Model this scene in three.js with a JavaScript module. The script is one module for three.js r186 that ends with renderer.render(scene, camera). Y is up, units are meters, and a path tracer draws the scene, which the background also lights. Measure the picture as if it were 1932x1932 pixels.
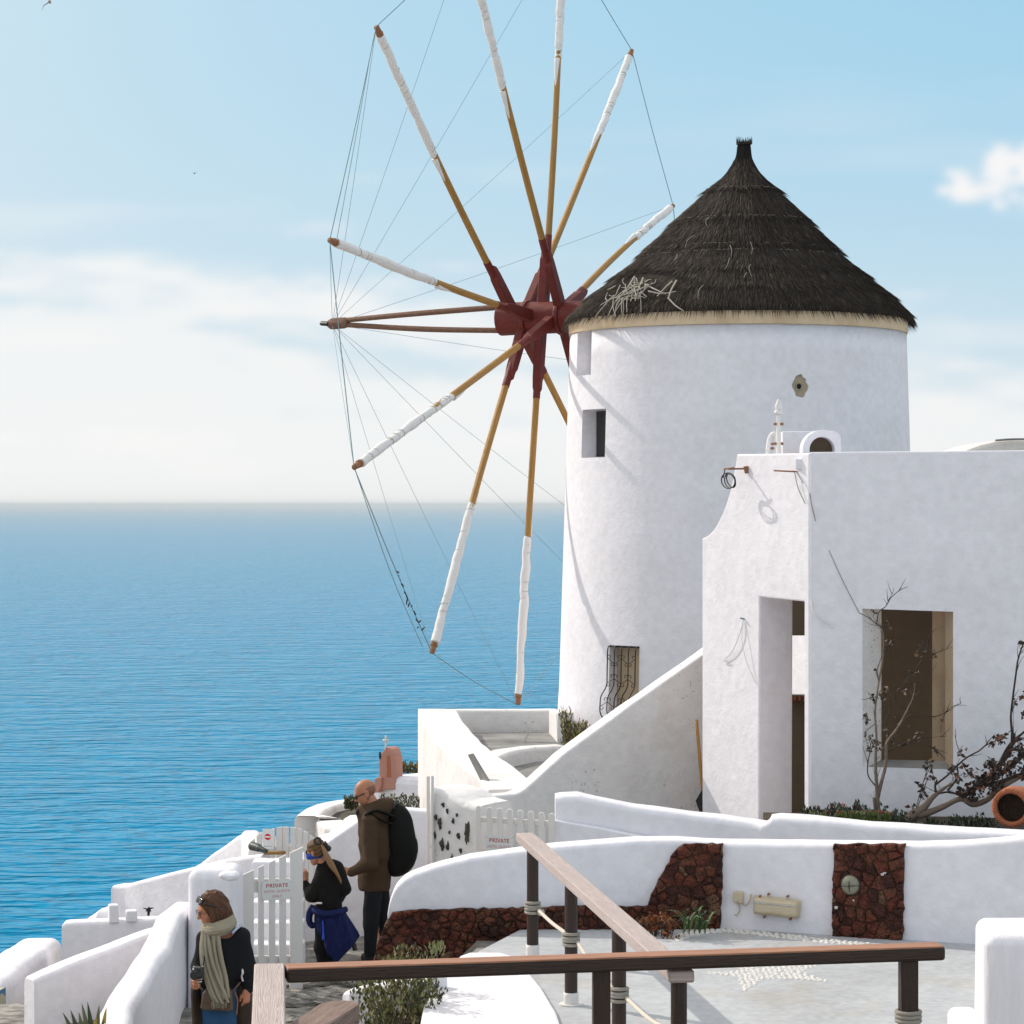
import * as THREE from 'three';
import { mergeGeometries } from 'three/addons/utils/BufferGeometryUtils.js';
import { RoundedBoxGeometry } from 'three/addons/geometries/RoundedBoxGeometry.js';
import { Brush, Evaluator, SUBTRACTION } from 'three-bvh-csg';

// ------------------------------------------------------------------ camera, sky, sun, exposure
const F = 4800, EYE = 4.2, HORIZON = 952, MID = 966;           // focal length and picture size in picture units (1932 across)
const scene = new THREE.Scene();
const camera = new THREE.PerspectiveCamera(2 * Math.atan(MID / F) * 180 / Math.PI, 1, 0.5, 300000);
camera.position.set(0, EYE, 0);
const PITCH = -Math.atan((MID - HORIZON) / F);
camera.rotation.x = PITCH;
camera.updateMatrixWorld(true);
const SUN_AZ = 54 * Math.PI / 180, SUN_EL = 36 * Math.PI / 180;
const sunDir = new THREE.Vector3(-Math.sin(SUN_AZ) * Math.cos(SUN_EL), Math.sin(SUN_EL), -Math.cos(SUN_AZ) * Math.cos(SUN_EL));
const renderer = new THREE.WebGLRenderer();
renderer.toneMapping = THREE.LinearToneMapping;
renderer.toneMappingExposure = 1.08;
renderer.shadowMap.enabled = true;
const sun = new THREE.DirectionalLight(new THREE.Color(1, 0.93, 0.84), 2.9);
sun.name = 'sun';
sun.position.copy(sunDir).multiplyScalar(80).add(new THREE.Vector3(0, 0, -25));
sun.target.position.set(0, 0, -25);
sun.castShadow = true;
Object.assign(sun.shadow.camera, { left: -40, right: 40, top: 40, bottom: -40, near: 1, far: 200 });
sun.shadow.mapSize.set(4096, 4096);
scene.add(sun, sun.target);

// ------------------------------------------------------------------ numbers
function rng(seed) { let s = seed >>> 0; return () => { s = (s + 0x6d2b79f5) | 0; let t = Math.imul(s ^ (s >>> 15), 1 | s); t = (t + Math.imul(t ^ (t >>> 7), 61 | t)) ^ t; return ((t ^ (t >>> 14)) >>> 0) / 4294967296; }; }
const lerp = (a, b, t) => a + (b - a) * t, clamp = (x, a = 0, b = 1) => Math.min(b, Math.max(a, x));
const smooth = (a, b, x) => { const t = clamp((x - a) / (b - a)); return t * t * (3 - 2 * t); };
const PERM = new Uint8Array(768), RAND = new Float32Array(256);
{ const r = rng(99), o = [...Array(256).keys()]; for (let i = 255; i > 0; i--) { const j = Math.floor(r() * (i + 1)); [o[i], o[j]] = [o[j], o[i]]; } for (let i = 0; i < 768; i++) PERM[i] = o[i & 255]; for (let i = 0; i < 256; i++) RAND[i] = r(); }
function noise3(x, y, z) {                                     // value noise 0..1
  const ix = Math.floor(x), iy = Math.floor(y), iz = Math.floor(z); let u = x - ix, v = y - iy, w = z - iz;
  u = u * u * (3 - 2 * u); v = v * v * (3 - 2 * v); w = w * w * (3 - 2 * w);
  const z0 = PERM[iz & 255], z1 = PERM[(iz + 1) & 255], y0 = iy & 255, y1 = (iy + 1) & 255, x0 = ix & 255, x1 = (ix + 1) & 255;
  const a = PERM[z0 + y0], b = PERM[z0 + y1], c = PERM[z1 + y0], d = PERM[z1 + y1];
  const p = RAND[PERM[a + x0]], q = RAND[PERM[a + x1]], r = RAND[PERM[b + x0]], s = RAND[PERM[b + x1]], e = RAND[PERM[c + x0]], f = RAND[PERM[c + x1]], g = RAND[PERM[d + x0]], h = RAND[PERM[d + x1]];
  const m = p + (q - p) * u, n = r + (s - r) * u, o = e + (f - e) * u, t = g + (h - g) * u, k = m + (n - m) * v, l = o + (t - o) * v;
  return k + (l - k) * w;
}
function noise2(x, y, z, px, py) {                             // tiling value noise
  const ix = Math.floor(x), iy = Math.floor(y); let u = x - ix, v = y - iy; u = u * u * (3 - 2 * u); v = v * v * (3 - 2 * v);
  const x0 = ((ix % px) + px) % px & 255, x1 = (((ix + 1) % px) + px) % px & 255, y0 = ((iy % py) + py) % py & 255, y1 = (((iy + 1) % py) + py) % py & 255, k = PERM[z & 255];
  const a = PERM[k + y0], b = PERM[k + y1], p = RAND[PERM[a + x0]], q = RAND[PERM[a + x1]], r = RAND[PERM[b + x0]], s = RAND[PERM[b + x1]], m = p + (q - p) * u, n = r + (s - r) * u;
  return m + (n - m) * v;
}
function fbm(x, y, z, oct = 4) { let s = 0, a = 0.5, n = 0; for (let i = 0; i < oct; i++) { s += a * noise3(x, y, z + i * 17.3); n += a; a *= 0.5; x *= 2; y *= 2; z *= 1.7; } return s / n; }

// ------------------------------------------------------------------ sky
{
  const W = 2048, H = 1024, data = new Float32Array(W * H * 4), d = new THREE.Vector3();
  for (let r = 0; r < H; r++) for (let c = 0; c < W; c++) {
    const up = ((r + 0.5) / H - 0.5) * Math.PI, round = ((c + 0.5) / W - 0.5) * 2 * Math.PI;
    d.set(Math.cos(round) * Math.cos(up), Math.sin(up), Math.sin(round) * Math.cos(up));
    const el = Math.max(0, up) * 180 / Math.PI, cosS = d.dot(sunDir), ang = Math.acos(clamp(cosS, -1, 1)) * 180 / Math.PI;
    // haze thickens towards the horizon and brightens round the sun
    const haze = 0.95 * Math.exp(-el / 6), round0 = clamp(0.33 * Math.exp(-(ang - 47) / 11)), glow = Math.exp(-Math.max(0, ang - 8) / 16);
    const t = 1 - (1 - haze) * (1 - round0), zen = [0.185, 0.52, 0.75], hor = [0.86, 0.835, 0.80];
    let col = [0, 1, 2].map((k) => lerp(zen[k], hor[k], t) + [0.5, 0.46, 0.4][k] * glow);
    // thin high cloud
    const k = 1 / (Math.max(0.02, d.y) + 0.16), cx = d.x * k, cz = d.z * k;
    let n = fbm(cx * 2.6 + 11, cz * 7.5 + 3, 4, 5);
    const veil = smooth(0.50, 0.80, n) * smooth(0.4, 3, el) * smooth(11, 6, el) * 0.5, high = smooth(12.5, 24, el) * (0.42 + 0.5 * smooth(0.3, 0.7, fbm(cx * 2.2 + 5, cz * 2.2 + 8, 6, 4)));
    // one small puffy cloud seen to the right
    const az = Math.atan2(d.x, -d.z) * 180 / Math.PI;
    const px = (az - 10.9) / 1.5, py = (el - 6.95 - 0.40 * smooth(9.5, 11.6, az)) / (0.45 + 0.3 * smooth(9.4, 11, az));
    const puff = smooth(0.25, 0.75, 1.15 - Math.hypot(px, py) + (fbm(az * 2.6, el * 5.2, 9, 6) - 0.5) * 2.1) * (Math.abs(az - 11) < 5 ? 1 : 0);
    const low = smooth(0.52, 0.72, fbm(az * 0.45 + 5, el * 1.4, 2, 5)) * smooth(4.6, 2.2, el) * smooth(0.2, 1.0, el) * 0.55;
    // a lacy white bank low over the sea, deepest to the left
    const b = (fbm(az * 0.22 + 3, el * 1.7 + 0.10 * az, 4, 5) - 0.5) * 1.9 + (fbm(az * 0.8, el * 6 + 0.35 * az, 8, 5) - 0.5) * 1.2 + (5.3 - 0.11 * clamp(az + 10, -30, 25) - el) * 0.30;
    const bank = smooth(-0.25, 0.65, b) * smooth(-0.2, 0.8, el) * smooth(75, 50, Math.abs(az)) * 0.9;
    const m = clamp(Math.max(veil * 0.4, puff * 0.8, low * 0.5, high));
    for (let q = 0; q < 3; q++) col[q] = lerp(col[q], [0.835, 0.845, 0.845][q] + 0.2 * glow, bank);
    for (let q = 0; q < 3; q++) data[(r * W + c) * 4 + q] = lerp(col[q], [0.97, 0.91, 0.88][q] * (1 + 0.2 * glow), m);
    data[(r * W + c) * 4 + 3] = 1;
  }
  const sky = new THREE.DataTexture(data, W, H, THREE.RGBAFormat, THREE.FloatType);
  sky.mapping = THREE.EquirectangularReflectionMapping; sky.magFilter = sky.minFilter = THREE.LinearFilter; sky.needsUpdate = true;
  scene.background = sky; scene.environment = sky;
}
scene.fog = new THREE.FogExp2(new THREE.Color(0.90, 0.97, 1.0), 3.1e-5);

// ------------------------------------------------------------------ places: a picture point at a depth in metres
function at(px, py, depth) {
  const v = new THREE.Vector3((px - MID) / F, -(py - MID) / F, -1).applyAxisAngle(new THREE.Vector3(1, 0, 0), PITCH);
  return v.multiplyScalar(depth / -v.z).add(camera.position);
}
const V = (x, y, z) => new THREE.Vector3(x, y, z);
const depthAt = (py, h) => F * (EYE - h) / (py - HORIZON);     // depth of a picture row on a level surface
function plane(px0, d0, px1, d1) {                             // upright plane through two places on plan
  const a = at(px0, HORIZON, d0), b = at(px1, HORIZON, d1), u = V(b.x - a.x, 0, b.z - a.z).normalize(), n = V(-u.z, 0, u.x);
  a.y = 0;
  const P = { a, u, n };
  P.hit = (px, py) => { const q = at(px, py, 1).sub(camera.position), s = a.clone().sub(camera.position).dot(n) / q.dot(n); return q.multiplyScalar(s).add(camera.position); };
  P.uv = (px, py) => { const w = P.hit(px, py); return new THREE.Vector2(w.clone().sub(a).dot(u), w.y); };
  P.matrix = (out = 0) => new THREE.Matrix4().makeBasis(u, V(0, 1, 0), n).setPosition(a.clone().addScaledVector(n, out));
  return P;
}

// ------------------------------------------------------------------ naming
const used = {};
function numbered(n) { const k = used[n] = (used[n] ?? -1) + 1; return k ? n + '_' + String(k).padStart(3, '0') : n; }
function shadows(o) { o.castShadow = true; o.receiveShadow = true; return o; }
function thing(name, label, category, group, pos) {
  const o = new THREE.Group(); o.name = numbered(name); o.userData = { label, category }; if (group) o.userData.group = group;
  if (pos) o.position.copy(pos); scene.add(o); return o;
}
const _inv = new THREE.Matrix4();
function part(name, geo, mat, parent, kind) {                  // geo in world axes; re-based on the parent
  if (Array.isArray(geo)) geo = merge(geo);
  parent.updateWorldMatrix(true, false);
  if (parent !== scene) geo.applyMatrix4(_inv.copy(parent.matrixWorld).invert());
  const m = shadows(new THREE.Mesh(geo, mat)); m.name = name; if (kind) m.userData.kind = kind; parent.add(m); return m;
}
function single(name, geo, mat, label, category, group) { const m = part(numbered(name), geo, mat, scene); m.userData = { label, category }; if (group) m.userData.group = group; return m; }
function structure(name, geo, mat) { const m = part(name, geo, mat, scene); m.userData.kind = 'structure'; return m; }

// ------------------------------------------------------------------ geometry
function merge(list) {
  return mergeGeometries(list.map((g) => {
    g = g.index ? g.toNonIndexed() : g.clone();
    for (const k of Object.keys(g.attributes)) if (!['position', 'normal', 'uv'].includes(k)) g.deleteAttribute(k);
    if (!g.attributes.normal) g.computeVertexNormals();
    if (!g.attributes.uv) g.setAttribute('uv', new THREE.BufferAttribute(new Float32Array(g.attributes.position.count * 2), 2));
    return g;
  }), false);
}
function grid(rows, closed = false) {                          // rows of equal length of {p, u, v}
  const nu = rows[0].length, pos = [], uv = [], idx = [];
  for (const r of rows) for (const q of r) { pos.push(q.p.x, q.p.y, q.p.z); uv.push(q.u, q.v); }
  for (let i = 0; i < rows.length - 1; i++) for (let j = 0; j < nu - 1; j++) { const a = i * nu + j, b = a + 1, c = a + nu, d = c + 1; idx.push(a, c, b, b, c, d); }
  const g = new THREE.BufferGeometry();
  g.setAttribute('position', new THREE.Float32BufferAttribute(pos, 3)); g.setAttribute('uv', new THREE.Float32BufferAttribute(uv, 2)); g.setIndex(idx);
  g.computeVertexNormals(); return g;
}
function box(w, h, d, pos, turn = 0, r = 0.01, seg = 2) {
  const g = r > 0 ? new RoundedBoxGeometry(w, h, d, seg, Math.min(r, w / 2.01, h / 2.01, d / 2.01)) : new THREE.BoxGeometry(w, h, d);
  const p = g.attributes.position, n = g.attributes.normal, uv = g.attributes.uv;
  for (let i = 0; i < p.count; i++) { const ax = Math.abs(n.getX(i)), ay = Math.abs(n.getY(i)), az = Math.abs(n.getZ(i)); if (ay > ax && ay > az) uv.setXY(i, p.getX(i), p.getZ(i)); else if (ax > az) uv.setXY(i, p.getZ(i), p.getY(i)); else uv.setXY(i, p.getX(i), p.getY(i)); }
  if (turn) g.rotateY(turn); if (pos) g.translate(pos.x, pos.y, pos.z); return g;
}
function limb(pts, radii, radial = 8, seg = 0, flat = 1) {     // tapered tube through points
  const curve = pts.length > 2 ? new THREE.CatmullRomCurve3(pts, false, 'centripetal') : new THREE.LineCurve3(pts[0], pts[1]);
  const n = seg || Math.max(1, (pts.length - 1) * 5), rows = [];
  const R = (t) => { if (typeof radii === 'function') return radii(t); if (typeof radii === 'number') return radii; const s = t * (radii.length - 1), i = Math.min(radii.length - 2, Math.floor(s)); return lerp(radii[i], radii[i + 1], s - i); };
  let side = null, len = 0, last = null;
  for (let i = 0; i <= n; i++) {
    const t = i / n, p = curve.getPoint(t), T = curve.getTangent(t).normalize();
    if (!side) side = Math.abs(T.y) < 0.9 ? V(0, 1, 0).cross(T).normalize() : V(1, 0, 0).cross(T).normalize();
    side.sub(T.clone().multiplyScalar(side.dot(T))).normalize();
    const bi = T.clone().cross(side); if (last) len += p.distanceTo(last); last = p;
    const r = R(t), row = [];
    for (let j = 0; j <= radial; j++) { const a = j / radial * Math.PI * 2; row.push({ p: p.clone().addScaledVector(side, Math.cos(a) * r).addScaledVector(bi, Math.sin(a) * r * flat), u: a * 0.05, v: len }); }
    rows.push(row);
  }
  const cap = (row, c, v) => row.map((q) => ({ p: c.clone(), u: q.u, v }));
  const c0 = pts[0], c1 = pts[pts.length - 1];
  return grid([cap(rows[0], c0, 0), ...rows, cap(rows[n], c1, len)]);
}
function shapeOf(pts) { const s = new THREE.Shape(); pts.forEach((p, i) => i ? s.lineTo(p.x, p.y) : s.moveTo(p.x, p.y)); s.closePath(); return s; }
function slab(P, pts, thick, { out = 0, r = 0.02, holes = [], world = false } = {}) {   // a picture outline on an upright plane, given real thickness behind it
  const to = (q) => world ? new THREE.Vector2(q[0], q[1]) : P.uv(q[0], q[1]), s = shapeOf(pts.map(to));
  for (const h of holes) s.holes.push(new THREE.Path(h.map(to)));
  const g = new THREE.ExtrudeGeometry(s, { depth: thick - 2 * r, bevelEnabled: r > 0, bevelThickness: r, bevelSize: r, bevelOffset: -r, bevelSegments: 2, curveSegments: 6 });
  g.translate(0, 0, r - thick); g.applyMatrix4(P.matrix(out)); return g;
}
// a plastered wall that follows a path: [px, depth, picture row of its top], its top given at the far upper edge
function ribbon(path, { thick = 0.3, base = -0.5, r = 0.05, lump = 0.008, step = 0.1, front = false, lean = 0 } = {}) {
  const pts = path.map(([px, d, top]) => { const q = at(px, HORIZON, d), dd = front ? d : d + thick * 0.75; return V(q.x, EYE - (top - HORIZON) * dd / F, q.z); });
  const dist = [0]; for (let i = 1; i < pts.length; i++) dist.push(dist[i - 1] + Math.hypot(pts[i].x - pts[i - 1].x, pts[i].z - pts[i - 1].z));
  const L = dist[dist.length - 1], n = Math.max(4, Math.round(L / step)), S = [];
  const get = (t) => { let i = 0; while (i < pts.length - 2 && dist[i + 1] < t) i++; const k = clamp((t - dist[i]) / Math.max(1e-6, dist[i + 1] - dist[i])); return pts[i].clone().lerp(pts[i + 1], k); };
  const ts = new Set([0, L]); for (let i = 0; i <= n; i++) ts.add(i / n * L); for (const t of dist) ts.add(t);
  const list = [...ts].sort((a, b) => a - b).filter((t, i, a) => !i || t - a[i - 1] > 0.004);
  list.forEach((t) => { const e = 0.12, p = get(t), a = get(Math.max(0, t - e)), b = get(Math.min(L, t + e)), T = V(b.x - a.x, 0, b.z - a.z).normalize(); S.push({ p, t, N: V(-T.z, 0, T.x) }); });
  const prof = (h) => {                                        // [across, height] front foot -> over the top -> back foot
    const out = [], k = Math.max(2, Math.round((h - r - base) / 0.16));
    for (let i = 0; i <= k; i++) out.push([0, lerp(base, h - r, i / k)]);
    for (let i = 1; i <= 4; i++) { const a = i / 4 * Math.PI / 2; out.push([-r + r * Math.cos(a), h - r + r * Math.sin(a)]); }
    out.push([-thick / 2, h]);
    for (let i = 0; i <= 4; i++) { const a = Math.PI / 2 + i / 4 * Math.PI / 2; out.push([-thick + r + r * Math.cos(a), h - r + r * Math.sin(a)]); }
    for (let i = 1; i <= k; i++) out.push([-thick, lerp(h - r, base, i / k)]);
    return out;
  };
  const kk = Math.max(...S.map((s) => Math.max(2, Math.round((s.p.y - r - base) / 0.16))));
  const rows = S.map((s) => {
    const h = s.p.y, pr = []; let w = 0;
    for (let i = 0; i <= kk; i++) pr.push([0, lerp(base, h - r, i / kk)]);
    for (const q of prof(h).filter(([x]) => x < 0 && x > -thick)) pr.push(q);
    pr.push([-thick, h - r]); for (let i = 1; i <= kk; i++) pr.push([-thick, lerp(h - r, base, i / kk)]);
    return pr.map(([x, y], i) => {
      if (i) w += Math.hypot(x - pr[i - 1][0], y - pr[i - 1][1]);
      const p = V(s.p.x, y, s.p.z).addScaledVector(s.N, x - lean * (y - base) * (x > -thick / 2 ? 1 : -1)), q = (fbm(p.x * 2.1, p.y * 2.1, p.z * 2.1, 3) - 0.5) * 2 * lump;
      p.addScaledVector(s.N, x > -thick / 2 ? q : -q); p.y += (fbm(p.x * 1.7 + 9, 3, p.z * 1.7, 2) - 0.5) * 2 * lump * (y > h - r - 0.01 ? 1 : 0.2);
      return { p, u: s.t, v: w };
    });
  });
  const mid = (row) => row.map((q, i) => ({ p: row[i].p.clone().lerp(row[row.length - 1 - i].p, 0.5), u: q.u + 0.1, v: q.v }));
  const body = grid(rows), e0 = grid([mid(rows[0]), rows[0]]), e1 = grid([rows[rows.length - 1], mid(rows[rows.length - 1])]);
  return merge([body, e0, e1]);
}
// flat polygon on a level surface from picture points
function level(pts, h, thick = 0, hx = (p) => p) {
  const w = pts.map(([px, py]) => at(px, py, depthAt(py, h))), s = shapeOf(w.map((p) => new THREE.Vector2(p.x, -p.z)));
  const g = thick ? new THREE.ExtrudeGeometry(s, { depth: thick, bevelEnabled: true, bevelSize: 0.02, bevelThickness: 0.02, bevelOffset: -0.02, bevelSegments: 2 }) : new THREE.ShapeGeometry(s);
  g.rotateX(-Math.PI / 2); g.translate(0, h - (thick ? thick + 0.02 : 0), 0); return g;
}

// ------------------------------------------------------------------ textures and materials
function tex(w, h, fn, { srgb = false, repeat = [1, 1] } = {}) {
  const d = new Uint8Array(w * h * 4);
  for (let y = 0; y < h; y++) for (let x = 0; x < w; x++) { const c = fn(x / w, y / h), i = (y * w + x) * 4; for (let k = 0; k < 3; k++) d[i + k] = clamp(Array.isArray(c) ? c[k] : c) * 255; d[i + 3] = 255; }
  const t = new THREE.DataTexture(d, w, h); t.wrapS = t.wrapT = THREE.RepeatWrapping; t.magFilter = THREE.LinearFilter; t.minFilter = THREE.LinearMipmapLinearFilter; if (srgb) t.colorSpace = THREE.SRGBColorSpace;
  t.repeat.set(...repeat); t.needsUpdate = true; return t;
}
const tile = (u, v, p, z = 0, o = 4) => { let s = 0, a = 0.5, n = 0, P = p; for (let i = 0; i < o; i++) { s += a * noise2(u * P, v * P, z + i * 17, P, P); n += a; a *= 0.5; P *= 2; } return s / n; };
const M = {};
{
  const plasterBump = tex(512, 512, (u, v) => 0.55 * tile(u, v, 6, 1, 4) + 0.3 * tile(u, v, 24, 7, 3) + 0.15 * tile(u, v, 90, 3, 2), { repeat: [0.5, 0.5] });
  // whitewash with faint brushed patches, hairline marks and a few grey-beige stains (0.5 per metre)
  const wash = (st, tone) => tex(512, 512, (u, v) => {
    const a = tile(u, v, 5, 21, 5), b = tile(u, v, 40, 33, 3), s = smooth(0.60, 0.85, tile(u, v, 4, 40, 5)) * st;
    let k = 0.965 + (a - 0.5) * 0.035 + (b - 0.5) * 0.06, c = [k * tone[0], k * tone[1], k * tone[2]];
    const sp = st === 0.22 ? 0.6 * smooth(0.90, 0.95, tile(u, v, 128, 9, 1)) * smooth(0.50, 0.62, tile(u, v, 4, 3, 3)) : 0;
    return [lerp(lerp(c[0], 0.74, s), 0.42, sp), lerp(lerp(c[1], 0.69, s), 0.38, sp), lerp(lerp(c[2], 0.61, s), 0.30, sp)];
  }, { srgb: true, repeat: [0.31, 0.31] });
  M.white = new THREE.MeshStandardMaterial({ name: 'whitewash', color: new THREE.Color(0.87, 0.845, 0.885), map: wash(0.05, [1, 1, 1]), bumpMap: plasterBump, bumpScale: 0.012, roughness: 0.92 });
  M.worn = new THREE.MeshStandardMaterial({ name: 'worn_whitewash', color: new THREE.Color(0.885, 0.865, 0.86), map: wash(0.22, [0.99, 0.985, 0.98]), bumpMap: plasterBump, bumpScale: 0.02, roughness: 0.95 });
  M.cream = new THREE.MeshStandardMaterial({ name: 'cream_plaster', color: new THREE.Color(0.78, 0.62, 0.45), map: wash(0.4, [1, 0.99, 0.96]), bumpMap: plasterBump, bumpScale: 0.012, roughness: 0.95 });
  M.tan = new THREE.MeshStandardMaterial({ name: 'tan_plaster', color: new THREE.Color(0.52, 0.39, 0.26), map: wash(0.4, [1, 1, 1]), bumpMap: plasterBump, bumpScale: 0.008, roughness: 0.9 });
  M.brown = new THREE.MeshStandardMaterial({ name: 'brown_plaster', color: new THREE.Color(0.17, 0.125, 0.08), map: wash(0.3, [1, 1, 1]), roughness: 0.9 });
  M.screed = new THREE.MeshStandardMaterial({ name: 'grey_screed', color: new THREE.Color(0.58, 0.595, 0.615), map: tex(512, 512, (u, v) => { const a = tile(u, v, 4, 2, 5), b = tile(u, v, 60, 5, 2), q = smooth(0.58, 0.75, tile(u, v, 6, 77, 5)), k = 0.87 + (a - 0.5) * 0.16 + (b - 0.5) * 0.10; return [k, k * (1 - 0.02 * q), k * (1 - 0.05 * q)]; }, { srgb: true, repeat: [0.33, 0.33] }), bumpMap: plasterBump, bumpScale: 0.008, roughness: 0.8 });
  M.concrete = new THREE.MeshStandardMaterial({ name: 'grey_concrete', color: new THREE.Color(0.38, 0.375, 0.36), map: tex(256, 256, (u, v) => 0.8 + (tile(u, v, 6, 2, 5) - 0.5) * 0.4, { srgb: true, repeat: [0.4, 0.4] }), bumpMap: plasterBump, bumpScale: 0.01, roughness: 0.9 });
  const grain = (u, v, z) => { const w = fbm(u * 6, v * 3, z, 3, 0); return 0.5 + 0.5 * Math.sin((u * 16 + w * 5) * 6.283) * 0.5 + (fbm(u * 60, v * 3, z + 3, 2) - 0.5) * 0.5; };
  const woodMap = (lo, hi, z) => tex(256, 512, (u, v) => { const g = clamp(grain(u, v, z) * 0.6 + tile(u, v, 8, z, 3) * 0.4); return lo.map((x, i) => lerp(x, hi[i], g)); }, { srgb: true });
  const woodBump = tex(256, 512, (u, v) => grain(u, v, 3));
  const wood = (name, lo, hi, z, rough, rep) => { const m = woodMap(lo, hi, z), b = woodBump.clone(); m.repeat.set(...rep); b.repeat.set(...rep); b.needsUpdate = true; return new THREE.MeshStandardMaterial({ name, map: m, bumpMap: b, bumpScale: 0.003, roughness: rough }); };
  M.railDark = wood('dark_stained_wood', [0.14, 0.085, 0.055], [0.23, 0.145, 0.10], 5, 0.55, [5, 0.7]);
  M.railTop = wood('worn_brown_wood', [0.52, 0.35, 0.26], [0.74, 0.54, 0.42], 9, 0.6, [5, 0.7]);
  M.railGrey = wood('weathered_wood', [0.60, 0.545, 0.525], [0.79, 0.735, 0.715], 12, 0.8, [5, 0.6]);
  M.nearRail = wood('streaked_wood', [0.30, 0.215, 0.17], [0.64, 0.55, 0.50], 27, 0.7, [6, 0.8]);
  M.ochre = wood('ochre_pole', [0.55, 0.38, 0.15], [0.80, 0.62, 0.34], 15, 0.6, [12, 0.5]);
  M.red = wood('oxblood_timber', [0.32, 0.075, 0.05], [0.50, 0.15, 0.10], 18, 0.6, [4, 0.6]);
  M.oldPole = wood('peeling_pole', [0.36, 0.20, 0.14], [0.62, 0.52, 0.44], 22, 0.8, [9, 2]);
  M.canvas = new THREE.MeshStandardMaterial({ name: 'rolled_canvas', color: new THREE.Color(0.76, 0.73, 0.71), bumpMap: tex(128, 128, (u, v) => tile(u, v, 8, 2, 4), { repeat: [6, 3] }), bumpScale: 0.006, roughness: 0.95 });
  M.rope = new THREE.MeshStandardMaterial({ name: 'rope', color: new THREE.Color(0.66, 0.61, 0.52), bumpMap: tex(64, 64, (u, v) => 0.5 + 0.5 * Math.sin((u * 2 + v * 2) * 6.283), { repeat: [6, 12] }), bumpScale: 0.004, roughness: 0.95 });
  M.line = new THREE.MeshStandardMaterial({ name: 'rigging_wire', color: new THREE.Color(0.16, 0.27, 0.31), roughness: 0.6 });
  M.iron = new THREE.MeshStandardMaterial({ name: 'black_iron', color: new THREE.Color(0.018, 0.018, 0.018), roughness: 0.5, metalness: 0.4 });
  M.rust = new THREE.MeshStandardMaterial({ name: 'rusty_metal', color: new THREE.Color(0.28, 0.13, 0.06), roughness: 0.85 });
  M.black = new THREE.MeshStandardMaterial({ name: 'black_plastic', color: new THREE.Color(0.02, 0.02, 0.02), roughness: 0.6 });
  M.paint = new THREE.MeshStandardMaterial({ name: 'white_paint', color: new THREE.Color(0.72, 0.69, 0.66), bumpMap: woodBump, bumpScale: 0.002, roughness: 0.6 });
  M.lava = [0, 1, 2, 3].map((i) => new THREE.MeshStandardMaterial({ name: 'lava_stone', color: [new THREE.Color(0.165, 0.040, 0.020), new THREE.Color(0.10, 0.028, 0.016), new THREE.Color(0.20, 0.064, 0.032), new THREE.Color(0.25, 0.125, 0.07)][i], map: tex(128, 128, (u, v) => 0.55 + tile(u, v, 6, 30 + i, 4) * 0.5 + (tile(u, v, 30, i, 2) - 0.5) * 0.5, { srgb: true, repeat: [4, 4] }), bumpMap: tex(128, 128, (u, v) => tile(u, v, 10, 50 + i, 4), { repeat: [4, 4] }), bumpScale: 0.06, roughness: 0.95 }));
  M.mortar = new THREE.MeshStandardMaterial({ name: 'dark_mortar', color: new THREE.Color(0.062, 0.028, 0.018), roughness: 1 });
  M.rock = new THREE.MeshStandardMaterial({ name: 'grey_rock', color: new THREE.Color(0.34, 0.32, 0.285), map: tex(256, 256, (u, v) => 0.45 + tile(u, v, 5, 61, 5) * 0.75, { srgb: true, repeat: [1.5, 1.5] }), bumpMap: tex(256, 256, (u, v) => tile(u, v, 8, 62, 5), { repeat: [1.5, 1.5] }), bumpScale: 0.06, roughness: 0.95 });
  M.darkStone = new THREE.MeshStandardMaterial({ name: 'dark_stone', color: new THREE.Color(0.07, 0.062, 0.045), bumpMap: plasterBump, bumpScale: 0.04, roughness: 0.95 });
  M.thatch = new THREE.MeshStandardMaterial({ name: 'thatch', color: new THREE.Color(0.036, 0.026, 0.018), map: tex(1024, 256, (u, v) => 0.5 + 0.6 * (fbm(u * 300, v * 8, 3, 3, 0) - 0.2), { srgb: true }), bumpMap: tex(1024, 256, (u, v) => fbm(u * 400, v * 10, 3, 2, 0)), bumpScale: 0.05, roughness: 0.95 });
  M.strand = new THREE.MeshStandardMaterial({ name: 'thatch_strand', color: new THREE.Color(1, 1, 1), roughness: 0.95 });
  M.terracotta = new THREE.MeshStandardMaterial({ name: 'terracotta', color: new THREE.Color(0.42, 0.14, 0.065), bumpMap: plasterBump, bumpScale: 0.02, roughness: 0.9 });
  M.soil = new THREE.MeshStandardMaterial({ name: 'soil', color: new THREE.Color(0.05, 0.035, 0.022), bumpMap: plasterBump, bumpScale: 0.08, roughness: 1 });
  M.bark = new THREE.MeshStandardMaterial({ name: 'bark', color: new THREE.Color(0.17, 0.13, 0.10), bumpMap: plasterBump, bumpScale: 0.03, roughness: 0.95 });
  M.barkDark = new THREE.MeshStandardMaterial({ name: 'dark_bark', color: new THREE.Color(0.045, 0.032, 0.025), bumpMap: plasterBump, bumpScale: 0.03, roughness: 0.95 });
  M.leaf = new THREE.MeshPhysicalMaterial({ name: 'leaf', color: new THREE.Color(1, 1, 1), roughness: 0.7, transmission: 0.25, thickness: 0, side: THREE.DoubleSide });
  M.pebble = new THREE.MeshStandardMaterial({ name: 'white_pebble', color: new THREE.Color(0.66, 0.635, 0.60), roughness: 0.75 });
  M.glassDark = new THREE.MeshPhysicalMaterial({ name: 'dark_glass', color: new THREE.Color(0.012, 0.012, 0.012), roughness: 0.12 });
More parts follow.
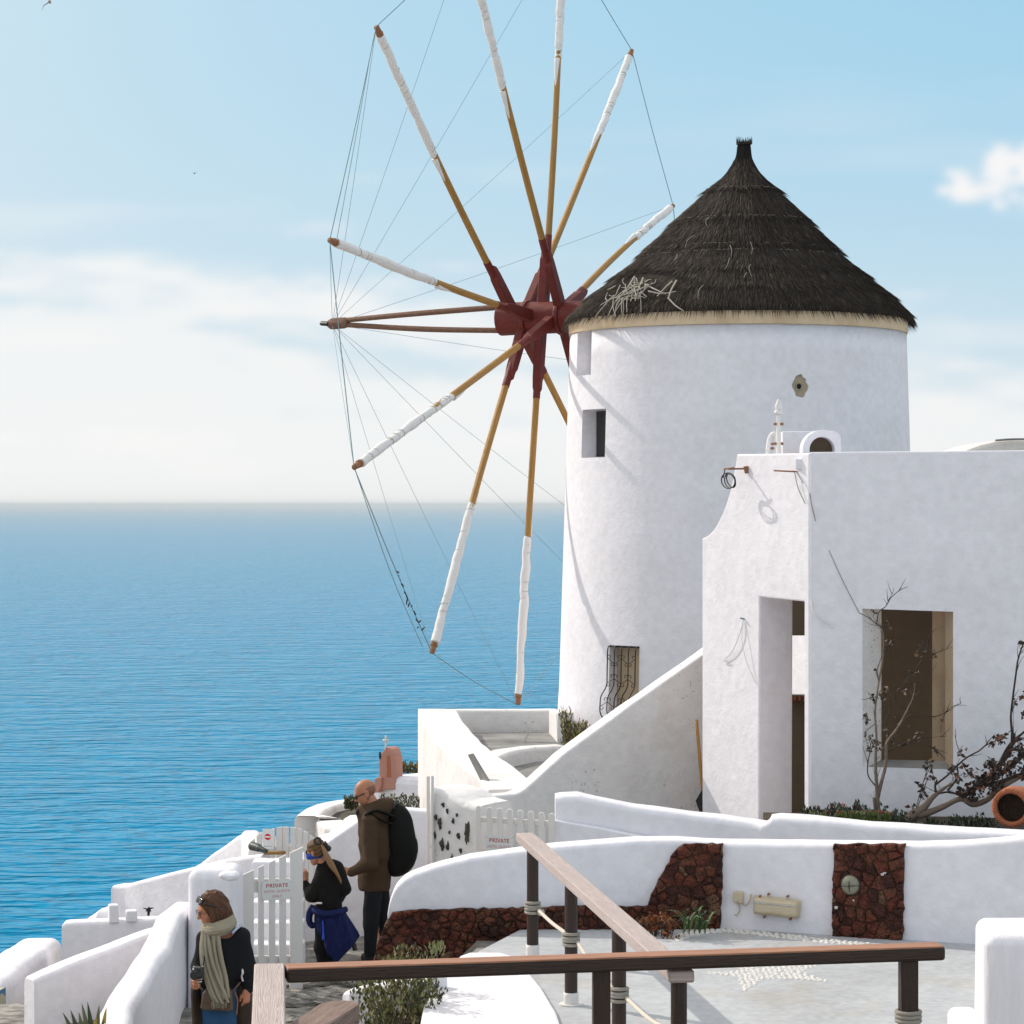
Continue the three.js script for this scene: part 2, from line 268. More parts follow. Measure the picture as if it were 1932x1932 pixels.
  M.pink = new THREE.MeshStandardMaterial({ name: 'pink_plaster', color: new THREE.Color(0.52, 0.25, 0.19), bumpMap: plasterBump, bumpScale: 0.02, roughness: 0.95 });
  M.yellowed = new THREE.MeshStandardMaterial({ name: 'yellowed_plastic', color: new THREE.Color(0.62, 0.52, 0.36), map: wash(0.6, [1, 1, 1]), roughness: 0.5 });
}

// ------------------------------------------------------------------ sea, land, path, terrace
const SEA = -120;
{
  const wave = tex(1024, 1024, (u, v) => {                      // crests run across the view: long in x, short in z
    const wx = (tile(u, v, 3, 70, 2) - 0.5) * 0.12, wz = (tile(u, v, 3, 71, 2) - 0.5) * 0.06, a = u + wx, b = v + wz;
    const f = (p, q, z) => { let s = 0, A = 0.5, n = 0, P = p, Q = q; for (let i = 0; i < 3; i++) { s += A * noise2(a * P, b * Q, z + i, P, Q); n += A; A *= 0.55; P *= 2; Q *= 2; } return s / n; };
    return 0.50 * f(9, 24, 1) + 0.32 * f(24, 60, 5) + 0.18 * f(60, 130, 9);
  }, { repeat: [1, 1] });
  const rows = [], ds = [20, 200, 500, 1000, 2000, 4000, 8000, 16000, 32000, 64000, 110000];
  for (const d of ds) { const r = []; for (let i = 0; i <= 24; i++) { const x = (i / 24 - 0.5) * 1.7 * d; r.push({ p: V(x, SEA, -d), u: x / 400, v: d / 400 }); } rows.push(r); }
  const g = grid(rows); g.scale(1, 1, 1);
  for (const t of [wave]) t.repeat.set(1, 1);
  const water = new THREE.MeshPhysicalMaterial({ name: 'sea_water', color: new THREE.Color(0.0, 0.252, 0.462), bumpMap: wave, bumpScale: 20, roughness: 0.12, ior: 1.33, specularIntensity: 0.012 });
  structure('sea', g, water);
}
const landTop = (px, D) => {
  const flat = lerp(-0.32, 0.3, smooth(780, 900, px)), k = lerp(0.24, 0.133, smooth(0, 560, px)) - 0.03 * smooth(800, 1000, px) - 0.055 * smooth(1050, 1500, px);
  let h = Math.min(flat, EYE - D * k); if (D < 30) h = Math.min(flat, lerp(flat, h, smooth(22, 30, D)));
  if (D > 170) h = lerp(h, SEA - 15, smooth(170, 230, D)); return h;
};
{
  const rows = [], ds = []; for (let d = 4; d < 60; d += 2) ds.push(d); for (let d = 60; d <= 240; d += 8) ds.push(d);
  for (const d of ds) { const r = []; for (let px = -1400; px <= 3600; px += 50) { const p = at(px, HORIZON, d); p.y = landTop(px, d) + (fbm(p.x * 0.4, p.z * 0.4, 3, 3) - 0.75) * Math.min(1, Math.max(0, d - 30) * 0.05); r.push({ p, u: p.x, v: p.z }); } rows.push(r); }
  structure('hillside', grid(rows), M.rock);
}
structure('path', level([[250, 1790], [1000, 1790], [1000, 1870], [850, 2300], [250, 2300]], -0.2), M.rock);
{
  // paving stones and rough stones lying along the path, seen under the near handrail
  const R = rng(41), g = thing('path_paving', 'grey uneven paving stones of the path beside the gate', 'paving', null, at(590, 1870, 22.5));
  for (let i = 0; i < 44; i++) {
    const px = 440 + (i % 11) * 26 + R() * 16, d = 20.4 + Math.floor(i / 11) * 0.95 + R() * 0.4, p = at(px, HORIZON, d); p.y = -0.19;
    const s = new THREE.DodecahedronGeometry(0.17 + R() * 0.08, 1), q = s.attributes.position;
    for (let j = 0; j < q.count; j++) { const k = 0.85 + 0.3 * noise3(q.getX(j) * 9 + i, q.getY(j) * 9, q.getZ(j) * 9); q.setXYZ(j, q.getX(j) * k * 1.1, q.getY(j) * 0.28 * k, q.getZ(j) * k * 0.9); }
    s.computeVertexNormals(); s.rotateY(R() * 6); s.translate(p.x, p.y, p.z); part('stone', s, M.rock, g);
  }
}
const TERR = 0.4;
structure('terrace_floor', (() => {
  const pts = [[900, 1797], [1000, 1745], [1400, 1745], [1940, 1735], [2150, 1760], [2300, 2100], [1010, 2100], [1040, 1930], [1012, 1863], [985, 1836], [950, 1812]];
  return level(pts, TERR);
})(), M.screed);
// white kerb at the terrace's left margin
single('kerb', level([[868, 1803], [884, 1797], [945, 1797], [975, 1806], [1000, 1836], [1022, 1863], [1050, 1910], [1066, 1960], [1080, 2110], [780, 2110], [788, 1960], [793, 1930], [799, 1898], [810, 1874], [826, 1847], [842, 1832], [858, 1815]], TERR + 0.035, 0.75), M.white, 'broad white rounded kerb under the rope railing at the edge of the terrace floor', 'kerb');

// ------------------------------------------------------------------ the village behind the viewpoint: pale paving and sunlit white houses
structure('upper_square', box(60, 0.3, 60, V(0, 2.35, 23.5), 0, 0), M.screed);
[[-9.5, 9, 8, 6, 5.2, 'white cubic house with two blue windows behind the viewpoint, leftmost'], [0.5, 12, 9, 7, 6.6, 'tall white house with a blue door straight behind the viewpoint'], [10.5, 9.5, 8, 6, 5.4, 'white house with a small window behind the viewpoint, rightmost of the near row'], [-5, 23, 11, 7, 10.5, 'large white house on the upper row behind the viewpoint, left'], [8, 23, 12, 7, 9.5, 'large white house on the upper row behind the viewpoint, right']].forEach(([x, z, w, d, h, label], i) => {
  const o = thing('village_house', label, 'house', 'white houses behind the viewpoint', V(x, 2.5, z)), f = z - d / 2;
  part('wall', box(w, h, d, V(x, 2.5 + h / 2, z), 0, 0.06), M.white, o);
  const blue = new THREE.MeshStandardMaterial({ name: 'blue_paint', color: new THREE.Color(0.04, 0.12, 0.30), roughness: 0.5 });
  part('door', box(1, 2.1, 0.08, V(x + 1.2, 3.55, f - 0.02), 0, 0.01), blue, o);
  for (const k of [-1, 1]) part('window', box(0.8, 1.1, 0.08, V(x + k * w * 0.3 - 0.6, 2.5 + h * 0.62, f - 0.02), 0, 0.01), blue, o);
});
// ------------------------------------------------------------------ windmill
const MX = 425 / F * 41.4, MZ = -41.4, BASE = 0.3;
const mill = thing('windmill', 'round white windmill with dark thatched cone roof and bare sail wheel', 'windmill', null, V(MX, BASE, MZ));
const millR = (h) => h > 5.08 ? lerp(2.78, 2.72, (h - 5.08) / 1.96) : h > 1.2 ? lerp(2.9, 2.78, (h - 1.2) / 3.88) : lerp(2.96, 2.9, (h - 0.3) / 0.9);
const millAt = (deg, h, out = 0) => { const a = deg * Math.PI / 180, r = millR(h) + out; return V(MX + Math.sin(a) * r, h, MZ + Math.cos(a) * r); };
{
  const prof = [[0.001, BASE]]; for (let i = 0; i <= 14; i++) { const h = lerp(BASE, 7.04, i / 14); prof.push([millR(h), h]); } prof.push([0.001, 7.04]);
  const g = new THREE.LatheGeometry(prof.map(([r, h]) => new THREE.Vector2(r, h)), 120); g.translate(MX, 0, MZ);
  const uv = g.attributes.uv, pos = g.attributes.position;
  for (let i = 0; i < pos.count; i++) uv.setXY(i, Math.atan2(pos.getX(i) - MX, pos.getZ(i) - MZ) * 2.8, pos.getY(i));
  let body = new Brush(g); const ev = new Evaluator(); ev.useGroups = false; ev.attributes = ['position', 'normal', 'uv'];
  const cut = (deg, h0, h1, w, depth) => { const b = new THREE.BoxGeometry(w, h1 - h0, depth + 0.6), c = new Brush(b), p = millAt(deg, (h0 + h1) / 2, 0.3 - depth / 2); c.position.copy(p); c.rotation.y = deg * Math.PI / 180; c.updateMatrixWorld(true); body = ev.evaluate(body, c, SUBTRACTION); };
  cut(-60, 4.94, 5.70, 0.70, 0.30); cut(-68, 6.25, 6.99, 0.56, 0.28); cut(-42.4, 0.8, 2.02, 0.60, 0.32);
  {
    const R = rng(3), sh = []; for (let i = 0; i < 18; i++) { const a = i / 18 * 6.283, r = 0.155 + (R() - 0.5) * 0.05; sh.push(new THREE.Vector2(Math.cos(a) * r * 0.86, Math.sin(a) * r * 1.1)); }
    const e = new THREE.ExtrudeGeometry(shapeOf(sh), { depth: 0.5, bevelEnabled: false }), c = new Brush(e); c.position.copy(millAt(15.2, 6.01, -0.05)); c.rotation.y = 15.2 * Math.PI / 180; c.updateMatrixWorld(true); body = ev.evaluate(body, c, SUBTRACTION);
    const k = new Brush(new THREE.CylinderGeometry(0.05, 0.05, 0.7, 16).rotateX(Math.PI / 2)); k.position.copy(millAt(15.2, 6.0, -0.1)); k.rotation.y = 15.2 * Math.PI / 180; k.updateMatrixWorld(true); body = ev.evaluate(body, k, SUBTRACTION);
  }
  part('wall', body.geometry.clone(), M.white, mill);
  const orient = (geo, deg, h, out) => { geo.rotateY(deg * Math.PI / 180); const p = millAt(deg, h, out); geo.translate(p.x, p.y, p.z); return geo; };
  const chip = M.worn.clone(); chip.name = 'bare_render'; chip.color = new THREE.Color(0.46, 0.39, 0.28); part('peephole', [orient(new THREE.RingGeometry(0.055, 0.18, 20).scale(0.86, 1.05, 1), 15.2, 6.01, -0.042), orient(new THREE.TorusGeometry(0.055, 0.012, 8, 20), 15.2, 6.0, -0.035)], chip, mill).userData.label = 'chipped round hole with a dark pipe in it';
  part('pipe', orient(new THREE.CylinderGeometry(0.048, 0.048, 0.02, 16).rotateX(Math.PI / 2), 15.2, 6.0, -0.10), M.black, mill);
  const w = orient(new THREE.BoxGeometry(0.62, 0.72, 0.03), -60, 5.32, -0.28); part('window', w, M.glassDark, mill);
  part('window', orient(new THREE.BoxGeometry(0.46, 0.7, 0.03), -68, 6.62, -0.26), M.worn, mill);
  const win = part('window', orient(new THREE.BoxGeometry(0.58, 1.18, 0.03), -42.4, 1.41, -0.22), M.tan, mill); win.userData.label = 'window behind a bellied black iron grille';
  // bellied wrought-iron grille
  const W0 = 0.60, top = 2.0, bottom = 0.86, belly = (h) => 0.03 + 0.15 * smooth(1.42, 1.2, h) * smooth(0.82, 1.0, h) + 0.0 * h + 0.02 * smooth(2.02, 1.9, h);
  const loc = (x, h, o = 0) => { const a = -42.4 * Math.PI / 180, c = millAt(-42.4, h, 0); return V(c.x + Math.cos(a) * x + Math.sin(a) * (belly(h) + o), h, c.z - Math.sin(a) * x + Math.cos(a) * (belly(h) + o)); };
  const bars = [-0.285, -0.145, -0.005, 0.135, 0.275];
  for (const x of bars) { const pts = []; for (let i = 0; i <= 14; i++) pts.push(loc(x, lerp(bottom, top, i / 14))); pts.push(loc(x, top, -0.1)); part('bar', limb(pts, 0.010, 6, 30), M.iron, win); }
  part('bar', limb([loc(-0.29, top, -0.05), loc(0.28, top, -0.05)], 0.011, 6), M.iron, win);
  const curl = (cx, ch, hx, hy, rad) => { const pts = []; for (let i = 0; i <= 16; i++) { const a = i / 16 * 4.6, r = rad * (1 - i / 20); pts.push(loc(cx + hx * (rad - Math.cos(a) * r), ch + hy * Math.sin(a) * r)); } return limb(pts, 0.0055, 5, 24); };
  for (const b of [-0.145, 0.135]) for (const s of [-1, 1]) {
    for (const [h, d, far] of [[1.80, 1, 1], [1.78, -1, 0], [1.50, 1, 0], [1.46, -1, 1], [1.15, 1, 0], [1.11, -1, 1]]) {
      const x0 = far ? b + s * 0.14 : b, dir = far ? -s : s; part('scroll', curl(x0, h + d * 0.04, dir, d, 0.042), M.iron, win);
    }
    for (const h of [1.79, 1.48, 1.13]) part('scroll', limb([loc(b, h - (h === 1.79 ? 0.05 : -0.03)), loc(b + s * 0.07, h - 0.01 + (h === 1.79 ? 0 : 0)), loc(b + s * 0.14, h + (h === 1.79 ? 0.04 : -0.05))], 0.0055, 5, 8), M.iron, win);
  }
}
// cornice
part('cornice', (() => { const p = [[2.70, 6.95], [2.74, 6.955], [2.745, 7.15], [2.70, 7.18], [2.60, 7.18]].map(([r, h]) => new THREE.Vector2(r, h)); const g = new THREE.LatheGeometry(p, 120); const uv = g.attributes.uv; for (let i = 0; i < uv.count; i++) uv.setXY(i, uv.getX(i) * 17, uv.getY(i) * 0.3); g.translate(MX, 0, MZ); return g; })(), M.cream, mill);
{
  // thatch: a stepped cone with many reed ends laid over it
  const P = [[2.755, 7.155], [2.77, 7.20], [2.55, 7.44], [2.155, 7.77], [1.99, 7.90], [1.72, 8.13], [1.42, 8.43], [1.04, 8.82], [0.68, 9.19], [0.52, 9.32], [0.36, 9.46], [0.245, 9.60], [0.16, 9.76], [0.128, 9.86], [0.10, 10.04], [0.085, 10.10]];
  const cum = [0]; for (let i = 1; i < P.length; i++) cum.push(cum[i - 1] + Math.hypot(P[i][0] - P[i - 1][0], P[i][1] - P[i - 1][1]));
  const LEN = cum[cum.length - 1], on = (s) => { let i = 0; while (i < P.length - 2 && cum[i + 1] < s) i++; const k = (s - cum[i]) / (cum[i + 1] - cum[i]); return [lerp(P[i][0], P[i + 1][0], k), lerp(P[i][1], P[i + 1][1], k), P[i + 1][0] - P[i][0], P[i + 1][1] - P[i][1]]; };
  const shear = (h) => 0.09 * clamp((h - 7.1) / 3);
  const steps = [0.02, 0.5, 1.02, 1.62, 1.78, 2.3, 3.05].map((s) => s), rows = [];
  const put = (s, a, out) => { const [r, h, dr, dh] = on(clamp(s, 0.0, LEN)), l = Math.hypot(dr, dh), nr = dh / l, nh = -dr / l, q = r + nr * out; return V(MX + 0.02 + shear(h) + Math.sin(a) * q, h + nh * out, MZ + Math.cos(a) * q); };
  const level0 = (s) => { let best = 1; for (const k of steps) if (s >= k && s - k < 0.7) best = (s - k) / 0.7; return 0.022 * (1 - best); };
  for (let i = 0; i <= 90; i++) { const s = i / 90 * LEN, r = []; for (let j = 0; j <= 200; j++) { const a = j / 200 * Math.PI * 2; r.push({ p: put(s, a, level0(s) + (fbm(j === 200 ? 0 : a * 9, s * 2, 5, 3) - 0.5) * 0.035), u: j / 200 * 2, v: s * 0.5 }); } rows.push(r); }
  rows.unshift(rows[0].map((q) => ({ p: V(lerp(MX, q.p.x, 0.955), 7.165, lerp(MZ, q.p.z, 0.955)), u: q.u, v: 0 })));
  rows.push(rows[rows.length - 1].map((q) => ({ p: V(MX + 0.11, 10.1, MZ), u: q.u, v: 3 })));
  const roof = part('thatched_roof', grid(rows), M.thatch, mill);
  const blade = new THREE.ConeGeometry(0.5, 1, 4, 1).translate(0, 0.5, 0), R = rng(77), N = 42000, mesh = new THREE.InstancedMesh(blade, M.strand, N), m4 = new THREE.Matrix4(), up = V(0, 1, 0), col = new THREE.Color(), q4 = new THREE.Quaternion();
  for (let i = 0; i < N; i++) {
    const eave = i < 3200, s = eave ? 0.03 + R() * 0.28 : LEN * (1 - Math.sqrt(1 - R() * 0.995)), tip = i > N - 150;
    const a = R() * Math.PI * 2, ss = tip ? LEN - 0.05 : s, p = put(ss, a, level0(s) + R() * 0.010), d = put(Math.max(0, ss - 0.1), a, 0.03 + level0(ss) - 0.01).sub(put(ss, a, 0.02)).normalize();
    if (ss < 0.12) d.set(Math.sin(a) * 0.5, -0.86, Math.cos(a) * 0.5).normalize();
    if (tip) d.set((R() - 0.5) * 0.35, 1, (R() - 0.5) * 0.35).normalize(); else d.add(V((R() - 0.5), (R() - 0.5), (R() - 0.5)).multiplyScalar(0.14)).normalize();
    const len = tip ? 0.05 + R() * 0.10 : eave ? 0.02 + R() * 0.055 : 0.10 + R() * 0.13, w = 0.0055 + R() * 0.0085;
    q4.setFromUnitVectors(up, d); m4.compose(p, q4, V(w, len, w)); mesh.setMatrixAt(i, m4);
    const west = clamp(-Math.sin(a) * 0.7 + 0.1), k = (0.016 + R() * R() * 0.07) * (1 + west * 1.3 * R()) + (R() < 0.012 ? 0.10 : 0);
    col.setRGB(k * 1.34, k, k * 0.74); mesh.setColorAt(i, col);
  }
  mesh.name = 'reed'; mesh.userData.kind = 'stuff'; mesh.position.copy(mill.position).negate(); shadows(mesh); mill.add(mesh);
  // pale twine lashings on the courses
  const tw = []; for (const s of [3.0, 2.28, 1.60, 1.42]) for (let k = 0; k < 46; k++) { const a = -1.15 + k / 46 * 2.3 + (R() - 0.5) * 0.03; if (R() < 0.35 + 0.4 * smooth(-0.2, 0.9, a)) continue; tw.push(limb([put(s + (R() - 0.5) * 0.02, a, 0.085), put(s + (R() - 0.5) * 0.03, a + 0.02 + R() * 0.02, 0.09)], 0.006, 4)); }
  part('twine', tw, new THREE.MeshStandardMaterial({ color: new THREE.Color(0.13, 0.115, 0.095), roughness: 1 }), mill, 'stuff');
  // loose bleached twigs sticking out above the left eave, and a few stray ones
  const tg = [], tmat = new THREE.MeshStandardMaterial({ name: 'dry_twig', color: new THREE.Color(0.42, 0.38, 0.32), roughness: 1 });
  const stick = (s0, a0, s1, a1, r = 0.011) => { const p0 = put(s0, a0, 0.10 + R() * 0.06), p1 = put(s1, a1, 0.10 + R() * 0.06), m = p0.clone().lerp(p1, 0.5).addScaledVector(V(R() - 0.5, R() - 0.5, R() - 0.5), 0.07); tg.push(limb([p0, m, p1], [r, r * 0.8, r * 0.5], 5, 6)); };
  for (let i = 0; i < 50; i++) { const a = -0.80 + (R() + R() - 1) * 0.19, s = 0.16 + R() * 0.42; stick(s, a, s + (R() - 0.6) * 0.5, a + (R() - 0.5) * 0.22, 0.006 + R() * 0.007); }
  for (const [s0, a0, s1, a1] of [[0.8, -1.02, 0.2, -1.0], [0.78, -1.02, 0.22, -0.9], [0.75, -0.93, 0.2, -0.86], [0.35, -1.02, 0.5, -0.82], [0.6, -0.88, 0.32, -0.68], [0.65, -0.66, 0.2, -0.65], [0.38, -0.8, 0.36, -0.62], [0.6, -0.68, 0.25, -0.72], [0.25, -0.66, 0.12, -0.55]]) stick(s0 - 0.08, a0 + 0.17, s1 - 0.08, a1 + 0.17, 0.014);
  for (let i = 0; i < 9; i++) { const a = -1.1 + R() * 1.3, s = 0.4 + R() * 2.6; stick(s, a, s - 0.12 - R() * 0.25, a + (R() - 0.5) * 0.06, 0.004); }
  part('dry_twig', tg, tmat, mill, 'stuff');
}
// ---- sail wheel
{
  const A = V(-0.90078, 0.003375, -0.43426).normalize(), C0 = V(MX, 7.339, MZ);
  const onAxis = (px) => { const k = (px - MID) / F, t = (k * -C0.z - C0.x) / (A.x + k * A.z); return C0.clone().addScaledVector(A, t); };
  const shaft = part('shaft', [limb([C0.clone().addScaledVector(A, 1.2), onAxis(950), onAxis(946), onAxis(945)], [0.25, 0.285, 0.285, 0.25], 20, 24), limb([onAxis(1000), onAxis(992)], 0.305, 20), limb([onAxis(1064), onAxis(1056)], 0.30, 20)], M.red, mill);
  const pick = (c, px, py) => { const q = at(px, py, 1).sub(camera.position), s = c.clone().sub(camera.position).dot(A) / q.dot(A); return q.multiplyScalar(s).add(camera.position); };
  const R = rng(19), tips = {};
  // [name, tip x, tip y, crossing on the shaft, share of the length where the canvas begins, tip outside the frame]
  const spokes = [['A', 710, 50, 973, 0.575], ['B', 622, 453, 1010, 0.51], ['C', 668, 882, 1050, 0.545], ['D', 815, 1232, 992, 0.555], ['E', 977, 1330, 1022, 0.565], ['H', 1192, 95, 988, 0.65], ['G', 1270, 388, 1050, 0.66], ['J', 910, 0, 1062, 0.60, 1], ['I', 1055, 0, 1024, 0.66, 1]];
  const all = spokes.map(([k, x, y, cx, w, off]) => { const c = onAxis(cx); let t = pick(c, x, y); if (off) t = c.clone().addScaledVector(t.clone().sub(c).normalize(), 6.75); tips[k] = t; return [c, t, w]; });
  for (const [k, o, cx] of [['F', 'A', 975], ['L', 'B', 1012], ['K', 'J', 1060]]) { const c = onAxis(cx), t = c.clone().multiplyScalar(2).sub(tips[o]); tips[k] = t; all.push([c, t, 0.57]); }
  for (const [c, t, w] of all) {
    const d = t.clone().sub(c), L = d.length(); d.normalize();
    const bend = V(R() - 0.5, R() - 0.5, R() - 0.5).multiplyScalar(0.10), on = (s) => c.clone().addScaledVector(d, s * L).addScaledVector(bend, Math.sin(s * Math.PI)), side = d.clone().cross(A).normalize();
    const pole = part('sail_pole', limb([on(0.2), on(0.4), on(0.6), on(0.8), on(0.985)], [0.058, 0.056, 0.053, 0.05, 0.045], 10, 20), M.ochre, mill);
    // squared red arm with a rounded, stepped end, bolted beside the pole's foot
    const sh = [[-0.2, -0.11], [0.5, -0.095], [1.02, -0.075], [1.2, -0.05], [1.27, 0.0], [1.22, 0.045], [1.08, 0.05], [1.0, 0.09], [0.5, 0.10], [-0.2, 0.11]].map(([x, y]) => new THREE.Vector2(x, y));
    const arm = new THREE.ExtrudeGeometry(shapeOf(sh), { depth: 0.12, bevelEnabled: true, bevelSize: 0.012, bevelThickness: 0.012, bevelOffset: -0.012, bevelSegments: 2 }); arm.translate(0, 0, -0.06);
    arm.applyMatrix4(new THREE.Matrix4().makeBasis(d, side, d.clone().cross(side)).setPosition(c));
    part('arm', [arm, limb([on(0.06), on(0.215)], [0.075, 0.064], 10)], M.red, pole);
    // furled canvas, lumpy and lashed
    const lump = R() * 10, pts = []; for (let i = 0; i <= 40; i++) pts.push(on(lerp(w, 0.972, i / 40)).add(V(noise3(i * 0.35, lump, 1) - 0.5, noise3(i * 0.35, lump, 2) - 0.5, noise3(i * 0.35, lump, 3) - 0.5).multiplyScalar(0.025)));
    part('furled_canvas', limb(pts, (s) => (0.058 + 0.010 * smooth(0, 0.3, s)) * (0.74 + 0.50 * fbm(s * 11, lump, 4, 4)) * smooth(-0.04, 0.05, s), 12, 120), M.canvas, pole);
    const flap = on(w), fl = limb([flap.clone().addScaledVector(d, 0.05).addScaledVector(side, 0.045), flap.clone().addScaledVector(d, -0.25).addScaledVector(side, 0.05), flap.clone().addScaledVector(d, -0.5).addScaledVector(side, 0.035)], [0.05, 0.03, 0.006], 8, 8); part('canvas_end', fl, M.canvas, pole);
    const lash = []; for (let i = 0; i < 16; i++) { const q = lerp(w + 0.02, 0.95, (i + R() * 0.6) / 16), a0 = on(q), n1 = side.clone(), n2 = d.clone().cross(side), ring = []; for (let j = 0; j <= 10; j++) { const a = j / 10 * 6.283; ring.push(a0.clone().addScaledVector(n1, Math.cos(a) * 0.062).addScaledVector(n2, Math.sin(a) * 0.062).addScaledVector(d, a * 0.012)); } lash.push(limb(ring, 0.0045, 4, 16)); } part('lashing', lash, M.rope, pole);
    part('tip', [limb([on(0.968), on(0.986), on(1.0)], [0.048, 0.050, 0.042], 8, 3), limb([on(0.974), on(0.981)], 0.060, 8)], M.rust, pole);
  }
  // bowsprit of two peeling poles
  const end = pick(onAxis(640), 638, 609), near = pick(onAxis(945), 950, 579), low = pick(onAxis(962), 968, 624);
  part('bowsprit_pole', limb([near, pick(onAxis(800), 795, 591), pick(onAxis(655), 655, 604)], [0.05, 0.05, 0.045], 9, 20), M.oldPole, mill);
  part('bowsprit_pole', limb([low, pick(onAxis(800), 800, 621), pick(onAxis(655), 655, 613)], [0.047, 0.05, 0.045], 9, 20), M.oldPole, mill);
  part('bowsprit_block', limb([pick(onAxis(657), 657, 609), pick(onAxis(652), 652, 609), pick(onAxis(625), 625, 611), pick(onAxis(620), 620, 611)], [0.07, 0.10, 0.10, 0.07], 8, 8), M.oldPole, mill);
  part('bowsprit_tip', limb([pick(onAxis(625), 622, 611), pick(onAxis(606), 606, 610)], [0.045, 0.04], 8), M.iron, mill);
  const bow = pick(onAxis(627), 627, 612);
  const cable = (a, b, r, sag = 0.02) => part('rigging_line', limb([a, a.clone().lerp(b, 0.5).add(V(0, -sag, 0)), b], r, 5, 14), M.line, mill);
  const ring = ['E', 'D', 'C', 'B', 'A', 'J', 'I', 'H', 'G', 'L', 'K', 'F'];
  ring.forEach((k, i) => cable(tips[k], tips[ring[(i + 1) % 12]], 0.0075, 0.05));
  for (const k of ring) cable(bow, tips[k], 0.0036, 0.03);
  cable(tips.C.clone().add(V(0.02, -0.05, 0)), tips.D.clone().add(V(-0.15, 0.1, 0)), 0.006, 0.14); cable(tips.A.clone().add(V(-0.05, -0.2, 0)), tips.B.clone().add(V(0.1, 0, 0)), 0.006, 0.03);
  for (let i = 0; i < 16; i++) { const p = tips.C.clone().lerp(tips.D, 0.52 + i * 0.022).add(V((R() - 0.5) * 0.03, -0.05, 0)); part('rope_scrap', limb([p, p.clone().add(V((R() - 0.3) * 0.08, (R() - 0.6) * 0.14, 0))], [0.014, 0.008], 5), M.barkDark, mill); }
}

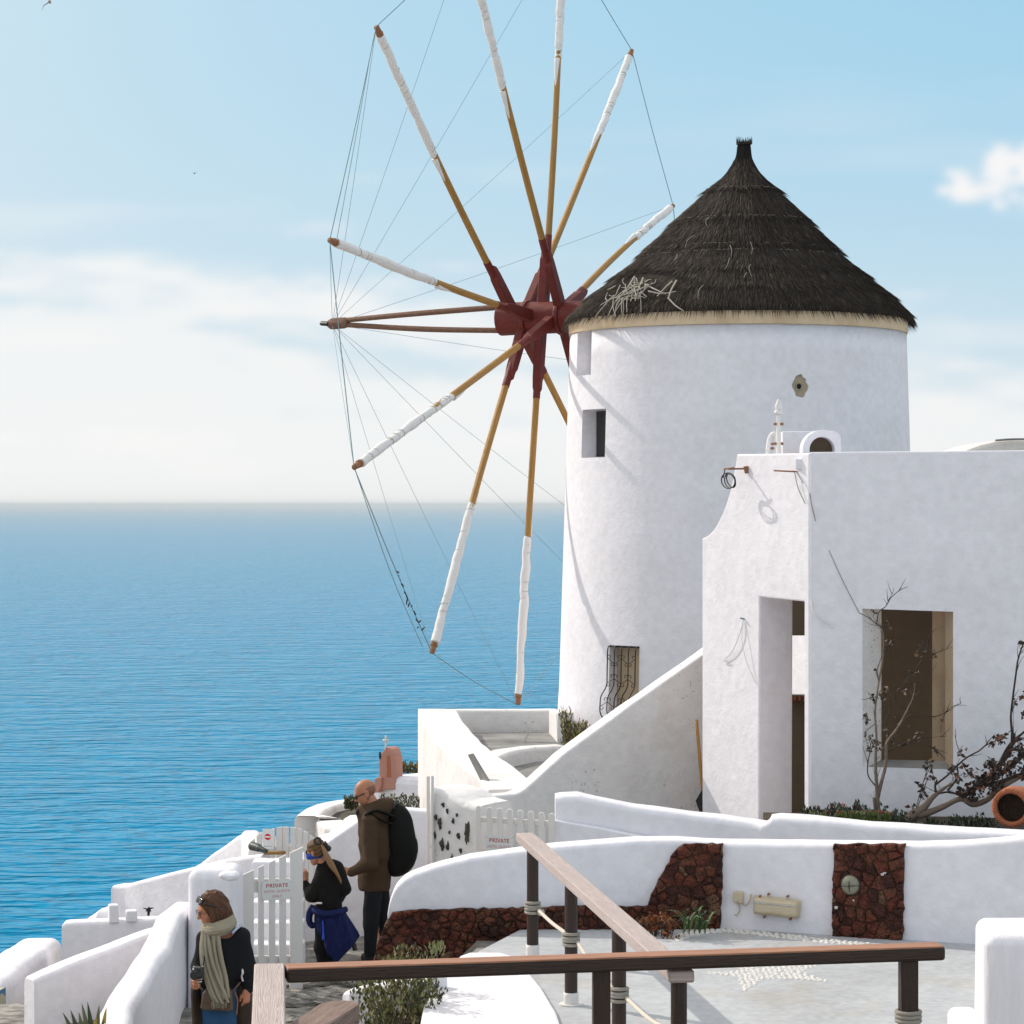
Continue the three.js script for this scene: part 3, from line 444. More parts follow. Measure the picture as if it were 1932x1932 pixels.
// ------------------------------------------------------------------ the white house
{
  const PL = plane(1323, 29.3, 1527, 27.5), PF = plane(1527, 27.5, 2000, 27.0), o = at(1600, HORIZON, 28.5); o.y = 0.4;
  const house = thing('white_house', 'white cubic house with open doorway and an empty window, beside the windmill', 'house', null, o);
  const left = slab(PL, [[1324.5, 1620], [1324.5, 1015.5], [1331, 1013], [1337, 1009], [1346, 1000], [1353.6, 988], [1363, 969], [1370, 951], [1377, 928], [1383, 901], [1387.5, 876], [1390, 857], [1527, 855], [1527, 1620], [1517, 1620], [1517, 1135], [1433, 1126.5], [1431.5, 1620]], 0.46, { r: 0.018 });
  part('side_wall', left, M.white, house);
  const hole = [[1624, 1145], [1801.6, 1151], [1801.6, 1455], [1624.5, 1449.5]];
  part('front_wall', slab(PF, [[1527.5, 1620], [1527.5, 853], [2010, 849], [2010, 1640]], 0.32, { r: 0.018, holes: [hole], out: 0.004 }), M.white, house);
  const prism = (pts, y0, y1) => { const s = shapeOf(pts.map(([u, w]) => new THREE.Vector2(u, -w))), g = new THREE.ExtrudeGeometry(s, { depth: y1 - y0, bevelEnabled: false }); g.rotateX(-Math.PI / 2); g.translate(0, y0, 0); g.applyMatrix4(PF.matrix()); return g; };
  // in PF axes: x along the wall, z out of it
  const u = (px) => PF.uv(px, 1300).x, h = (py) => PF.uv(1710, py).y;
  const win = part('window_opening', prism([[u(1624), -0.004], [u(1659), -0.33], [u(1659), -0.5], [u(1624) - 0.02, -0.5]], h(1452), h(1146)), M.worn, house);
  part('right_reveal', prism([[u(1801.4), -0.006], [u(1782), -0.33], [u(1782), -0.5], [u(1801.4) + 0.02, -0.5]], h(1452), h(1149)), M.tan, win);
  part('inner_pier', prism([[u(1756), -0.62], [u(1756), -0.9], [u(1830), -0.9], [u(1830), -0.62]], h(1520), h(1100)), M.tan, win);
  part('sill', (() => { const s = shapeOf([[-0.012, h(1461)], [-0.012, h(1456)], [-0.36, h(1440)], [-0.36, h(1465)]].map(([z, y]) => new THREE.Vector2(z, y))); const g = new THREE.ExtrudeGeometry(s, { depth: u(1800) - u(1626), bevelEnabled: false }); g.rotateY(-Math.PI / 2); g.translate(u(1800), 0, 0); g.applyMatrix4(PF.matrix(0.012)); return g; })(), M.concrete, win);
  // room behind: back wall with an opening, inner walls, floor and roof
  const PB = plane(1440, 31.4, 2010, 30.9);
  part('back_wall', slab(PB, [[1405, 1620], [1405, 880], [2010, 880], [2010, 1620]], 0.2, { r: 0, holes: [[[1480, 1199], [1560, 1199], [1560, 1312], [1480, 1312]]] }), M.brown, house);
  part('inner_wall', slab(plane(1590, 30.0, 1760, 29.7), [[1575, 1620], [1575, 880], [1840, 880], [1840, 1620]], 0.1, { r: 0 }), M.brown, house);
  part('roof', slab(PF, [[1500, 866], [2000, 862], [2000, 884], [1500, 884]], 4.2, { r: 0, out: -0.1 }), M.white, house);
  part('far_wall', slab(plane(1990, 27.2, 2000, 31.2), [[1990, 870], [2000, 870], [2000, 1600], [1990, 1620]], 0.2, { r: 0 }), M.white, house);
  const court = single('courtyard_wall', slab(plane(1440, 36.6, 1640, 33.4), [[1440, 1420], [1440, 1120], [1640, 1000], [1640, 1420]], 0.3), M.white, 'sunlit white courtyard wall glimpsed through the doorway of the white house', 'wall');
  const tiles = []; for (let i = 0; i < 9; i++) { const p = at(1484 + i * 9, 1318, 31.3); tiles.push(new THREE.CylinderGeometry(0.028, 0.032, 0.3, 8, 1, false, 0, Math.PI).rotateX(Math.PI / 2 - 0.2).translate(p.x, p.y - 0.01, p.z + 0.1)); }
  tiles.forEach((t) => part('roof_tile', t, M.terracotta, house));
  // ---- fittings on the house wall
  const wallPt = (P, px, py, out) => P.hit(px, py).addScaledVector(P.n, out);
  const coil = thing('cable_coil', 'black coiled cable hanging from a small bracket on the sunlit house wall', 'cable', null, wallPt(PL, 1408, 885, 0));
  part('bracket', [limb([wallPt(PL, 1409, 884, -0.02), wallPt(PL, 1405, 885, 0.22)], 0.012, 6), limb([wallPt(PL, 1397, 885, 0.22), wallPt(PL, 1412, 883, 0.2)], 0.010, 6), limb([wallPt(PL, 1410, 880, 0.02), wallPt(PL, 1411, 893, 0.02)], [0.03, 0.02], 7)], M.rust, coil);
  const loops = []; for (let k = 0; k < 3; k++) { const pts = []; for (let i = 0; i <= 18; i++) { const a = i / 18 * 6.283; pts.push(wallPt(PL, 1402 + k * 2.5 + Math.cos(a) * (13 - k), 907 + Math.sin(a) * (14 - k) + Math.cos(a) * 4, 0.2 + 0.02 * Math.sin(a + k))); } loops.push(limb(pts, 0.0075, 5, 36)); }
  loops.push(limb([wallPt(PL, 1398, 886, 0.22), wallPt(PL, 1394, 893, 0.2), wallPt(PL, 1392, 902, 0.2)], 0.006, 5));
  part('cable', loops, M.black, coil);
  const cord = (name, label, pts, P, r, mat) => single(name, limb(pts.map(([x, y, q]) => wallPt(P, x, y, q)), r, 5), mat, label, 'cable');
  const arm = thing('wall_bracket', 'rusty wire arm with thin hanging cables by the corner of the house', 'bracket', null, wallPt(PL, 1497, 888, 0));
  part('arm', limb([wallPt(PL, 1505, 890, -0.02), wallPt(PL, 1498, 889, 0.12), wallPt(PL, 1488, 888, 0.2)], 0.009, 5), M.rust, arm);
  part('cable', [limb([wallPt(PL, 1503, 889, 0.03), wallPt(PL, 1510, 920, 0.03), wallPt(PL, 1522, 950, 0.02)], 0.005, 5), limb([wallPt(PL, 1506, 889, 0.03), wallPt(PL, 1520, 912, 0.03)], 0.004, 5)], M.concrete, arm);
  cord('loose_wire', 'thin pale wire trailing down from the house corner onto the shaded wall', [[1528, 930, 0.02], [1531, 950, 0.02], [1537, 975, 0.02], [1539, 983, 0.03]], PF, 0.005, M.concrete);
  cord('loose_wire', 'long thin wire slanting down the shaded wall to the top of the window', [[1564, 1038, 0.01], [1590, 1095, 0.015], [1621, 1156, 0.01]], PF, 0.0035, M.concrete);
  cord('cable_end', 'short twisted cable end with blue tape beside the doorway corner', [[1531, 1132, 0.01], [1533, 1146, 0.03], [1543, 1162, 0.03], [1556, 1172, 0.04], [1570, 1180, 0.03], [1571, 1184, 0.06]], PF, 0.007, M.worn);
  const hang = thing('hanging_wire', 'thin wire hooped over a nail on the sunlit wall left of the doorway', 'wire', null, wallPt(PL, 1404, 1168, 0));
  part('wire', [limb([wallPt(PL, 1404, 1168, 0.01), wallPt(PL, 1400, 1195, 0.03), wallPt(PL, 1386, 1228, 0.03), wallPt(PL, 1367, 1248, 0.02), wallPt(PL, 1376, 1246, 0.03)], 0.006, 5), limb([wallPt(PL, 1404, 1168, 0.01), wallPt(PL, 1405, 1200, 0.04), wallPt(PL, 1413, 1245, 0.04), wallPt(PL, 1428, 1290, 0.01)], 0.0045, 5)], M.paint, hang);
  part('nail', limb([wallPt(PL, 1404, 1168, -0.01), wallPt(PL, 1404, 1166, 0.05)], 0.01, 6), M.line, hang);
  // ---- on the roof
  const D = 29.2;
  const chim = thing('vaulted_chimney', 'low white vaulted vent with an arched dark mouth on the house roof', 'chimney', null, at(1535, 860, D));
  const PV = plane(1470, D, 1590, D);
  part('body', slab(PV, [[1476, 880], [1476, 815], [1480, 813.5], [1574, 813.5], [1582, 817], [1587, 826], [1588, 880]], 0.55, { r: 0.012 }), M.white, chim);
  const arc = (r0, r1) => { const s = new THREE.Shape(); s.absarc(0, 0, r1, 0, Math.PI); s.lineTo(-r1, -0.3); s.lineTo(-r0, -0.3); s.absarc(0, 0, r0, Math.PI, 0, true); s.lineTo(r0, -0.3); s.lineTo(r1, -0.3); return s; };
  const c = at(1545, 849, D - 0.32); const s1 = 1 / (F / D);
  const ring = new THREE.ExtrudeGeometry(arc(23 * s1, 36 * s1), { depth: 0.3, bevelEnabled: true, bevelSize: 0.01, bevelThickness: 0.01, bevelOffset: -0.01, curveSegments: 20 }); ring.translate(c.x, c.y, c.z); part('arch', ring, M.white, chim);
  const mouth = new THREE.ExtrudeGeometry((() => { const s = new THREE.Shape(); s.absarc(0, 0, 24 * s1, 0, Math.PI); s.lineTo(-24 * s1, -0.3); s.lineTo(24 * s1, -0.3); return s; })(), { depth: 0.02, bevelEnabled: false, curveSegments: 20 }); mouth.translate(c.x, c.y, c.z + 0.05); part('mouth', mouth, M.brown, chim);
  const pipe = thing('flue_pipe', 'thin white flue pipe with bulbous cap and rusty clamps on the house roof', 'pipe', null, at(1468, 860, D - 0.5));
  const pp = (px, py) => at(px, py, D - 0.5);
  part('pipe', limb([pp(1470, 880), pp(1469, 825), pp(1468.5, 782)], [0.032, 0.028, 0.022], 10, 8), M.paint, pipe);
  part('cap', (() => { const b = pp(1469, 781), k = (D - 0.5) / F, g = new THREE.LatheGeometry([[0.5, -1], [8, 0], [9, 3], [7.5, 6], [5, 7], [6.8, 11], [6.6, 16], [4, 23], [1.5, 28], [0.01, 29]].map(([r, y]) => new THREE.Vector2(r * k, y * k)), 18); g.translate(b.x, b.y, b.z); return g; })(), M.paint, pipe);
  for (const y of [800, 837]) part('clamp', limb([pp(1460, y), pp(1478, y)], 0.018, 6), M.rust, pipe);
  const bell = thing('roof_arch', 'small worn white arch standing beside the flue pipe on the roof', 'arch', null, at(1456, 860, D));
  part('arch', limb([at(1449, 880, D - 0.3), at(1450, 840, D - 0.3), at(1455, 822, D - 0.3), at(1461, 819, D - 0.3), at(1464, 835, D - 0.3), at(1465, 880, D - 0.3)], 0.028, 9, 24), M.worn, bell);
  part('brace', [limb([at(1448, 838, D - 0.3), at(1474, 837, D - 0.3)], 0.012, 5), limb([at(1454, 846, D - 0.3), at(1472, 845, D - 0.3)], 0.014, 5)], M.rust, bell);
}
// far roof vault seen over the house
{
  const o = thing('vaulted_roof', 'pale low vaulted roof of a far building above the house at the right edge', 'roof', null, at(1900, 870, 62));
  const pts = [[1815, 900], [1818, 850], [1830, 845], [1850, 838], [1875, 832], [1905, 829], [1960, 829], [2010, 836], [2030, 900]];
  part('vault', slab(plane(1815, 62, 2030, 62), pts, 4, { r: 0.1 }), M.cream.clone(), o); o.children[0].material.color.setRGB(0.82, 0.78, 0.77);
  part('ridge', limb([at(1878, 831, 61.9), at(1905, 829, 61.9), at(1960, 828.5, 61.9)], 0.03, 6), M.concrete, o);
}
// ------------------------------------------------------------------ terrace walls below the windmill
single('parapet_wall', ribbon([[792, 40.6, 1340], [1052, 40.9, 1340]], { thick: 0.3, base: -1, r: 0.04, front: true }), M.worn, 'white back parapet of the windmill terrace standing against the sea', 'wall');
single('parapet_wall', ribbon([[1036, 40.55, 1340], [1052, 38.9, 1345]], { thick: 0.25, base: 0, r: 0.03, front: true }), M.worn, 'short white wall end between the back parapet and the windmill', 'wall');
single('parapet_wall', ribbon([[790, 40.4, 1341], [798, 38.2, 1362], [824, 34.8, 1400], [850, 33.2, 1425], [880, 31.8, 1448], [905, 31.0, 1470], [918, 30.4, 1490]], { thick: 0.62, base: -1.2, r: 0.05, front: true }), M.worn, 'broad sunlit white side wall of the windmill terrace with flaking paint', 'wall');
structure('mill_terrace_floor', (() => { const p = [[790, 40.5], [1056, 40.7], [1060, 35], [900, 31.5]].map(([x, d]) => at(x, HORIZON, d)); const g = new THREE.ShapeGeometry(shapeOf(p.map((q) => new THREE.Vector2(q.x, -q.z)))); g.rotateX(-Math.PI / 2); g.translate(0, 0.56, 0); return g; })(), M.concrete);
single('curved_parapet', ribbon([[892, 33.6, 1445], [915, 34.0, 1435], [940, 34.6, 1424], [973, 35.4, 1412], [1010, 36.0, 1407], [1066, 36.2, 1404]], { thick: 0.35, base: -0.5, r: 0.06 }), M.worn, 'low curved white parapet between the terrace floor and the windmill foot', 'wall');
single('leaning_plank', slab(plane(885, 31.2, 930, 30.8), [[882, 1424], [889, 1422], [932, 1494], [918, 1496]], 0.04, { r: 0.004 }), M.concrete, 'grey plank leaning across the gap at the end of the terrace wall', 'plank');
single('stair_parapet', ribbon([[872, 28.6, 1502], [889, 28.7, 1500], [935, 28.9, 1498], [973, 29.0, 1495], [984, 29.05, 1491], [992, 29.1, 1485.6], [1061, 29.35, 1423], [1192, 29.9, 1326.5], [1322, 30.35, 1236], [1350, 30.45, 1216]], { thick: 0.22, base: -0.6, r: 0.03, step: 0.06, lump: 0.006 }), M.worn, 'white stair parapet rising diagonally to the house in front of the windmill', 'wall');
// spade behind the house corner
{
  const o = thing('spade', 'spade with a wooden handle leaning behind the corner of the house', 'spade', null, at(1318, 1500, 28.7));
  part('handle', limb([at(1314, 1358, 29.75), at(1318.5, 1410, 29.65), at(1326, 1500, 29.5)], 0.019, 8), M.ochre, o);
  part('blade', slab(plane(1308, 29.6, 1335, 29.4), [[1312, 1511], [1323, 1492], [1334, 1500], [1336, 1545], [1320, 1533]], 0.015, { r: 0.004 }), M.iron, o);
}
// whitewashed rubble gate pier with dark bare stones
{
  const D0 = 25.6, P = plane(815, D0 + 0.25, 905, D0 - 0.1), o = thing('rubble_pier', 'whitewashed rubble stone pier with bare dark stones beside the small gate', 'pier', null, at(860, 1700, D0));
  part('plaster', ribbon([[813, D0 + 0.25, 1486], [830, D0 + 0.2, 1490], [850, D0 + 0.1, 1500], [875, D0, 1515], [903, D0 - 0.1, 1523]], { thick: 0.6, base: -0.4, r: 0.06, lump: 0.03, front: true, step: 0.05 }), M.worn, o);
  const R = rng(8);
  const spots = [[883, 1574, 11, 26], [832, 1553, 4.5, 12], [858, 1549, 4, 8], [868, 1577, 4.5, 9], [836, 1592, 5, 13], [847, 1597, 3.5, 13], [855, 1618, 3.5, 9], [825, 1541, 3, 7], [846, 1530, 3, 6], [865, 1537, 3, 5], [822, 1575, 3, 8], [851, 1570, 3, 5], [838, 1518, 2.5, 5], [872, 1604, 4, 7]];
  for (const [x, y, w, h] of spots) {
    const c = P.hit(x, y), k = D0 / F, g = new THREE.IcosahedronGeometry(1, 2), q = g.attributes.position, sd = R() * 50;
    for (let i = 0; i < q.count; i++) { const f = 0.35 + 0.95 * noise3(q.getX(i) * 2.6 + sd, q.getY(i) * 2.6, q.getZ(i) * 2.6); q.setXYZ(i, q.getX(i) * f * w * k, q.getY(i) * f * h * k, q.getZ(i) * f * 0.05); }
    g.computeVertexNormals(); g.applyMatrix4(new THREE.Matrix4().makeBasis(P.u, V(0, 1, 0), P.n).setPosition(c)); part('stone', g, M.darkStone, o);
  }
}
// stair wall and white post behind the man
single('stair_wall', ribbon([[560, 26.3, 1626], [574, 26.3, 1616], [675, 26.6, 1547], [724, 26.8, 1523.5], [757, 26.9, 1523], [822, 26.9, 1528.5]], { thick: 0.25, base: -0.5, r: 0.03, front: false, step: 0.06 }), M.white, 'grey shaded stair wall with rising top edge behind the bald man', 'wall');
single('gate_post', [box(0.035, 1.9, 0.04, at(811, 1640, 25.8)), box(0.03, 1.9, 0.04, at(818, 1640, 25.8))].length ? merge([box(0.035, 1.9, 0.04, at(808, 1640, 25.9)), box(0.028, 1.9, 0.04, at(816, 1640, 25.8))]) : null, M.paint, 'thin white double post standing between the stair wall and the rubble pier', 'post');

// ------------------------------------------------------------------ long garden wall with red lava stone panels
const TW = (px) => px < 1365 ? 22.8 : lerp(22.8, 21.8, (px - 1365) / 575);
{
  const o = thing('garden_wall', 'long curving white wall with panels of dark red lava stone', 'wall', null, at(1300, 1760, 22.7));
  const top = [[731, 1716], [732.5, 1706], [735, 1693], [740, 1679], [745, 1669], [754, 1658], [764, 1650], [777, 1643], [791, 1638], [811, 1631], [832, 1625], [886, 1612], [954, 1603], [994, 1597.5], [1048, 1590], [1118, 1584.5], [1200, 1578.5], [1281, 1578], [1365, 1583], [1457, 1585], [1575, 1585], [1727, 1587.4], [1808, 1584.7], [1870, 1580], [1960, 1572]];
  part('plaster', ribbon(top.map(([x, y]) => [x, TW(x), y]), { thick: 0.34, base: -0.4, r: 0.05, lump: 0.006, step: 0.08 }), M.white, o);
  const P1 = plane(700, 22.8, 1365, 22.8), P2 = plane(1365, 22.8, 1940, 21.8);
    function stones(P, outline, size, seed, out, proud) {
    const R = rng(seed), poly = []; outline.forEach(([x, y], i) => { const a = P.uv(x, y), b = P.uv(...outline[(i + 1) % outline.length]), n = Math.max(1, Math.round(a.distanceTo(b) / 0.05)); for (let k = 0; k < n; k++) { const q = a.clone().lerp(b, k / n); q.x += (R() - 0.5) * 0.018; q.y += (R() - 0.5) * 0.018; poly.push(q); } });
    const lo = new THREE.Vector2(Infinity, Infinity), hi = lo.clone().negate();
    for (const p of poly) { lo.min(p); hi.max(p); }
    part('mortar', (() => { const g = new THREE.ExtrudeGeometry(shapeOf(poly), { depth: out + 0.03, bevelEnabled: false }); g.translate(0, 0, -0.03); g.applyMatrix4(P.matrix()); return g; })(), M.mortar, o);
    const seeds = [];
    for (let y = lo.y - size; y < hi.y + size; y += size * 0.86) for (let x = lo.x - size; x < hi.x + size; x += size * (0.6 + R() * 0.95)) seeds.push(new THREE.Vector2(x + (R() - 0.5) * size * 0.6, y + (R() - 0.5) * size * 0.9));
    for (const s of seeds) {
      let c = poly.map((p) => p.clone());
      for (const t of seeds) {
        if (t === s || t.distanceTo(s) > size * 2.6) continue;
        const n = t.clone().sub(s), L = n.length(); n.divideScalar(L); const k = L / 2 - 0.0035, res = [];
        for (let i = 0; i < c.length; i++) { const a = c[i], b = c[(i + 1) % c.length], da = a.clone().sub(s).dot(n) - k, db = b.clone().sub(s).dot(n) - k; if (da <= 0) res.push(a); if ((da < 0) !== (db < 0)) res.push(a.clone().lerp(b, da / (da - db))); }
        c = res; if (c.length < 3) break;
      }
      c = c.filter((p, i) => p.distanceTo(c[(i + 1) % c.length]) > 0.006);
      if (c.length < 3) continue;
      const m = new THREE.Vector2(); for (const p of c) m.add(p); m.divideScalar(c.length);
      let area = 0; c.forEach((p, i) => { const q = c[(i + 1) % c.length]; area += p.x * q.y - q.x * p.y; }); if (Math.abs(area) < size * size * 0.07) continue;
      if (area < 0) c.reverse();
      const rows = [], h = proud * (0.35 + R() * 1.1), tilt = new THREE.Vector2((R() - 0.5) * 0.4, (R() - 0.5) * 0.4), off = new THREE.Vector2((R() - 0.5) * 0.02, (R() - 0.5) * 0.02);
      for (const [sc, z] of [[1, -0.002], [0.95, h * 0.4], [0.8, h * 0.8], [0.45, h * 1.02], [0.001, h * 1.08]]) rows.push([...c, c[0]].map((p) => { const q = p.clone().sub(m).multiplyScalar(sc).add(m).addScaledVector(off, 1 - sc), d = q.clone().sub(m); return { p: V(q.x, q.y, out + z + (z > 0 ? d.dot(tilt) * 0.5 : 0)), u: q.x, v: q.y }; }));
      const g = grid(rows.reverse()); g.applyMatrix4(P.matrix()); part('stone', g, M.lava[R() < 0.42 ? 0 : R() < 0.5 ? 1 : R() < 0.75 ? 2 : 3], o);
    }
  }
  stones(P1, [[740, 1721], [775, 1716], [805, 1715], [870, 1713.5], [954, 1712], [1010, 1711], [1064, 1708], [1118, 1708.5], [1170, 1710], [1216, 1709], [1224, 1706], [1232, 1768], [1232, 1850], [700, 1850], [707, 1810], [713, 1780], [726, 1747]], 0.088, 11, 0.045, 0.03);
  stones(P1, [[1222.6, 1706.6], [1229.4, 1685], [1243, 1660.5], [1256.5, 1633.5], [1270, 1609], [1281, 1596], [1292, 1590.5], [1325, 1591], [1364, 1591], [1364, 1652], [1359, 1752], [1300, 1775], [1233, 1790]], 0.105, 12, 0.025, 0.026);
  stones(P2, [[1574, 1591], [1640, 1592], [1708, 1591], [1707, 1650], [1704, 1776], [1640, 1781], [1570, 1777], [1572, 1680]], 0.115, 13, 0.02, 0.03);
  // things fixed to the wall
  const lp = (px, py, out) => P2.hit(px, py).addScaledVector(P2.n, out);
  const lamp = thing('bulkhead_light', 'long yellowed plastic bulkhead light on the white wall between the stone panels', 'wall light', null, lp(1467, 1711, 0));
  const bx = (name, x0, y0, x1, y1, d, mat, r, par, tilt = 0.045, z = 0) => { const a = P2.uv(x0, y0), b = P2.uv(x1, y1), g = new RoundedBoxGeometry(Math.abs(b.x - a.x), Math.abs(a.y - b.y), d, 3, r); g.rotateZ(-tilt); g.translate((a.x + b.x) / 2, (a.y + b.y) / 2, d / 2 + z); g.applyMatrix4(P2.matrix()); return part(name, g, mat, par); };
  bx('base', 1423, 1690, 1511, 1731, 0.035, M.yellowed, 0.015, lamp);
  bx('diffuser', 1425, 1692.5, 1509, 1728.5, 0.085, M.yellowed, 0.035, lamp, 0.045, 0.012);
  bx('seam', 1427, 1703, 1507, 1705, 0.006, M.worn, 0.0025, lamp, 0.045, 0.094);
  for (const [x, y] of [[1436, 1690], [1452, 1686], [1488, 1690], [1444, 1729], [1493, 1733]]) part('clip', limb([lp(x, y, 0.01), lp(x, y, 0.05)], 0.011, 6), M.rust, lamp);
  const jb = thing('junction_box', 'small cream junction box with a cable loop on the white wall beside the long light', 'junction box', null, lp(1394, 1693, 0));
  bx('box', 1386, 1681, 1404, 1703, 0.05, M.yellowed, 0.01, jb, 0.02);
  part('cable', [limb([lp(1394, 1703, 0.02), lp(1397, 1715, 0.02), lp(1393, 1724, 0.02), lp(1387, 1726, 0.01)], 0.006, 6), limb([lp(1399, 1703, 0.02), lp(1408, 1708, 0.02), lp(1416, 1698, 0.02), lp(1418, 1686, 0.02)], 0.006, 6)], M.yellowed, jb);
  const rd = thing('porthole_lamp', 'round glass porthole lamp set among the red stones of the rightmost panel', 'wall light', null, lp(1607, 1669, 0));
  const gm = new THREE.MeshPhysicalMaterial({ name: 'smoky_lamp_glass', color: new THREE.Color(0.20, 0.19, 0.13), roughness: 0.12, clearcoat: 1 });
  const dome = new THREE.SphereGeometry(0.085, 24, 12, 0, 6.2832, 0, Math.PI / 2).rotateX(Math.PI / 2).scale(1, 1.05, 0.6); dome.applyMatrix4(P2.matrix()); const dp = lp(1607, 1668, 0.045).sub(P2.a); dome.translate(dp.x, dp.y, dp.z); part('glass', dome, gm, rd);
  const rim = new THREE.TorusGeometry(0.087, 0.011, 8, 28); rim.applyMatrix4(P2.matrix()); rim.translate(dp.x, dp.y, dp.z); part('rim', rim, M.railDark, rd);
  part('guard', [limb([lp(1589, 1670, 0.06), lp(1607, 1669, 0.105), lp(1626, 1669, 0.06)], 0.004, 5), limb([lp(1607, 1650, 0.06), lp(1607, 1669, 0.105), lp(1607, 1687, 0.06)], 0.004, 5)], M.iron, rd);
  // patches of bare white lime on some stones
  for (const [x, y] of [[1636, 1654], [1646, 1655], [1667, 1648], [1671, 1645], [1580, 1711], [1614, 1697]]) { const g = new THREE.IcosahedronGeometry(0.016, 0); const p = lp(x, y, 0.045); g.scale(1.2, 1, 0.5); g.translate(p.x, p.y, p.z); part('lime_splash', g, M.worn, o); }
}
// pebble strip along the wall's foot and a pebble star, white pebbles pressed into the floor
function pebbles(name, label, poly, seed, step) {
  const R = rng(seed), w = poly.map(([x, y]) => { const p = at(x, y, depthAt(y, TERR)); return new THREE.Vector2(p.x, p.z); }), lo = w[0].clone(), hi = w[0].clone(), geos = [];
  for (const p of w) { lo.min(p); hi.max(p); }
  const inside = (x, y) => { let c = false; for (let i = 0, j = w.length - 1; i < w.length; j = i++) if ((w[i].y > y) !== (w[j].y > y) && x < (w[j].x - w[i].x) * (y - w[i].y) / (w[j].y - w[i].y) + w[i].x) c = !c; return c; };
  const base = new THREE.IcosahedronGeometry(1, 1);
  for (let y = lo.y; y < hi.y; y += step * 0.8) for (let x = lo.x; x < hi.x; x += step) { const px = x + (R() - 0.5) * step * 0.5, py = y + (R() - 0.5) * step * 0.5; if (!inside(px, py)) continue; const g = base.clone(); g.scale(step * (0.42 + R() * 0.15), step * 0.24, step * (0.34 + R() * 0.1)); g.rotateY(R() * 6.3); g.translate(px, TERR - 0.002, py); geos.push(g); }
  const m = single(name, merge(geos), M.pebble, label, 'pebbles'); m.userData.kind = 'stuff'; return m;
}
pebbles('pebble_star', 'star of white pebbles set into the grey terrace floor', [[1319, 1836], [1372, 1834], [1394, 1832], [1398, 1806], [1440, 1820], [1490, 1822], [1559, 1815], [1512, 1834], [1568, 1853], [1490, 1848], [1445, 1847], [1406, 1870], [1394, 1843]], 21, 0.045);
pebbles('pebble_strip', 'strip of white pebbles along the foot of the lava stone wall', [[1264, 1768], [1300, 1757], [1362, 1752], [1420, 1756], [1500, 1765], [1572, 1774], [1640, 1780], [1640, 1784], [1570, 1781], [1500, 1774], [1420, 1764], [1366, 1759], [1320, 1763], [1280, 1776]], 22, 0.05);

// ------------------------------------------------------------------ planter wall and house planting bed
single('planter_wall', ribbon([[1048, 25.2, 1498], [1062, 25.2, 1495.5], [1091, 25.2, 1494], [1124, 25.2, 1502], [1200, 25.2, 1516], [1281, 25.2, 1527], [1362, 25.2, 1538], [1425, 25.15, 1548], [1438, 25.1, 1549.5], [1446, 25.1, 1545], [1456, 25.1, 1537], [1472, 25.1, 1534], [1537, 25.0, 1538.5], [1645, 24.9, 1549.5], [1754, 24.8, 1557], [1850, 24.7, 1562], [1960, 24.6, 1568]], { thick: 0.42, base: -0.3, r: 0.07, lump: 0.014, step: 0.06 }), M.white, 'thick lumpy white planter wall in front of the house, its top edge sunlit', 'wall');
single('planter_ledge', ribbon([[1047, 25.12, 1548], [1130, 25.1, 1562], [1216, 25.08, 1579], [1300, 25.05, 1592]], { thick: 0.09, base: -0.3, r: 0.02, lump: 0.006, front: true }), M.white, 'slanting lower ledge on the front of the planter wall beside the small gate', 'ledge');
structure('planting_bed', (() => { const p = [[1440, 25.3], [2000, 24.7], [2000, 27.3], [1440, 27.6]].map(([x, d]) => at(x, HORIZON, d)); const g = new THREE.ShapeGeometry(shapeOf(p.map((q) => new THREE.Vector2(q.x, -q.z)))); g.rotateX(-Math.PI / 2); g.translate(0, 0.86, 0); return g; })(), M.soil);

// ------------------------------------------------------------------ walls stepping down to the left
single('stepped_wall', ribbon([[209, 27.2, 1667], [214, 27.2, 1665.5], [234.5, 27.1, 1664], [262, 26.9, 1656], [359, 26.4, 1632], [427, 26.0, 1617], [462, 25.8, 1611], [492, 25.7, 1608]], { thick: 0.24, base: -3, r: 0.05 }), M.white, 'long grey shaded wall climbing to the right in front of the sea', 'wall');
{
  const o = thing('sloped_buttress', 'steep white wall end with a sunlit sloping top left of the arched gate', 'wall', null, at(420, 1640, 27));
  part('wall', ribbon([[356, 28.2, 1635], [362, 28.1, 1629], [398, 27.7, 1602], [442, 27.2, 1570], [447, 27.15, 1567.5], [462, 27.0, 1566], [466, 27.0, 1572]], { thick: 0.4, base: -1, r: 0.07, lump: 0.02, step: 0.05 }), M.white, o);
  part('side', ribbon([[455, 27.0, 1567], [467, 26.1, 1603]], { thick: 0.2, base: -1, r: 0.06, front: true }), M.worn, o);
}
single('low_wall', ribbon([[116, 26.0, 1741], [119, 26.0, 1737], [126, 26, 1735.5], [220, 26, 1732], [320, 26, 1727]], { thick: 0.24, base: -4, r: 0.05 }), M.white, 'low white wall with two small blocks standing on its top', 'wall');
for (const [x0, x1, y0, y1, lab] of [[205, 223, 1706, 1740, 'taller white plaster block standing on the low wall'], [237.5, 258, 1717, 1738, 'shorter white plaster block standing on the low wall']]) single('plaster_block', box((x1 - x0) * 26 / F, (y1 - y0) * 26 / F, 0.13, at((x0 + x1) / 2, (y0 + y1) / 2, 26.02), 0.25, 0.015), M.white, lab, 'block');
single('rounded_wall', ribbon([[118, 27.6, 1748], [142, 27.5, 1732], [160, 27.4, 1719], [178, 27.3, 1709.5], [190, 27.3, 1707.5], [214, 27.3, 1707]], { thick: 0.45, base: -4, r: 0.16, lump: 0.02 }), M.white, 'short rounded white wall rising behind the plaster blocks', 'wall');
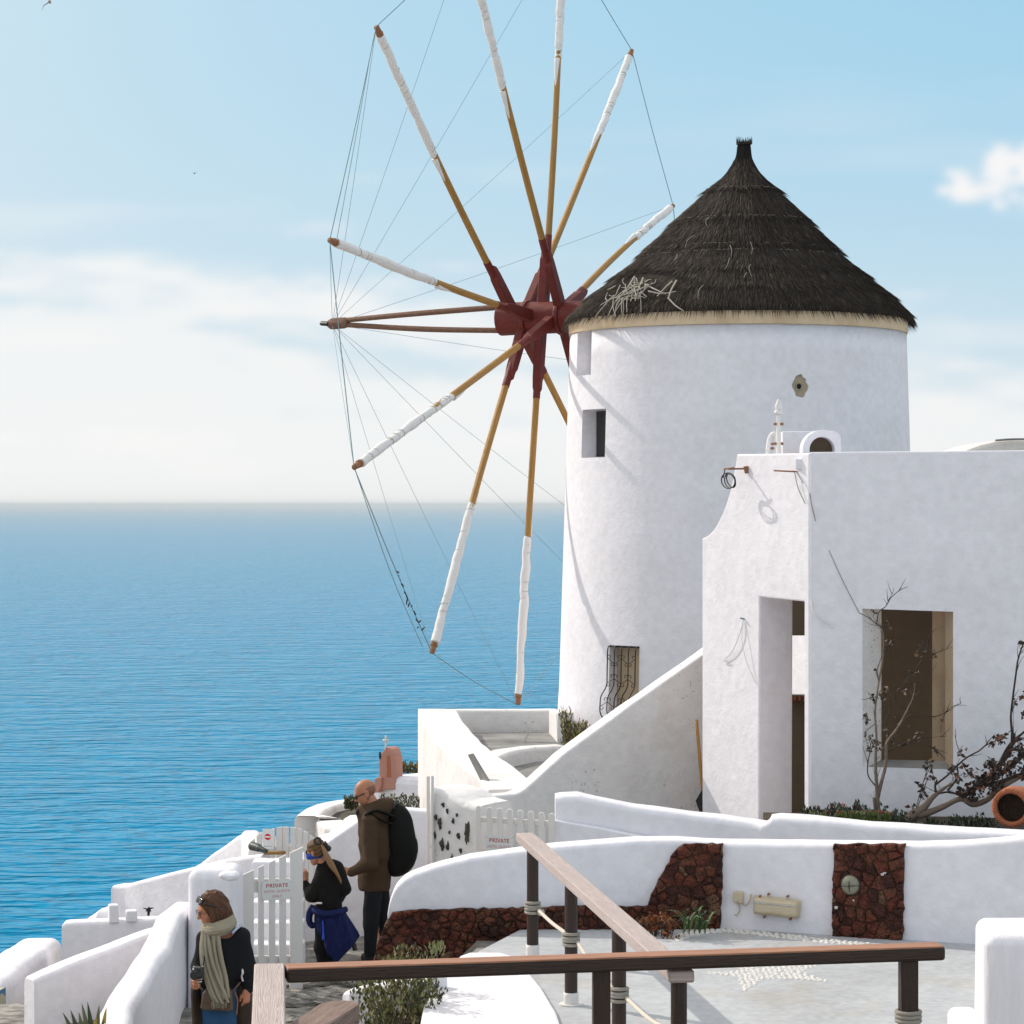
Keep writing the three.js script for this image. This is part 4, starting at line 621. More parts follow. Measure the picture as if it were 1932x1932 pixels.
single('dry_sprig', merge([0, 1, 2, 3, 4].map((i) => limb([at(280, 1727, 25.95), at(278 + i * 1.5, 1716 - (i % 3) * 2, 25.9), at(270 + i * 5, 1713 + (i % 2) * 7, 25.9)], [0.012, 0.01, 0.004], 5))), M.barkDark, 'dark dry sprig growing from the top of the low wall', 'plant');
{
  const o = thing('rounded_parapet', 'broad rounded white parapet with sunlit top at the left edge above the sea', 'wall', null, at(20, 1900, 27));
  // its top is broad and level, its near face drops in shade
  part('wall', ribbon([[116, 28.5, 1772], [100, 28.0, 1782], [70, 27.0, 1803], [40, 26.2, 1826], [14, 25.6, 1846], [8, 25.4, 1853], [-60, 23.8, 1912], [-140, 22.4, 1990]].reverse(), { thick: 0.5, base: -5, r: 0.12, lump: 0.02, front: true }), M.white, o);
}
single('painted_panel', slab(plane(-40, 24.1, 12, 24.9), [[-40, 1960], [-40, 1890], [11, 1862], [12, 1990]], 0.06, { r: 0.005 }), new THREE.MeshStandardMaterial({ name: 'painted_tile', map: tex(128, 256, (u, v) => { const n = tile(u, v, 5, 90, 3), b = smooth(0.52, 0.6, n); return [lerp(0.72, 0.22, b), lerp(0.69, 0.45, b), lerp(0.60, 0.62, b)]; }, { srgb: true, repeat: [1.2, 1.2] }), roughness: 0.6 }), 'blue and beige painted panel at the bottom left edge', 'panel');
single('white_wall', ribbon([[64, 22.0, 1846], [66, 22.0, 1843], [70, 22.0, 1840.5], [120, 22.2, 1820], [166, 22.4, 1801], [230, 22.7, 1778], [296, 23, 1752], [330, 23.1, 1742]], { thick: 0.2, base: -4, r: 0.04 }), M.white, 'smooth white wall behind the spiky plant, its top rising to the right', 'wall');
single('plaster_bump', ribbon([[137, 23.6, 1809], [139, 23.6, 1801], [146, 23.6, 1798], [168, 23.6, 1800]], { thick: 0.3, base: -2, r: 0.05 }), M.white, 'small white plaster hump peeping over the smooth wall', 'wall');
single('ramp_parapet', ribbon([[374, 22.7, 1703], [362, 22.5, 1711], [347, 22.2, 1722], [344, 22.0, 1727], [332, 21.2, 1757], [321, 20.4, 1786], [309, 20.0, 1803], [297, 19.6, 1821], [284, 19.1, 1843], [273, 18.7, 1863], [261, 18.3, 1883], [252, 17.94, 1902], [245, 17.4, 1931], [228, 16.4, 1980], [212, 15.4, 2040]].reverse(), { thick: 0.24, base: -1, r: 0.07, lump: 0.014, front: true, step: 0.1 }), M.white, 'lumpy white parapet with a sunlit top running down beside the woman', 'wall');
single('gate_pillar', (() => { const R0 = []; const a = at(357, HORIZON, 22.4), b = at(443, HORIZON, 22.0), w = b.x - a.x; const g = new RoundedBoxGeometry(w, 1.7, 0.5, 6, 0.09), q = g.attributes.position; for (let i = 0; i < q.count; i++) { const n = (fbm(q.getX(i) * 4, q.getY(i) * 4, q.getZ(i) * 4, 2) - 0.5) * 0.05; q.setX(i, q.getX(i) * (1 + (q.getY(i) > 0.6 ? -0.02 : 0.02)) + n); q.setY(i, q.getY(i) + n * 0.6); } g.computeVertexNormals(); const c = at(400, 1640, 22.2); g.translate(c.x, c.y - 0.86, c.z - 0.25); return g; })(), M.white, 'rounded white gate pillar behind the woman', 'pillar');
single('plaster_lump', (() => { const c = at(432, 1652, 21.95); const g = new THREE.IcosahedronGeometry(0.1, 3), q = g.attributes.position; for (let i = 0; i < q.count; i++) { const k = 0.8 + 0.4 * noise3(q.getX(i) * 12, q.getY(i) * 12, q.getZ(i) * 12); q.setXYZ(i, q.getX(i) * k * 0.9, q.getY(i) * k * 0.45, q.getZ(i) * k); } g.computeVertexNormals(); g.translate(c.x, c.y, c.z); return g; })(), M.white, 'knobbly plaster lump on the pillar beside the picket gate', 'plaster lump');
{
  const o = thing('white_steps', 'sunlit white steps climbing away behind the big picket gate', 'steps', null, at(520, 1850, 23.8));
  for (let i = 0; i < 5; i++) { const a = at(474, HORIZON, 23.7 + i * 0.3), b = at(571, HORIZON, 23.7 + i * 0.3), h = 0.15 * (i + 1); part('step', box(b.x - a.x, h + 0.3, 0.32, V((a.x + b.x) / 2, -0.35 + (h + 0.3) / 2, a.z - 0.16), 0, 0.02), M.white, o); }
}
// low white wall behind the leafy bush
single('bush_wall', ribbon([[646, 20.1, 1858], [660, 20.0, 1852], [700, 19.9, 1846], [800, 19.6, 1840]], { thick: 0.3, base: -0.4, r: 0.05, lump: 0.02 }), M.white, 'low white wall behind the leafy bush by the path', 'wall');
single('path_rock', (() => { const g = new THREE.IcosahedronGeometry(1, 3), q = g.attributes.position; for (let i = 0; i < q.count; i++) { const k = 0.75 + 0.5 * fbm(q.getX(i) * 1.6 + 3, q.getY(i) * 1.6, q.getZ(i) * 1.6, 3); q.setXYZ(i, q.getX(i) * 0.17 * k, q.getY(i) * 0.10 * k, q.getZ(i) * 0.16 * k); } g.computeVertexNormals(); const c = at(613, 1868, 20.7); g.translate(c.x, -0.1, c.z); return g; })(), M.rock, 'grey boulder on the path in front of the bush', 'rock');
// foreground pillar, right
{
  const c0 = at(1858, HORIZON, 13), c1 = at(1990, HORIZON, 13), g = new RoundedBoxGeometry(c1.x - c0.x, 2.6, 0.62, 6, 0.06), q = g.attributes.position;
  for (let i = 0; i < q.count; i++) { const n = (fbm(q.getX(i) * 5, q.getY(i) * 5, q.getZ(i) * 5, 2) - 0.5) * 0.012; q.setXYZ(i, q.getX(i) + n - 0.012 * (1.3 - q.getY(i)) + (0.31 - q.getZ(i)) * 0.1, q.getY(i) + n, q.getZ(i) + n); }
  g.computeVertexNormals(); const topH = EYE - (1736 - HORIZON) * 13.5 / F; g.translate((c0.x + c1.x) / 2, topH - 1.3, -13.31); single('white_pillar', g, M.white, 'white rounded pillar cut off by the bottom right corner', 'pillar');
  const f = at(1828, 1950, 13.2); single('low_step', (() => { const b = new RoundedBoxGeometry(0.16, 0.5, 0.5, 4, 0.05); b.translate(f.x + 0.02, EYE - (1922 - HORIZON) * 13.2 / F - 0.25, f.z - 0.1); return b; })(), M.white, 'low white step at the foot of the corner pillar', 'step');
}

// ------------------------------------------------------------------ picket gates and signs
function sign(w, h, draw, px = 512) { const c = document.createElement('canvas'); c.width = px; c.height = Math.round(px * h / w); const x = c.getContext('2d'); draw(x, c.width, c.height); const t = new THREE.CanvasTexture(c); t.colorSpace = THREE.SRGBColorSpace; return new THREE.MeshStandardMaterial({ name: 'sign_print', map: t, roughness: 0.45 }); }
function board(P, x0, x1, yb, y0, y1, thick, out) { return slab(P, [[x0, yb], [x0, y0], [x1, y1], [x1, yb]], thick, { out, r: 0.006 }); }
const privateSign = (w, h, lines) => sign(w, h, (x, W, H) => {
  x.fillStyle = '#d9dad8'; x.fillRect(0, 0, W, H); x.fillStyle = '#a8343c'; x.textAlign = 'center'; x.textBaseline = 'middle';
  x.font = 'bold ' + Math.round(H * 0.27) + 'px sans-serif'; x.fillText('PRIVATE', W / 2, H * 0.235, W * 0.92);
  x.font = Math.round(H * 0.185) + 'px sans-serif'; x.fillText('HOTEL GUESTS', W / 2, H * 0.54, W * 0.92); x.fillText('ONLY', W / 2, H * 0.80);
  x.fillStyle = '#77706a'; for (const [a, b] of [[0.03, 0.06], [0.97, 0.06], [0.03, 0.92], [0.97, 0.92]]) { x.beginPath(); x.arc(W * a, H * b, H * 0.02, 0, 7); x.fill(); }
});
function plate(P, x0, y0, x1, y1, mat, out) { const a = P.uv(x0, y1), b = P.uv(x1, y0), g = new THREE.BoxGeometry(b.x - a.x, b.y - a.y, 0.006); g.translate((a.x + b.x) / 2, (a.y + b.y) / 2, out); g.applyMatrix4(P.matrix()); return g; }
{
  const P = plane(456, 22.75, 570, 22.95), o = thing('picket_gate', 'large white picket gate with sloping top behind the near handrail', 'gate', null, P.hit(513, 1850));
  const yb = (px) => lerp(1860, 1866, (px - 456) / 114), yt = (px) => lerp(1650, 1597, (px - 456) / 114);
  for (const [a, b] of [[456.8, 477.6], [485.5, 497], [505.6, 518.3], [525.2, 538.6], [545.6, 570]]) part('picket', board(P, a, b, yb(a), yt(a), yt(b), 0.024, 0.03), M.paint, o);
  for (const [y, hgt] of [[1657, 27], [1802, 15]]) part('rail', slab(P, [[458, y + hgt], [458, y + 2], [568, y], [568, y + hgt]], 0.03, { out: 0.004, r: 0.004 }), M.paint, o);
  part('sign', plate(P, 491.7, 1659.5, 549, 1698.5, privateSign(0.57, 0.39), 0.036), privateSign(0.57, 0.39), o).userData.label = 'white sign lettered PRIVATE HOTEL GUESTS ONLY in red';
  single('gate_post', merge([board(plane(440, 22.6, 457, 22.7), 442, 456.5, 1862, 1652, 1651, 0.08, 0.0)]), M.paint, 'white gate post between the round pillar and the big picket gate', 'post');
}
{
  const P = plane(470, 25.9, 600, 25.7), o = thing('arched_gate', 'white picket gate with an arched top and a no entry sign, seen against the sea', 'gate', null, P.hit(535, 1640));
  const X = (c) => 427.65 + c * 0.15627, Y = (c) => 1549.6 + c * 0.15627;
  for (const [a, b, ta, tb] of [[275, 345, 265, 205], [368, 428, 172, 138], [448, 512, 128, 104], [518, 583, 102, 86], [607, 682, 76, 66], [686, 755, 66, 68], [777, 840, 70, 78], [862, 915, 82, 98], [934, 992, 112, 140], [1005, 1060, 160, 205], [1075, 1120, 240, 290]]) part('picket', slab(P, [[X(a), 1715], [X(a), Y(ta)], [X((a + b) / 2), Y((ta + tb) / 2 - 6)], [X(b), Y(tb)], [X(b), 1715]], 0.022, { out: 0.02, r: 0.005 }), M.paint, o);
  for (const [y0, y1] of [[300, 352], [690, 760]]) part('rail', slab(P, [[X(280), Y(y1)], [X(280), Y(y0)], [X(1120), Y(y0 - 6)], [X(1120), Y(y1)]], 0.03, { out: 0.006, r: 0.005 }), M.paint, o);
  const mat = sign(0.11, 0.19, (x, W, H) => { x.fillStyle = '#e6e6e6'; x.fillRect(0, 0, W, H); x.fillStyle = '#cf2a25'; x.beginPath(); x.arc(W * 0.45, H * 0.39, W * 0.27, 0, 7); x.fill(); x.fillStyle = '#ffffff'; x.fillRect(W * 0.23, H * 0.355, W * 0.44, H * 0.065); x.fillStyle = '#b9b9bb'; x.fillRect(W * 0.12, H * 0.83, W * 0.7, H * 0.05); }, 256);
  part('sign', plate(P, X(446), Y(92), X(584), Y(330), mat, 0.026), mat, o).userData.label = 'small white sign with a red no entry disc';
  part('handrail', limb([P.hit(X(500), Y(366)).addScaledVector(P.n, 0.1), P.hit(X(748), Y(363)).addScaledVector(P.n, 0.1)], 0.018, 8), M.ochre, o);
  const sl = thing('spot_lamp', 'small dark green spot lamp lying beside the arched gate', 'lamp', null, at(488, 1602, 25.4));
  part('housing', [limb([at(475, 1596, 25.4), at(489, 1600, 25.3)], [0.045, 0.04], 12), limb([at(486, 1599, 25.3), at(503, 1606, 25.2)], [0.036, 0.02], 10)], new THREE.MeshStandardMaterial({ name: 'dark_green_metal', color: new THREE.Color(0.025, 0.04, 0.035), roughness: 0.5 }), sl);
  part('bracket', limb([at(490, 1602, 25.3), at(500, 1610, 25.3)], 0.012, 6), M.concrete, sl);
}
{
  const P = plane(903, 25.4, 1047, 25.1), o = thing('small_picket_gate', 'small white picket gate with round tipped pickets beside the rubble pier', 'gate', null, P.hit(975, 1640));
  const xs = [905, 926, 945.5, 964.5, 984, 1004, 1024, 1043];
  xs.forEach((x, i) => { const w = i === 0 ? 9 : 10.5, yt = 1519 + (x - 903) * 0.1, a = P.uv(x - w / 2, yt), b = P.uv(x + w / 2, yt + 8), s = new THREE.Shape(), r = (b.x - a.x) / 2; s.moveTo(a.x, -0.2); s.lineTo(b.x, -0.2); s.lineTo(b.x, a.y - r); s.absarc((a.x + b.x) / 2, a.y - r, r, 0, Math.PI); s.closePath(); const g = new THREE.ExtrudeGeometry(s, { depth: 0.02, bevelEnabled: true, bevelSize: 0.004, bevelThickness: 0.004, bevelOffset: -0.004, bevelSegments: 1, curveSegments: 6 }); g.applyMatrix4(P.matrix(0.02)); part('picket', g, M.paint, o); });
  for (const [y, h] of [[1543, 10], [1630, 10]]) part('rail', slab(P, [[904, y + h - 2], [904, y - 2], [1046, y + 6], [1046, y + 6 + h]], 0.03, { out: 0.012, r: 0.004 }), M.paint, o);
  const m = privateSign(0.25, 0.17); part('sign', plate(P, 919, 1577, 972, 1613, m, 0.05), m, o).userData.label = 'white sign lettered PRIVATE in red';
}

// ------------------------------------------------------------------ timber handrails and rope
function plank(a, b, w, t, r, topMat, sideMat, parent, name, lift = 0) {        // a level plank from a to b: body plus a worn top face
  const d = b.clone().sub(a), L = d.length(), x = d.clone().normalize(), z = x.clone().cross(V(0, 1, 0)).normalize(), y = z.clone().cross(x);
  const m = new THREE.Matrix4().makeBasis(x, y, z).setPosition(a.clone().add(b).multiplyScalar(0.5));
  const g = new RoundedBoxGeometry(L, t, w, 3, r), p = g.attributes.position, uv = g.attributes.uv, n = g.attributes.normal; for (let i = 0; i < p.count; i++) uv.setXY(i, Math.abs(n.getY(i)) > 0.5 ? p.getZ(i) : p.getY(i), p.getX(i));
  g.translate(0, -t / 2, 0);
  const body = g.clone(); body.applyMatrix4(m); const rail = part(name, body, sideMat, parent);
  if (topMat) { const tg = new RoundedBoxGeometry(L - 0.012, 0.02, w - 0.012, 3, 0.006), q = tg.attributes.position, u2 = tg.attributes.uv, n2 = tg.attributes.normal; for (let i = 0; i < q.count; i++) u2.setXY(i, Math.abs(n2.getY(i)) > 0.5 ? q.getZ(i) : q.getY(i), q.getX(i)); tg.translate(0, -0.006, 0); tg.applyMatrix4(m); part('worn_top', tg, topMat, rail); }
  return rail;
}
{
  const RA = 1.5;
  const a = at(509, HORIZON, depthAt(1824, RA)), b = at(1776, HORIZON, depthAt(1782.5, RA)); a.y = b.y = RA;
  const o = thing('handrail', 'long dark brown timber handrail crossing the foreground with a pale weathered corner piece', 'handrail', null, a.clone().setY(0));
  plank(a.clone().add(V(0.09, 0, 0)), b, 0.17, 0.085, 0.02, M.railTop, M.railDark, o, 'rail');
  const c = at(506, HORIZON, 13.0); c.y = RA + 0.004; const a2 = at(508, HORIZON, depthAt(1819, RA)); a2.y = RA + 0.004;
  plank(a2, c, 0.178, 0.085, 0.012, null, M.railGrey, o, 'weathered_rail');
  const post = (px, w) => { const p = a.clone().lerp(b, (px - 509) / (1776 - 509)); const d = -p.z; p.x = (px - MID) / F * d; part('post', box(w, 1.9, w, V(p.x, RA - 0.08 - 0.95, p.z), 0.05, 0.012), M.railDark, o); return p; };
  post(1134.5, 0.105); const p3 = post(1714, 0.108);
  const w0 = at(1715, 1912, -p3.z); const wr = []; for (let i = 0; i < 3; i++) { const t = new THREE.TorusGeometry(0.072, 0.014, 6, 20).rotateX(Math.PI / 2); t.scale(1, 1, 1); t.translate(p3.x, w0.y + 0.01 - i * 0.026, p3.z); wr.push(t); } part('rope_wrap', wr, M.rope, o);
}
{
  const RB = 1.4, ax = at(990, HORIZON, depthAt(1571, RB)), bx = at(1287, HORIZON, depthAt(1832, RB)); ax.y = bx.y = RB;
  const o = thing('rope_railing', 'weathered timber handrail on round posts with rope, running back across the terrace', 'railing', null, ax.clone().setY(0.4));
  plank(ax, bx, 0.155, 0.075, 0.014, null, M.railGrey, o, 'rail');
  const dir = bx.clone().sub(ax).normalize(), spot = (px) => { let lo = 0, hi = 1; for (let i = 0; i < 30; i++) { const m = (lo + hi) / 2, p = ax.clone().lerp(bx, m); if (p.x / -p.z * F + MID < px) lo = m; else hi = m; } return ax.clone().lerp(bx, lo); };
  const wraps = [];
  [[1005, 1712, 1782], [1077.5, 1772, 1872], [1168, 1876, 1990], [1281, 1990, 2100]].forEach(([px, yw, ys], i) => {
    const p = spot(px), d = -p.z, hw = at(px, yw, d).y, hs = at(px, ys, d).y;
    const post = part('post', limb([V(p.x, RB - 0.07, p.z), V(p.x, 0.42, p.z)], 0.05, 14), M.railDark, o);
    part('sleeve', [limb([V(p.x, 0.40, p.z), V(p.x, Math.max(hs, 0.45), p.z)], 0.058, 14), limb([V(p.x, 0.40, p.z), V(p.x, 0.412, p.z)], 0.09, 14)], M.paint, post);
    if (i < 3) { const g = []; for (let k = 0; k < 4; k++) { const t = new THREE.TorusGeometry(0.058, 0.0135, 7, 22).rotateX(Math.PI / 2 + 0.06 * (k % 2 ? 1 : -1)); t.translate(p.x, hw + 0.04 - k * 0.0255, p.z); g.push(t); } part('rope_wrap', g, M.rope, post); }
    wraps.push(V(p.x, hw, p.z));
  });
  const off = V(0.05, -0.02, 0.04), knot = new THREE.IcosahedronGeometry(0.032, 2); knot.translate(wraps[0].x + 0.07, wraps[0].y - 0.035, wraps[0].z + 0.05); part('knot', knot, M.rope, o);
  for (let i = 0; i < 3; i++) { const p = wraps[i].clone().add(off), q = wraps[i + 1].clone().add(i < 2 ? V(-0.04, 0.05, 0.03) : V(0, 0.12, 0)), m = p.clone().lerp(q, 0.5).add(V(0, i ? -0.03 : -0.01, 0)); part('rope', limb([p, m, q], 0.0145, 8, 16), M.rope, o); }
}
{
  const a = at(651, HORIZON, 14.2), b = at(440, HORIZON, 12.4); a.y = b.y = 1.44;
  const o = thing('near_handrail', 'short handrail with a rounded grey-brown end at the bottom of the picture', 'handrail', null, b.clone().setY(0));
  const d = b.clone().sub(a), L = d.length(), x = d.clone().normalize(), z = x.clone().cross(V(0, 1, 0)).normalize();
  const s = new THREE.Shape(), w = 0.105; s.moveTo(L, -w); s.lineTo(0.07, -w); s.absarc(0.085, 0, w, -Math.PI / 2, -1.5 * Math.PI, true); s.lineTo(L, w); s.closePath();
  const g = new THREE.ExtrudeGeometry(s, { depth: 0.085, bevelEnabled: true, bevelSize: 0.014, bevelThickness: 0.014, bevelOffset: -0.014, bevelSegments: 3, curveSegments: 16 });
  { const q = g.attributes.uv; for (let i = 0; i < q.count; i++) q.setXY(i, q.getY(i), q.getX(i)); }
  g.applyMatrix4(new THREE.Matrix4().makeBasis(x, z.clone().negate(), V(0, 1, 0)).setPosition(a.clone().add(V(0, -0.11, 0))));
  part('rail', g, M.nearRail, o);
  part('post', box(0.11, 2, 0.11, a.clone().lerp(b, 0.55).setY(0.33), 0.5, 0.012), M.railDark, o);
}

// ------------------------------------------------------------------ plants
function leafGeo(w, l, fold = 0.25) { const g = new THREE.BufferGeometry(); g.setAttribute('position', new THREE.Float32BufferAttribute([0, 0, 0, -w / 2, l * 0.45, fold * w, 0, l, 0, 0, l * 0.5, 0, w / 2, l * 0.45, fold * w], 3)); g.setAttribute('uv', new THREE.Float32BufferAttribute([0, 0, 0, 0.5, 0.5, 1, 0.5, 0.5, 1, 0.5], 2)); g.setIndex([0, 3, 1, 1, 3, 2, 0, 4, 3, 3, 4, 2]); g.computeVertexNormals(); return g; }
function foliage(parent, geo, list, name = 'foliage') {        // list of [position, direction, size, colour]
  const m = new THREE.InstancedMesh(geo, M.leaf, list.length), q = new THREE.Quaternion(), t = new THREE.Quaternion(), up = V(0, 1, 0), mm = new THREE.Matrix4(), R = rng(list.length);
  list.forEach(([p, d, s, c], i) => { q.setFromUnitVectors(up, d.clone().normalize()); t.setFromAxisAngle(up, R() * 6.28); q.multiply(t); mm.compose(p.clone().sub(parent.position), q, V(s, s, s)); m.setMatrixAt(i, mm); m.setColorAt(i, c); });
  m.name = name; m.userData.kind = 'stuff'; shadows(m); parent.add(m); return m;
}
const C3 = (r, g, b) => new THREE.Color().setRGB(r, g, b);
{
  // leafy bush under the handrail
  const o = thing('bush', 'green small-leaved bush under the handrail by the white kerb', 'bush', null, at(745, 1990, 19.4)), R = rng(51), L = [], st = [];
  const root = at(735, 1995, 19.3);
  for (let i = 0; i < 120; i++) {
    const px = 680 + R() * 150, lim = 1800 + 55 * Math.pow(Math.abs((px - 775) / 90), 1.6), py = lim + R() * (2000 - lim) * 0.9, e = at(px, py, 19.0 + R() * 0.75);
    if (R() < 0.3) st.push(limb([root.clone().add(V((R() - 0.5) * 0.3, 0, (R() - 0.5) * 0.2)), root.clone().lerp(e, 0.5).add(V((R() - 0.5) * 0.1, 0, 0)), e], [0.012, 0.008, 0.003], 5, 8));
    for (let k = 0; k < 24; k++) { const q = e.clone().add(V((R() - 0.5), (R() - 0.5), (R() - 0.5)).multiplyScalar(0.15)), v = R(), k2 = 0.7 + R() * 0.6; L.push([q, V(R() - 0.5, 0.5 + R() * 0.5, R() - 0.5), 0.7 + R() * 0.7, v < 0.45 ? C3(0.05 * k2, 0.06 * k2, 0.016 * k2) : v < 0.8 ? C3(0.16 * k2, 0.155 * k2, 0.04 * k2) : C3(0.30 * k2, 0.28 * k2, 0.11 * k2)]); }
  }
  for (let i = 0; i < 46; i++) { const q = at(812 + R() * 26, 1783 + R() * 22, 19.6 + R() * 0.2); L.push([q, V(R() - 0.5, 0.8, R() - 0.5), 0.8 + R() * 0.5, C3(0.22, 0.24, 0.10)]); }
  st.push(limb([at(822, 1880, 19.6), at(824, 1830, 19.7), at(825, 1788, 19.7)], [0.01, 0.008, 0.004], 5));
  part('stem', st, M.bark, o, 'stuff'); foliage(o, leafGeo(0.021, 0.042), L);
}
{
  // wispy yellow-green shrub at the foot of the windmill
  const o = thing('wispy_shrub', 'wispy yellow-green shrub at the foot of the windmill behind the stair parapet', 'shrub', null, at(1085, 1412, 36.5)), R = rng(52), L = [], st = [];
  for (let i = 0; i < 95; i++) {
    const tall = i < 12, px = tall ? 1058 + R() * 18 : 1060 + R() * 76, top = tall ? 1332 + R() * 25 : 1355 + R() * 38 + Math.abs(px - 1092) * 0.35, d = 36.2 + R() * 0.7, b = at(lerp(px, 1085, 0.5), 1418, d), e = at(px, top, d), m = b.clone().lerp(e, 0.6).add(V((R() - 0.5) * 0.1, 0, 0));
    st.push(limb([b, m, e], [0.007, 0.005, 0.002], 4, 6));
    const n = 16; for (let k = 0; k < n; k++) { const t = 0.25 + 0.75 * k / n, q = b.clone().lerp(e, t).add(V((R() - 0.5), (R() - 0.5), R() - 0.5).multiplyScalar(0.07)), f = 0.7 + R() * 0.6, v = R(); L.push([q, V((R() - 0.5) * 1.2, 0.8, (R() - 0.5) * 1.2), 0.7 + R() * 0.7, v < 0.45 ? C3(0.10 * f, 0.10 * f, 0.025 * f) : v < 0.8 ? C3(0.32 * f, 0.28 * f, 0.06 * f) : C3(0.035, 0.04, 0.015)]); }
  }
  part('stem', st, M.bark, o, 'stuff'); foliage(o, leafGeo(0.02, 0.07), L);
}
{
  // spiky plant at the bottom left
  const o = thing('agave', 'spiky agave with green and yellow blades at the bottom left', 'plant', null, at(165, 2000, 17.3));
  const R = rng(53), mats = [C3(0.055, 0.075, 0.028), C3(0.10, 0.11, 0.05), C3(0.035, 0.05, 0.02), C3(0.30, 0.22, 0.03)].map((c) => { const m = M.leaf.clone(); m.color = c; m.transmission = 0.1; return m; });
  for (const [x, y, x0, k] of [[118, 1911, 150, 0], [133, 1906, 155, 2], [149, 1911, 160, 1], [154, 1894, 172, 1], [165, 1891, 178, 2], [187, 1897, 182, 1], [201, 1901, 190, 3], [196, 1925, 186, 0], [140, 1926, 158, 0], [182, 1918, 176, 3], [128, 1928, 150, 2], [172, 1914, 172, 0]]) {
    const b = at(x0, 1985, 17.3 + R() * 0.1), e = at(x, y, 17.1 + R() * 0.4), rows = []; for (let i = 0; i <= 8; i++) { const t = i / 8, p = b.clone().lerp(e, t).add(V(0, 0.03 * Math.sin(t * 3), 0)), w = 0.026 * (1 - t) * (0.75 + t) + 0.0008; rows.push([-1, 0, 1].map((j) => ({ p: p.clone().add(V(j * w, 0, -Math.abs(j) * w * -0.5)), u: j, v: t }))); }
    part('blade', grid(rows), mats[k], o);
  }
}
function twigs(o, lines, mat, name = 'branch') {              // each branch a part, with a few fine side twigs grown on it
  const R = rng(lines.length * 7 + Math.round(lines[0][0][0][0]));
  for (const [pts, r] of lines) {
    const P = pts.map(([x, y, d]) => at(x, y, d ?? 26.6)), g = [limb(P, r.map((q) => q * 0.82), 6)], c = P.length > 2 ? new THREE.CatmullRomCurve3(P, false, 'centripetal') : new THREE.LineCurve3(P[0], P[1]), n = Math.round(c.getLength() * 9);
    for (let i = 0; i < n; i++) { const t = 0.15 + 0.85 * R(), a = c.getPoint(t), T = c.getTangent(t), e = a.clone().addScaledVector(T, 0.05 + R() * 0.07).add(V((R() - 0.5) * 0.16, (R() - 0.3) * 0.13, (R() - 0.5) * 0.10)), m = a.clone().lerp(e, 0.5).add(V((R() - 0.5) * 0.03, (R() - 0.5) * 0.03, 0)); g.push(limb([a, m, e], [0.0042, 0.003, 0.0012], 4, 4)); }
    part(name, g, mat, o);
  }
}
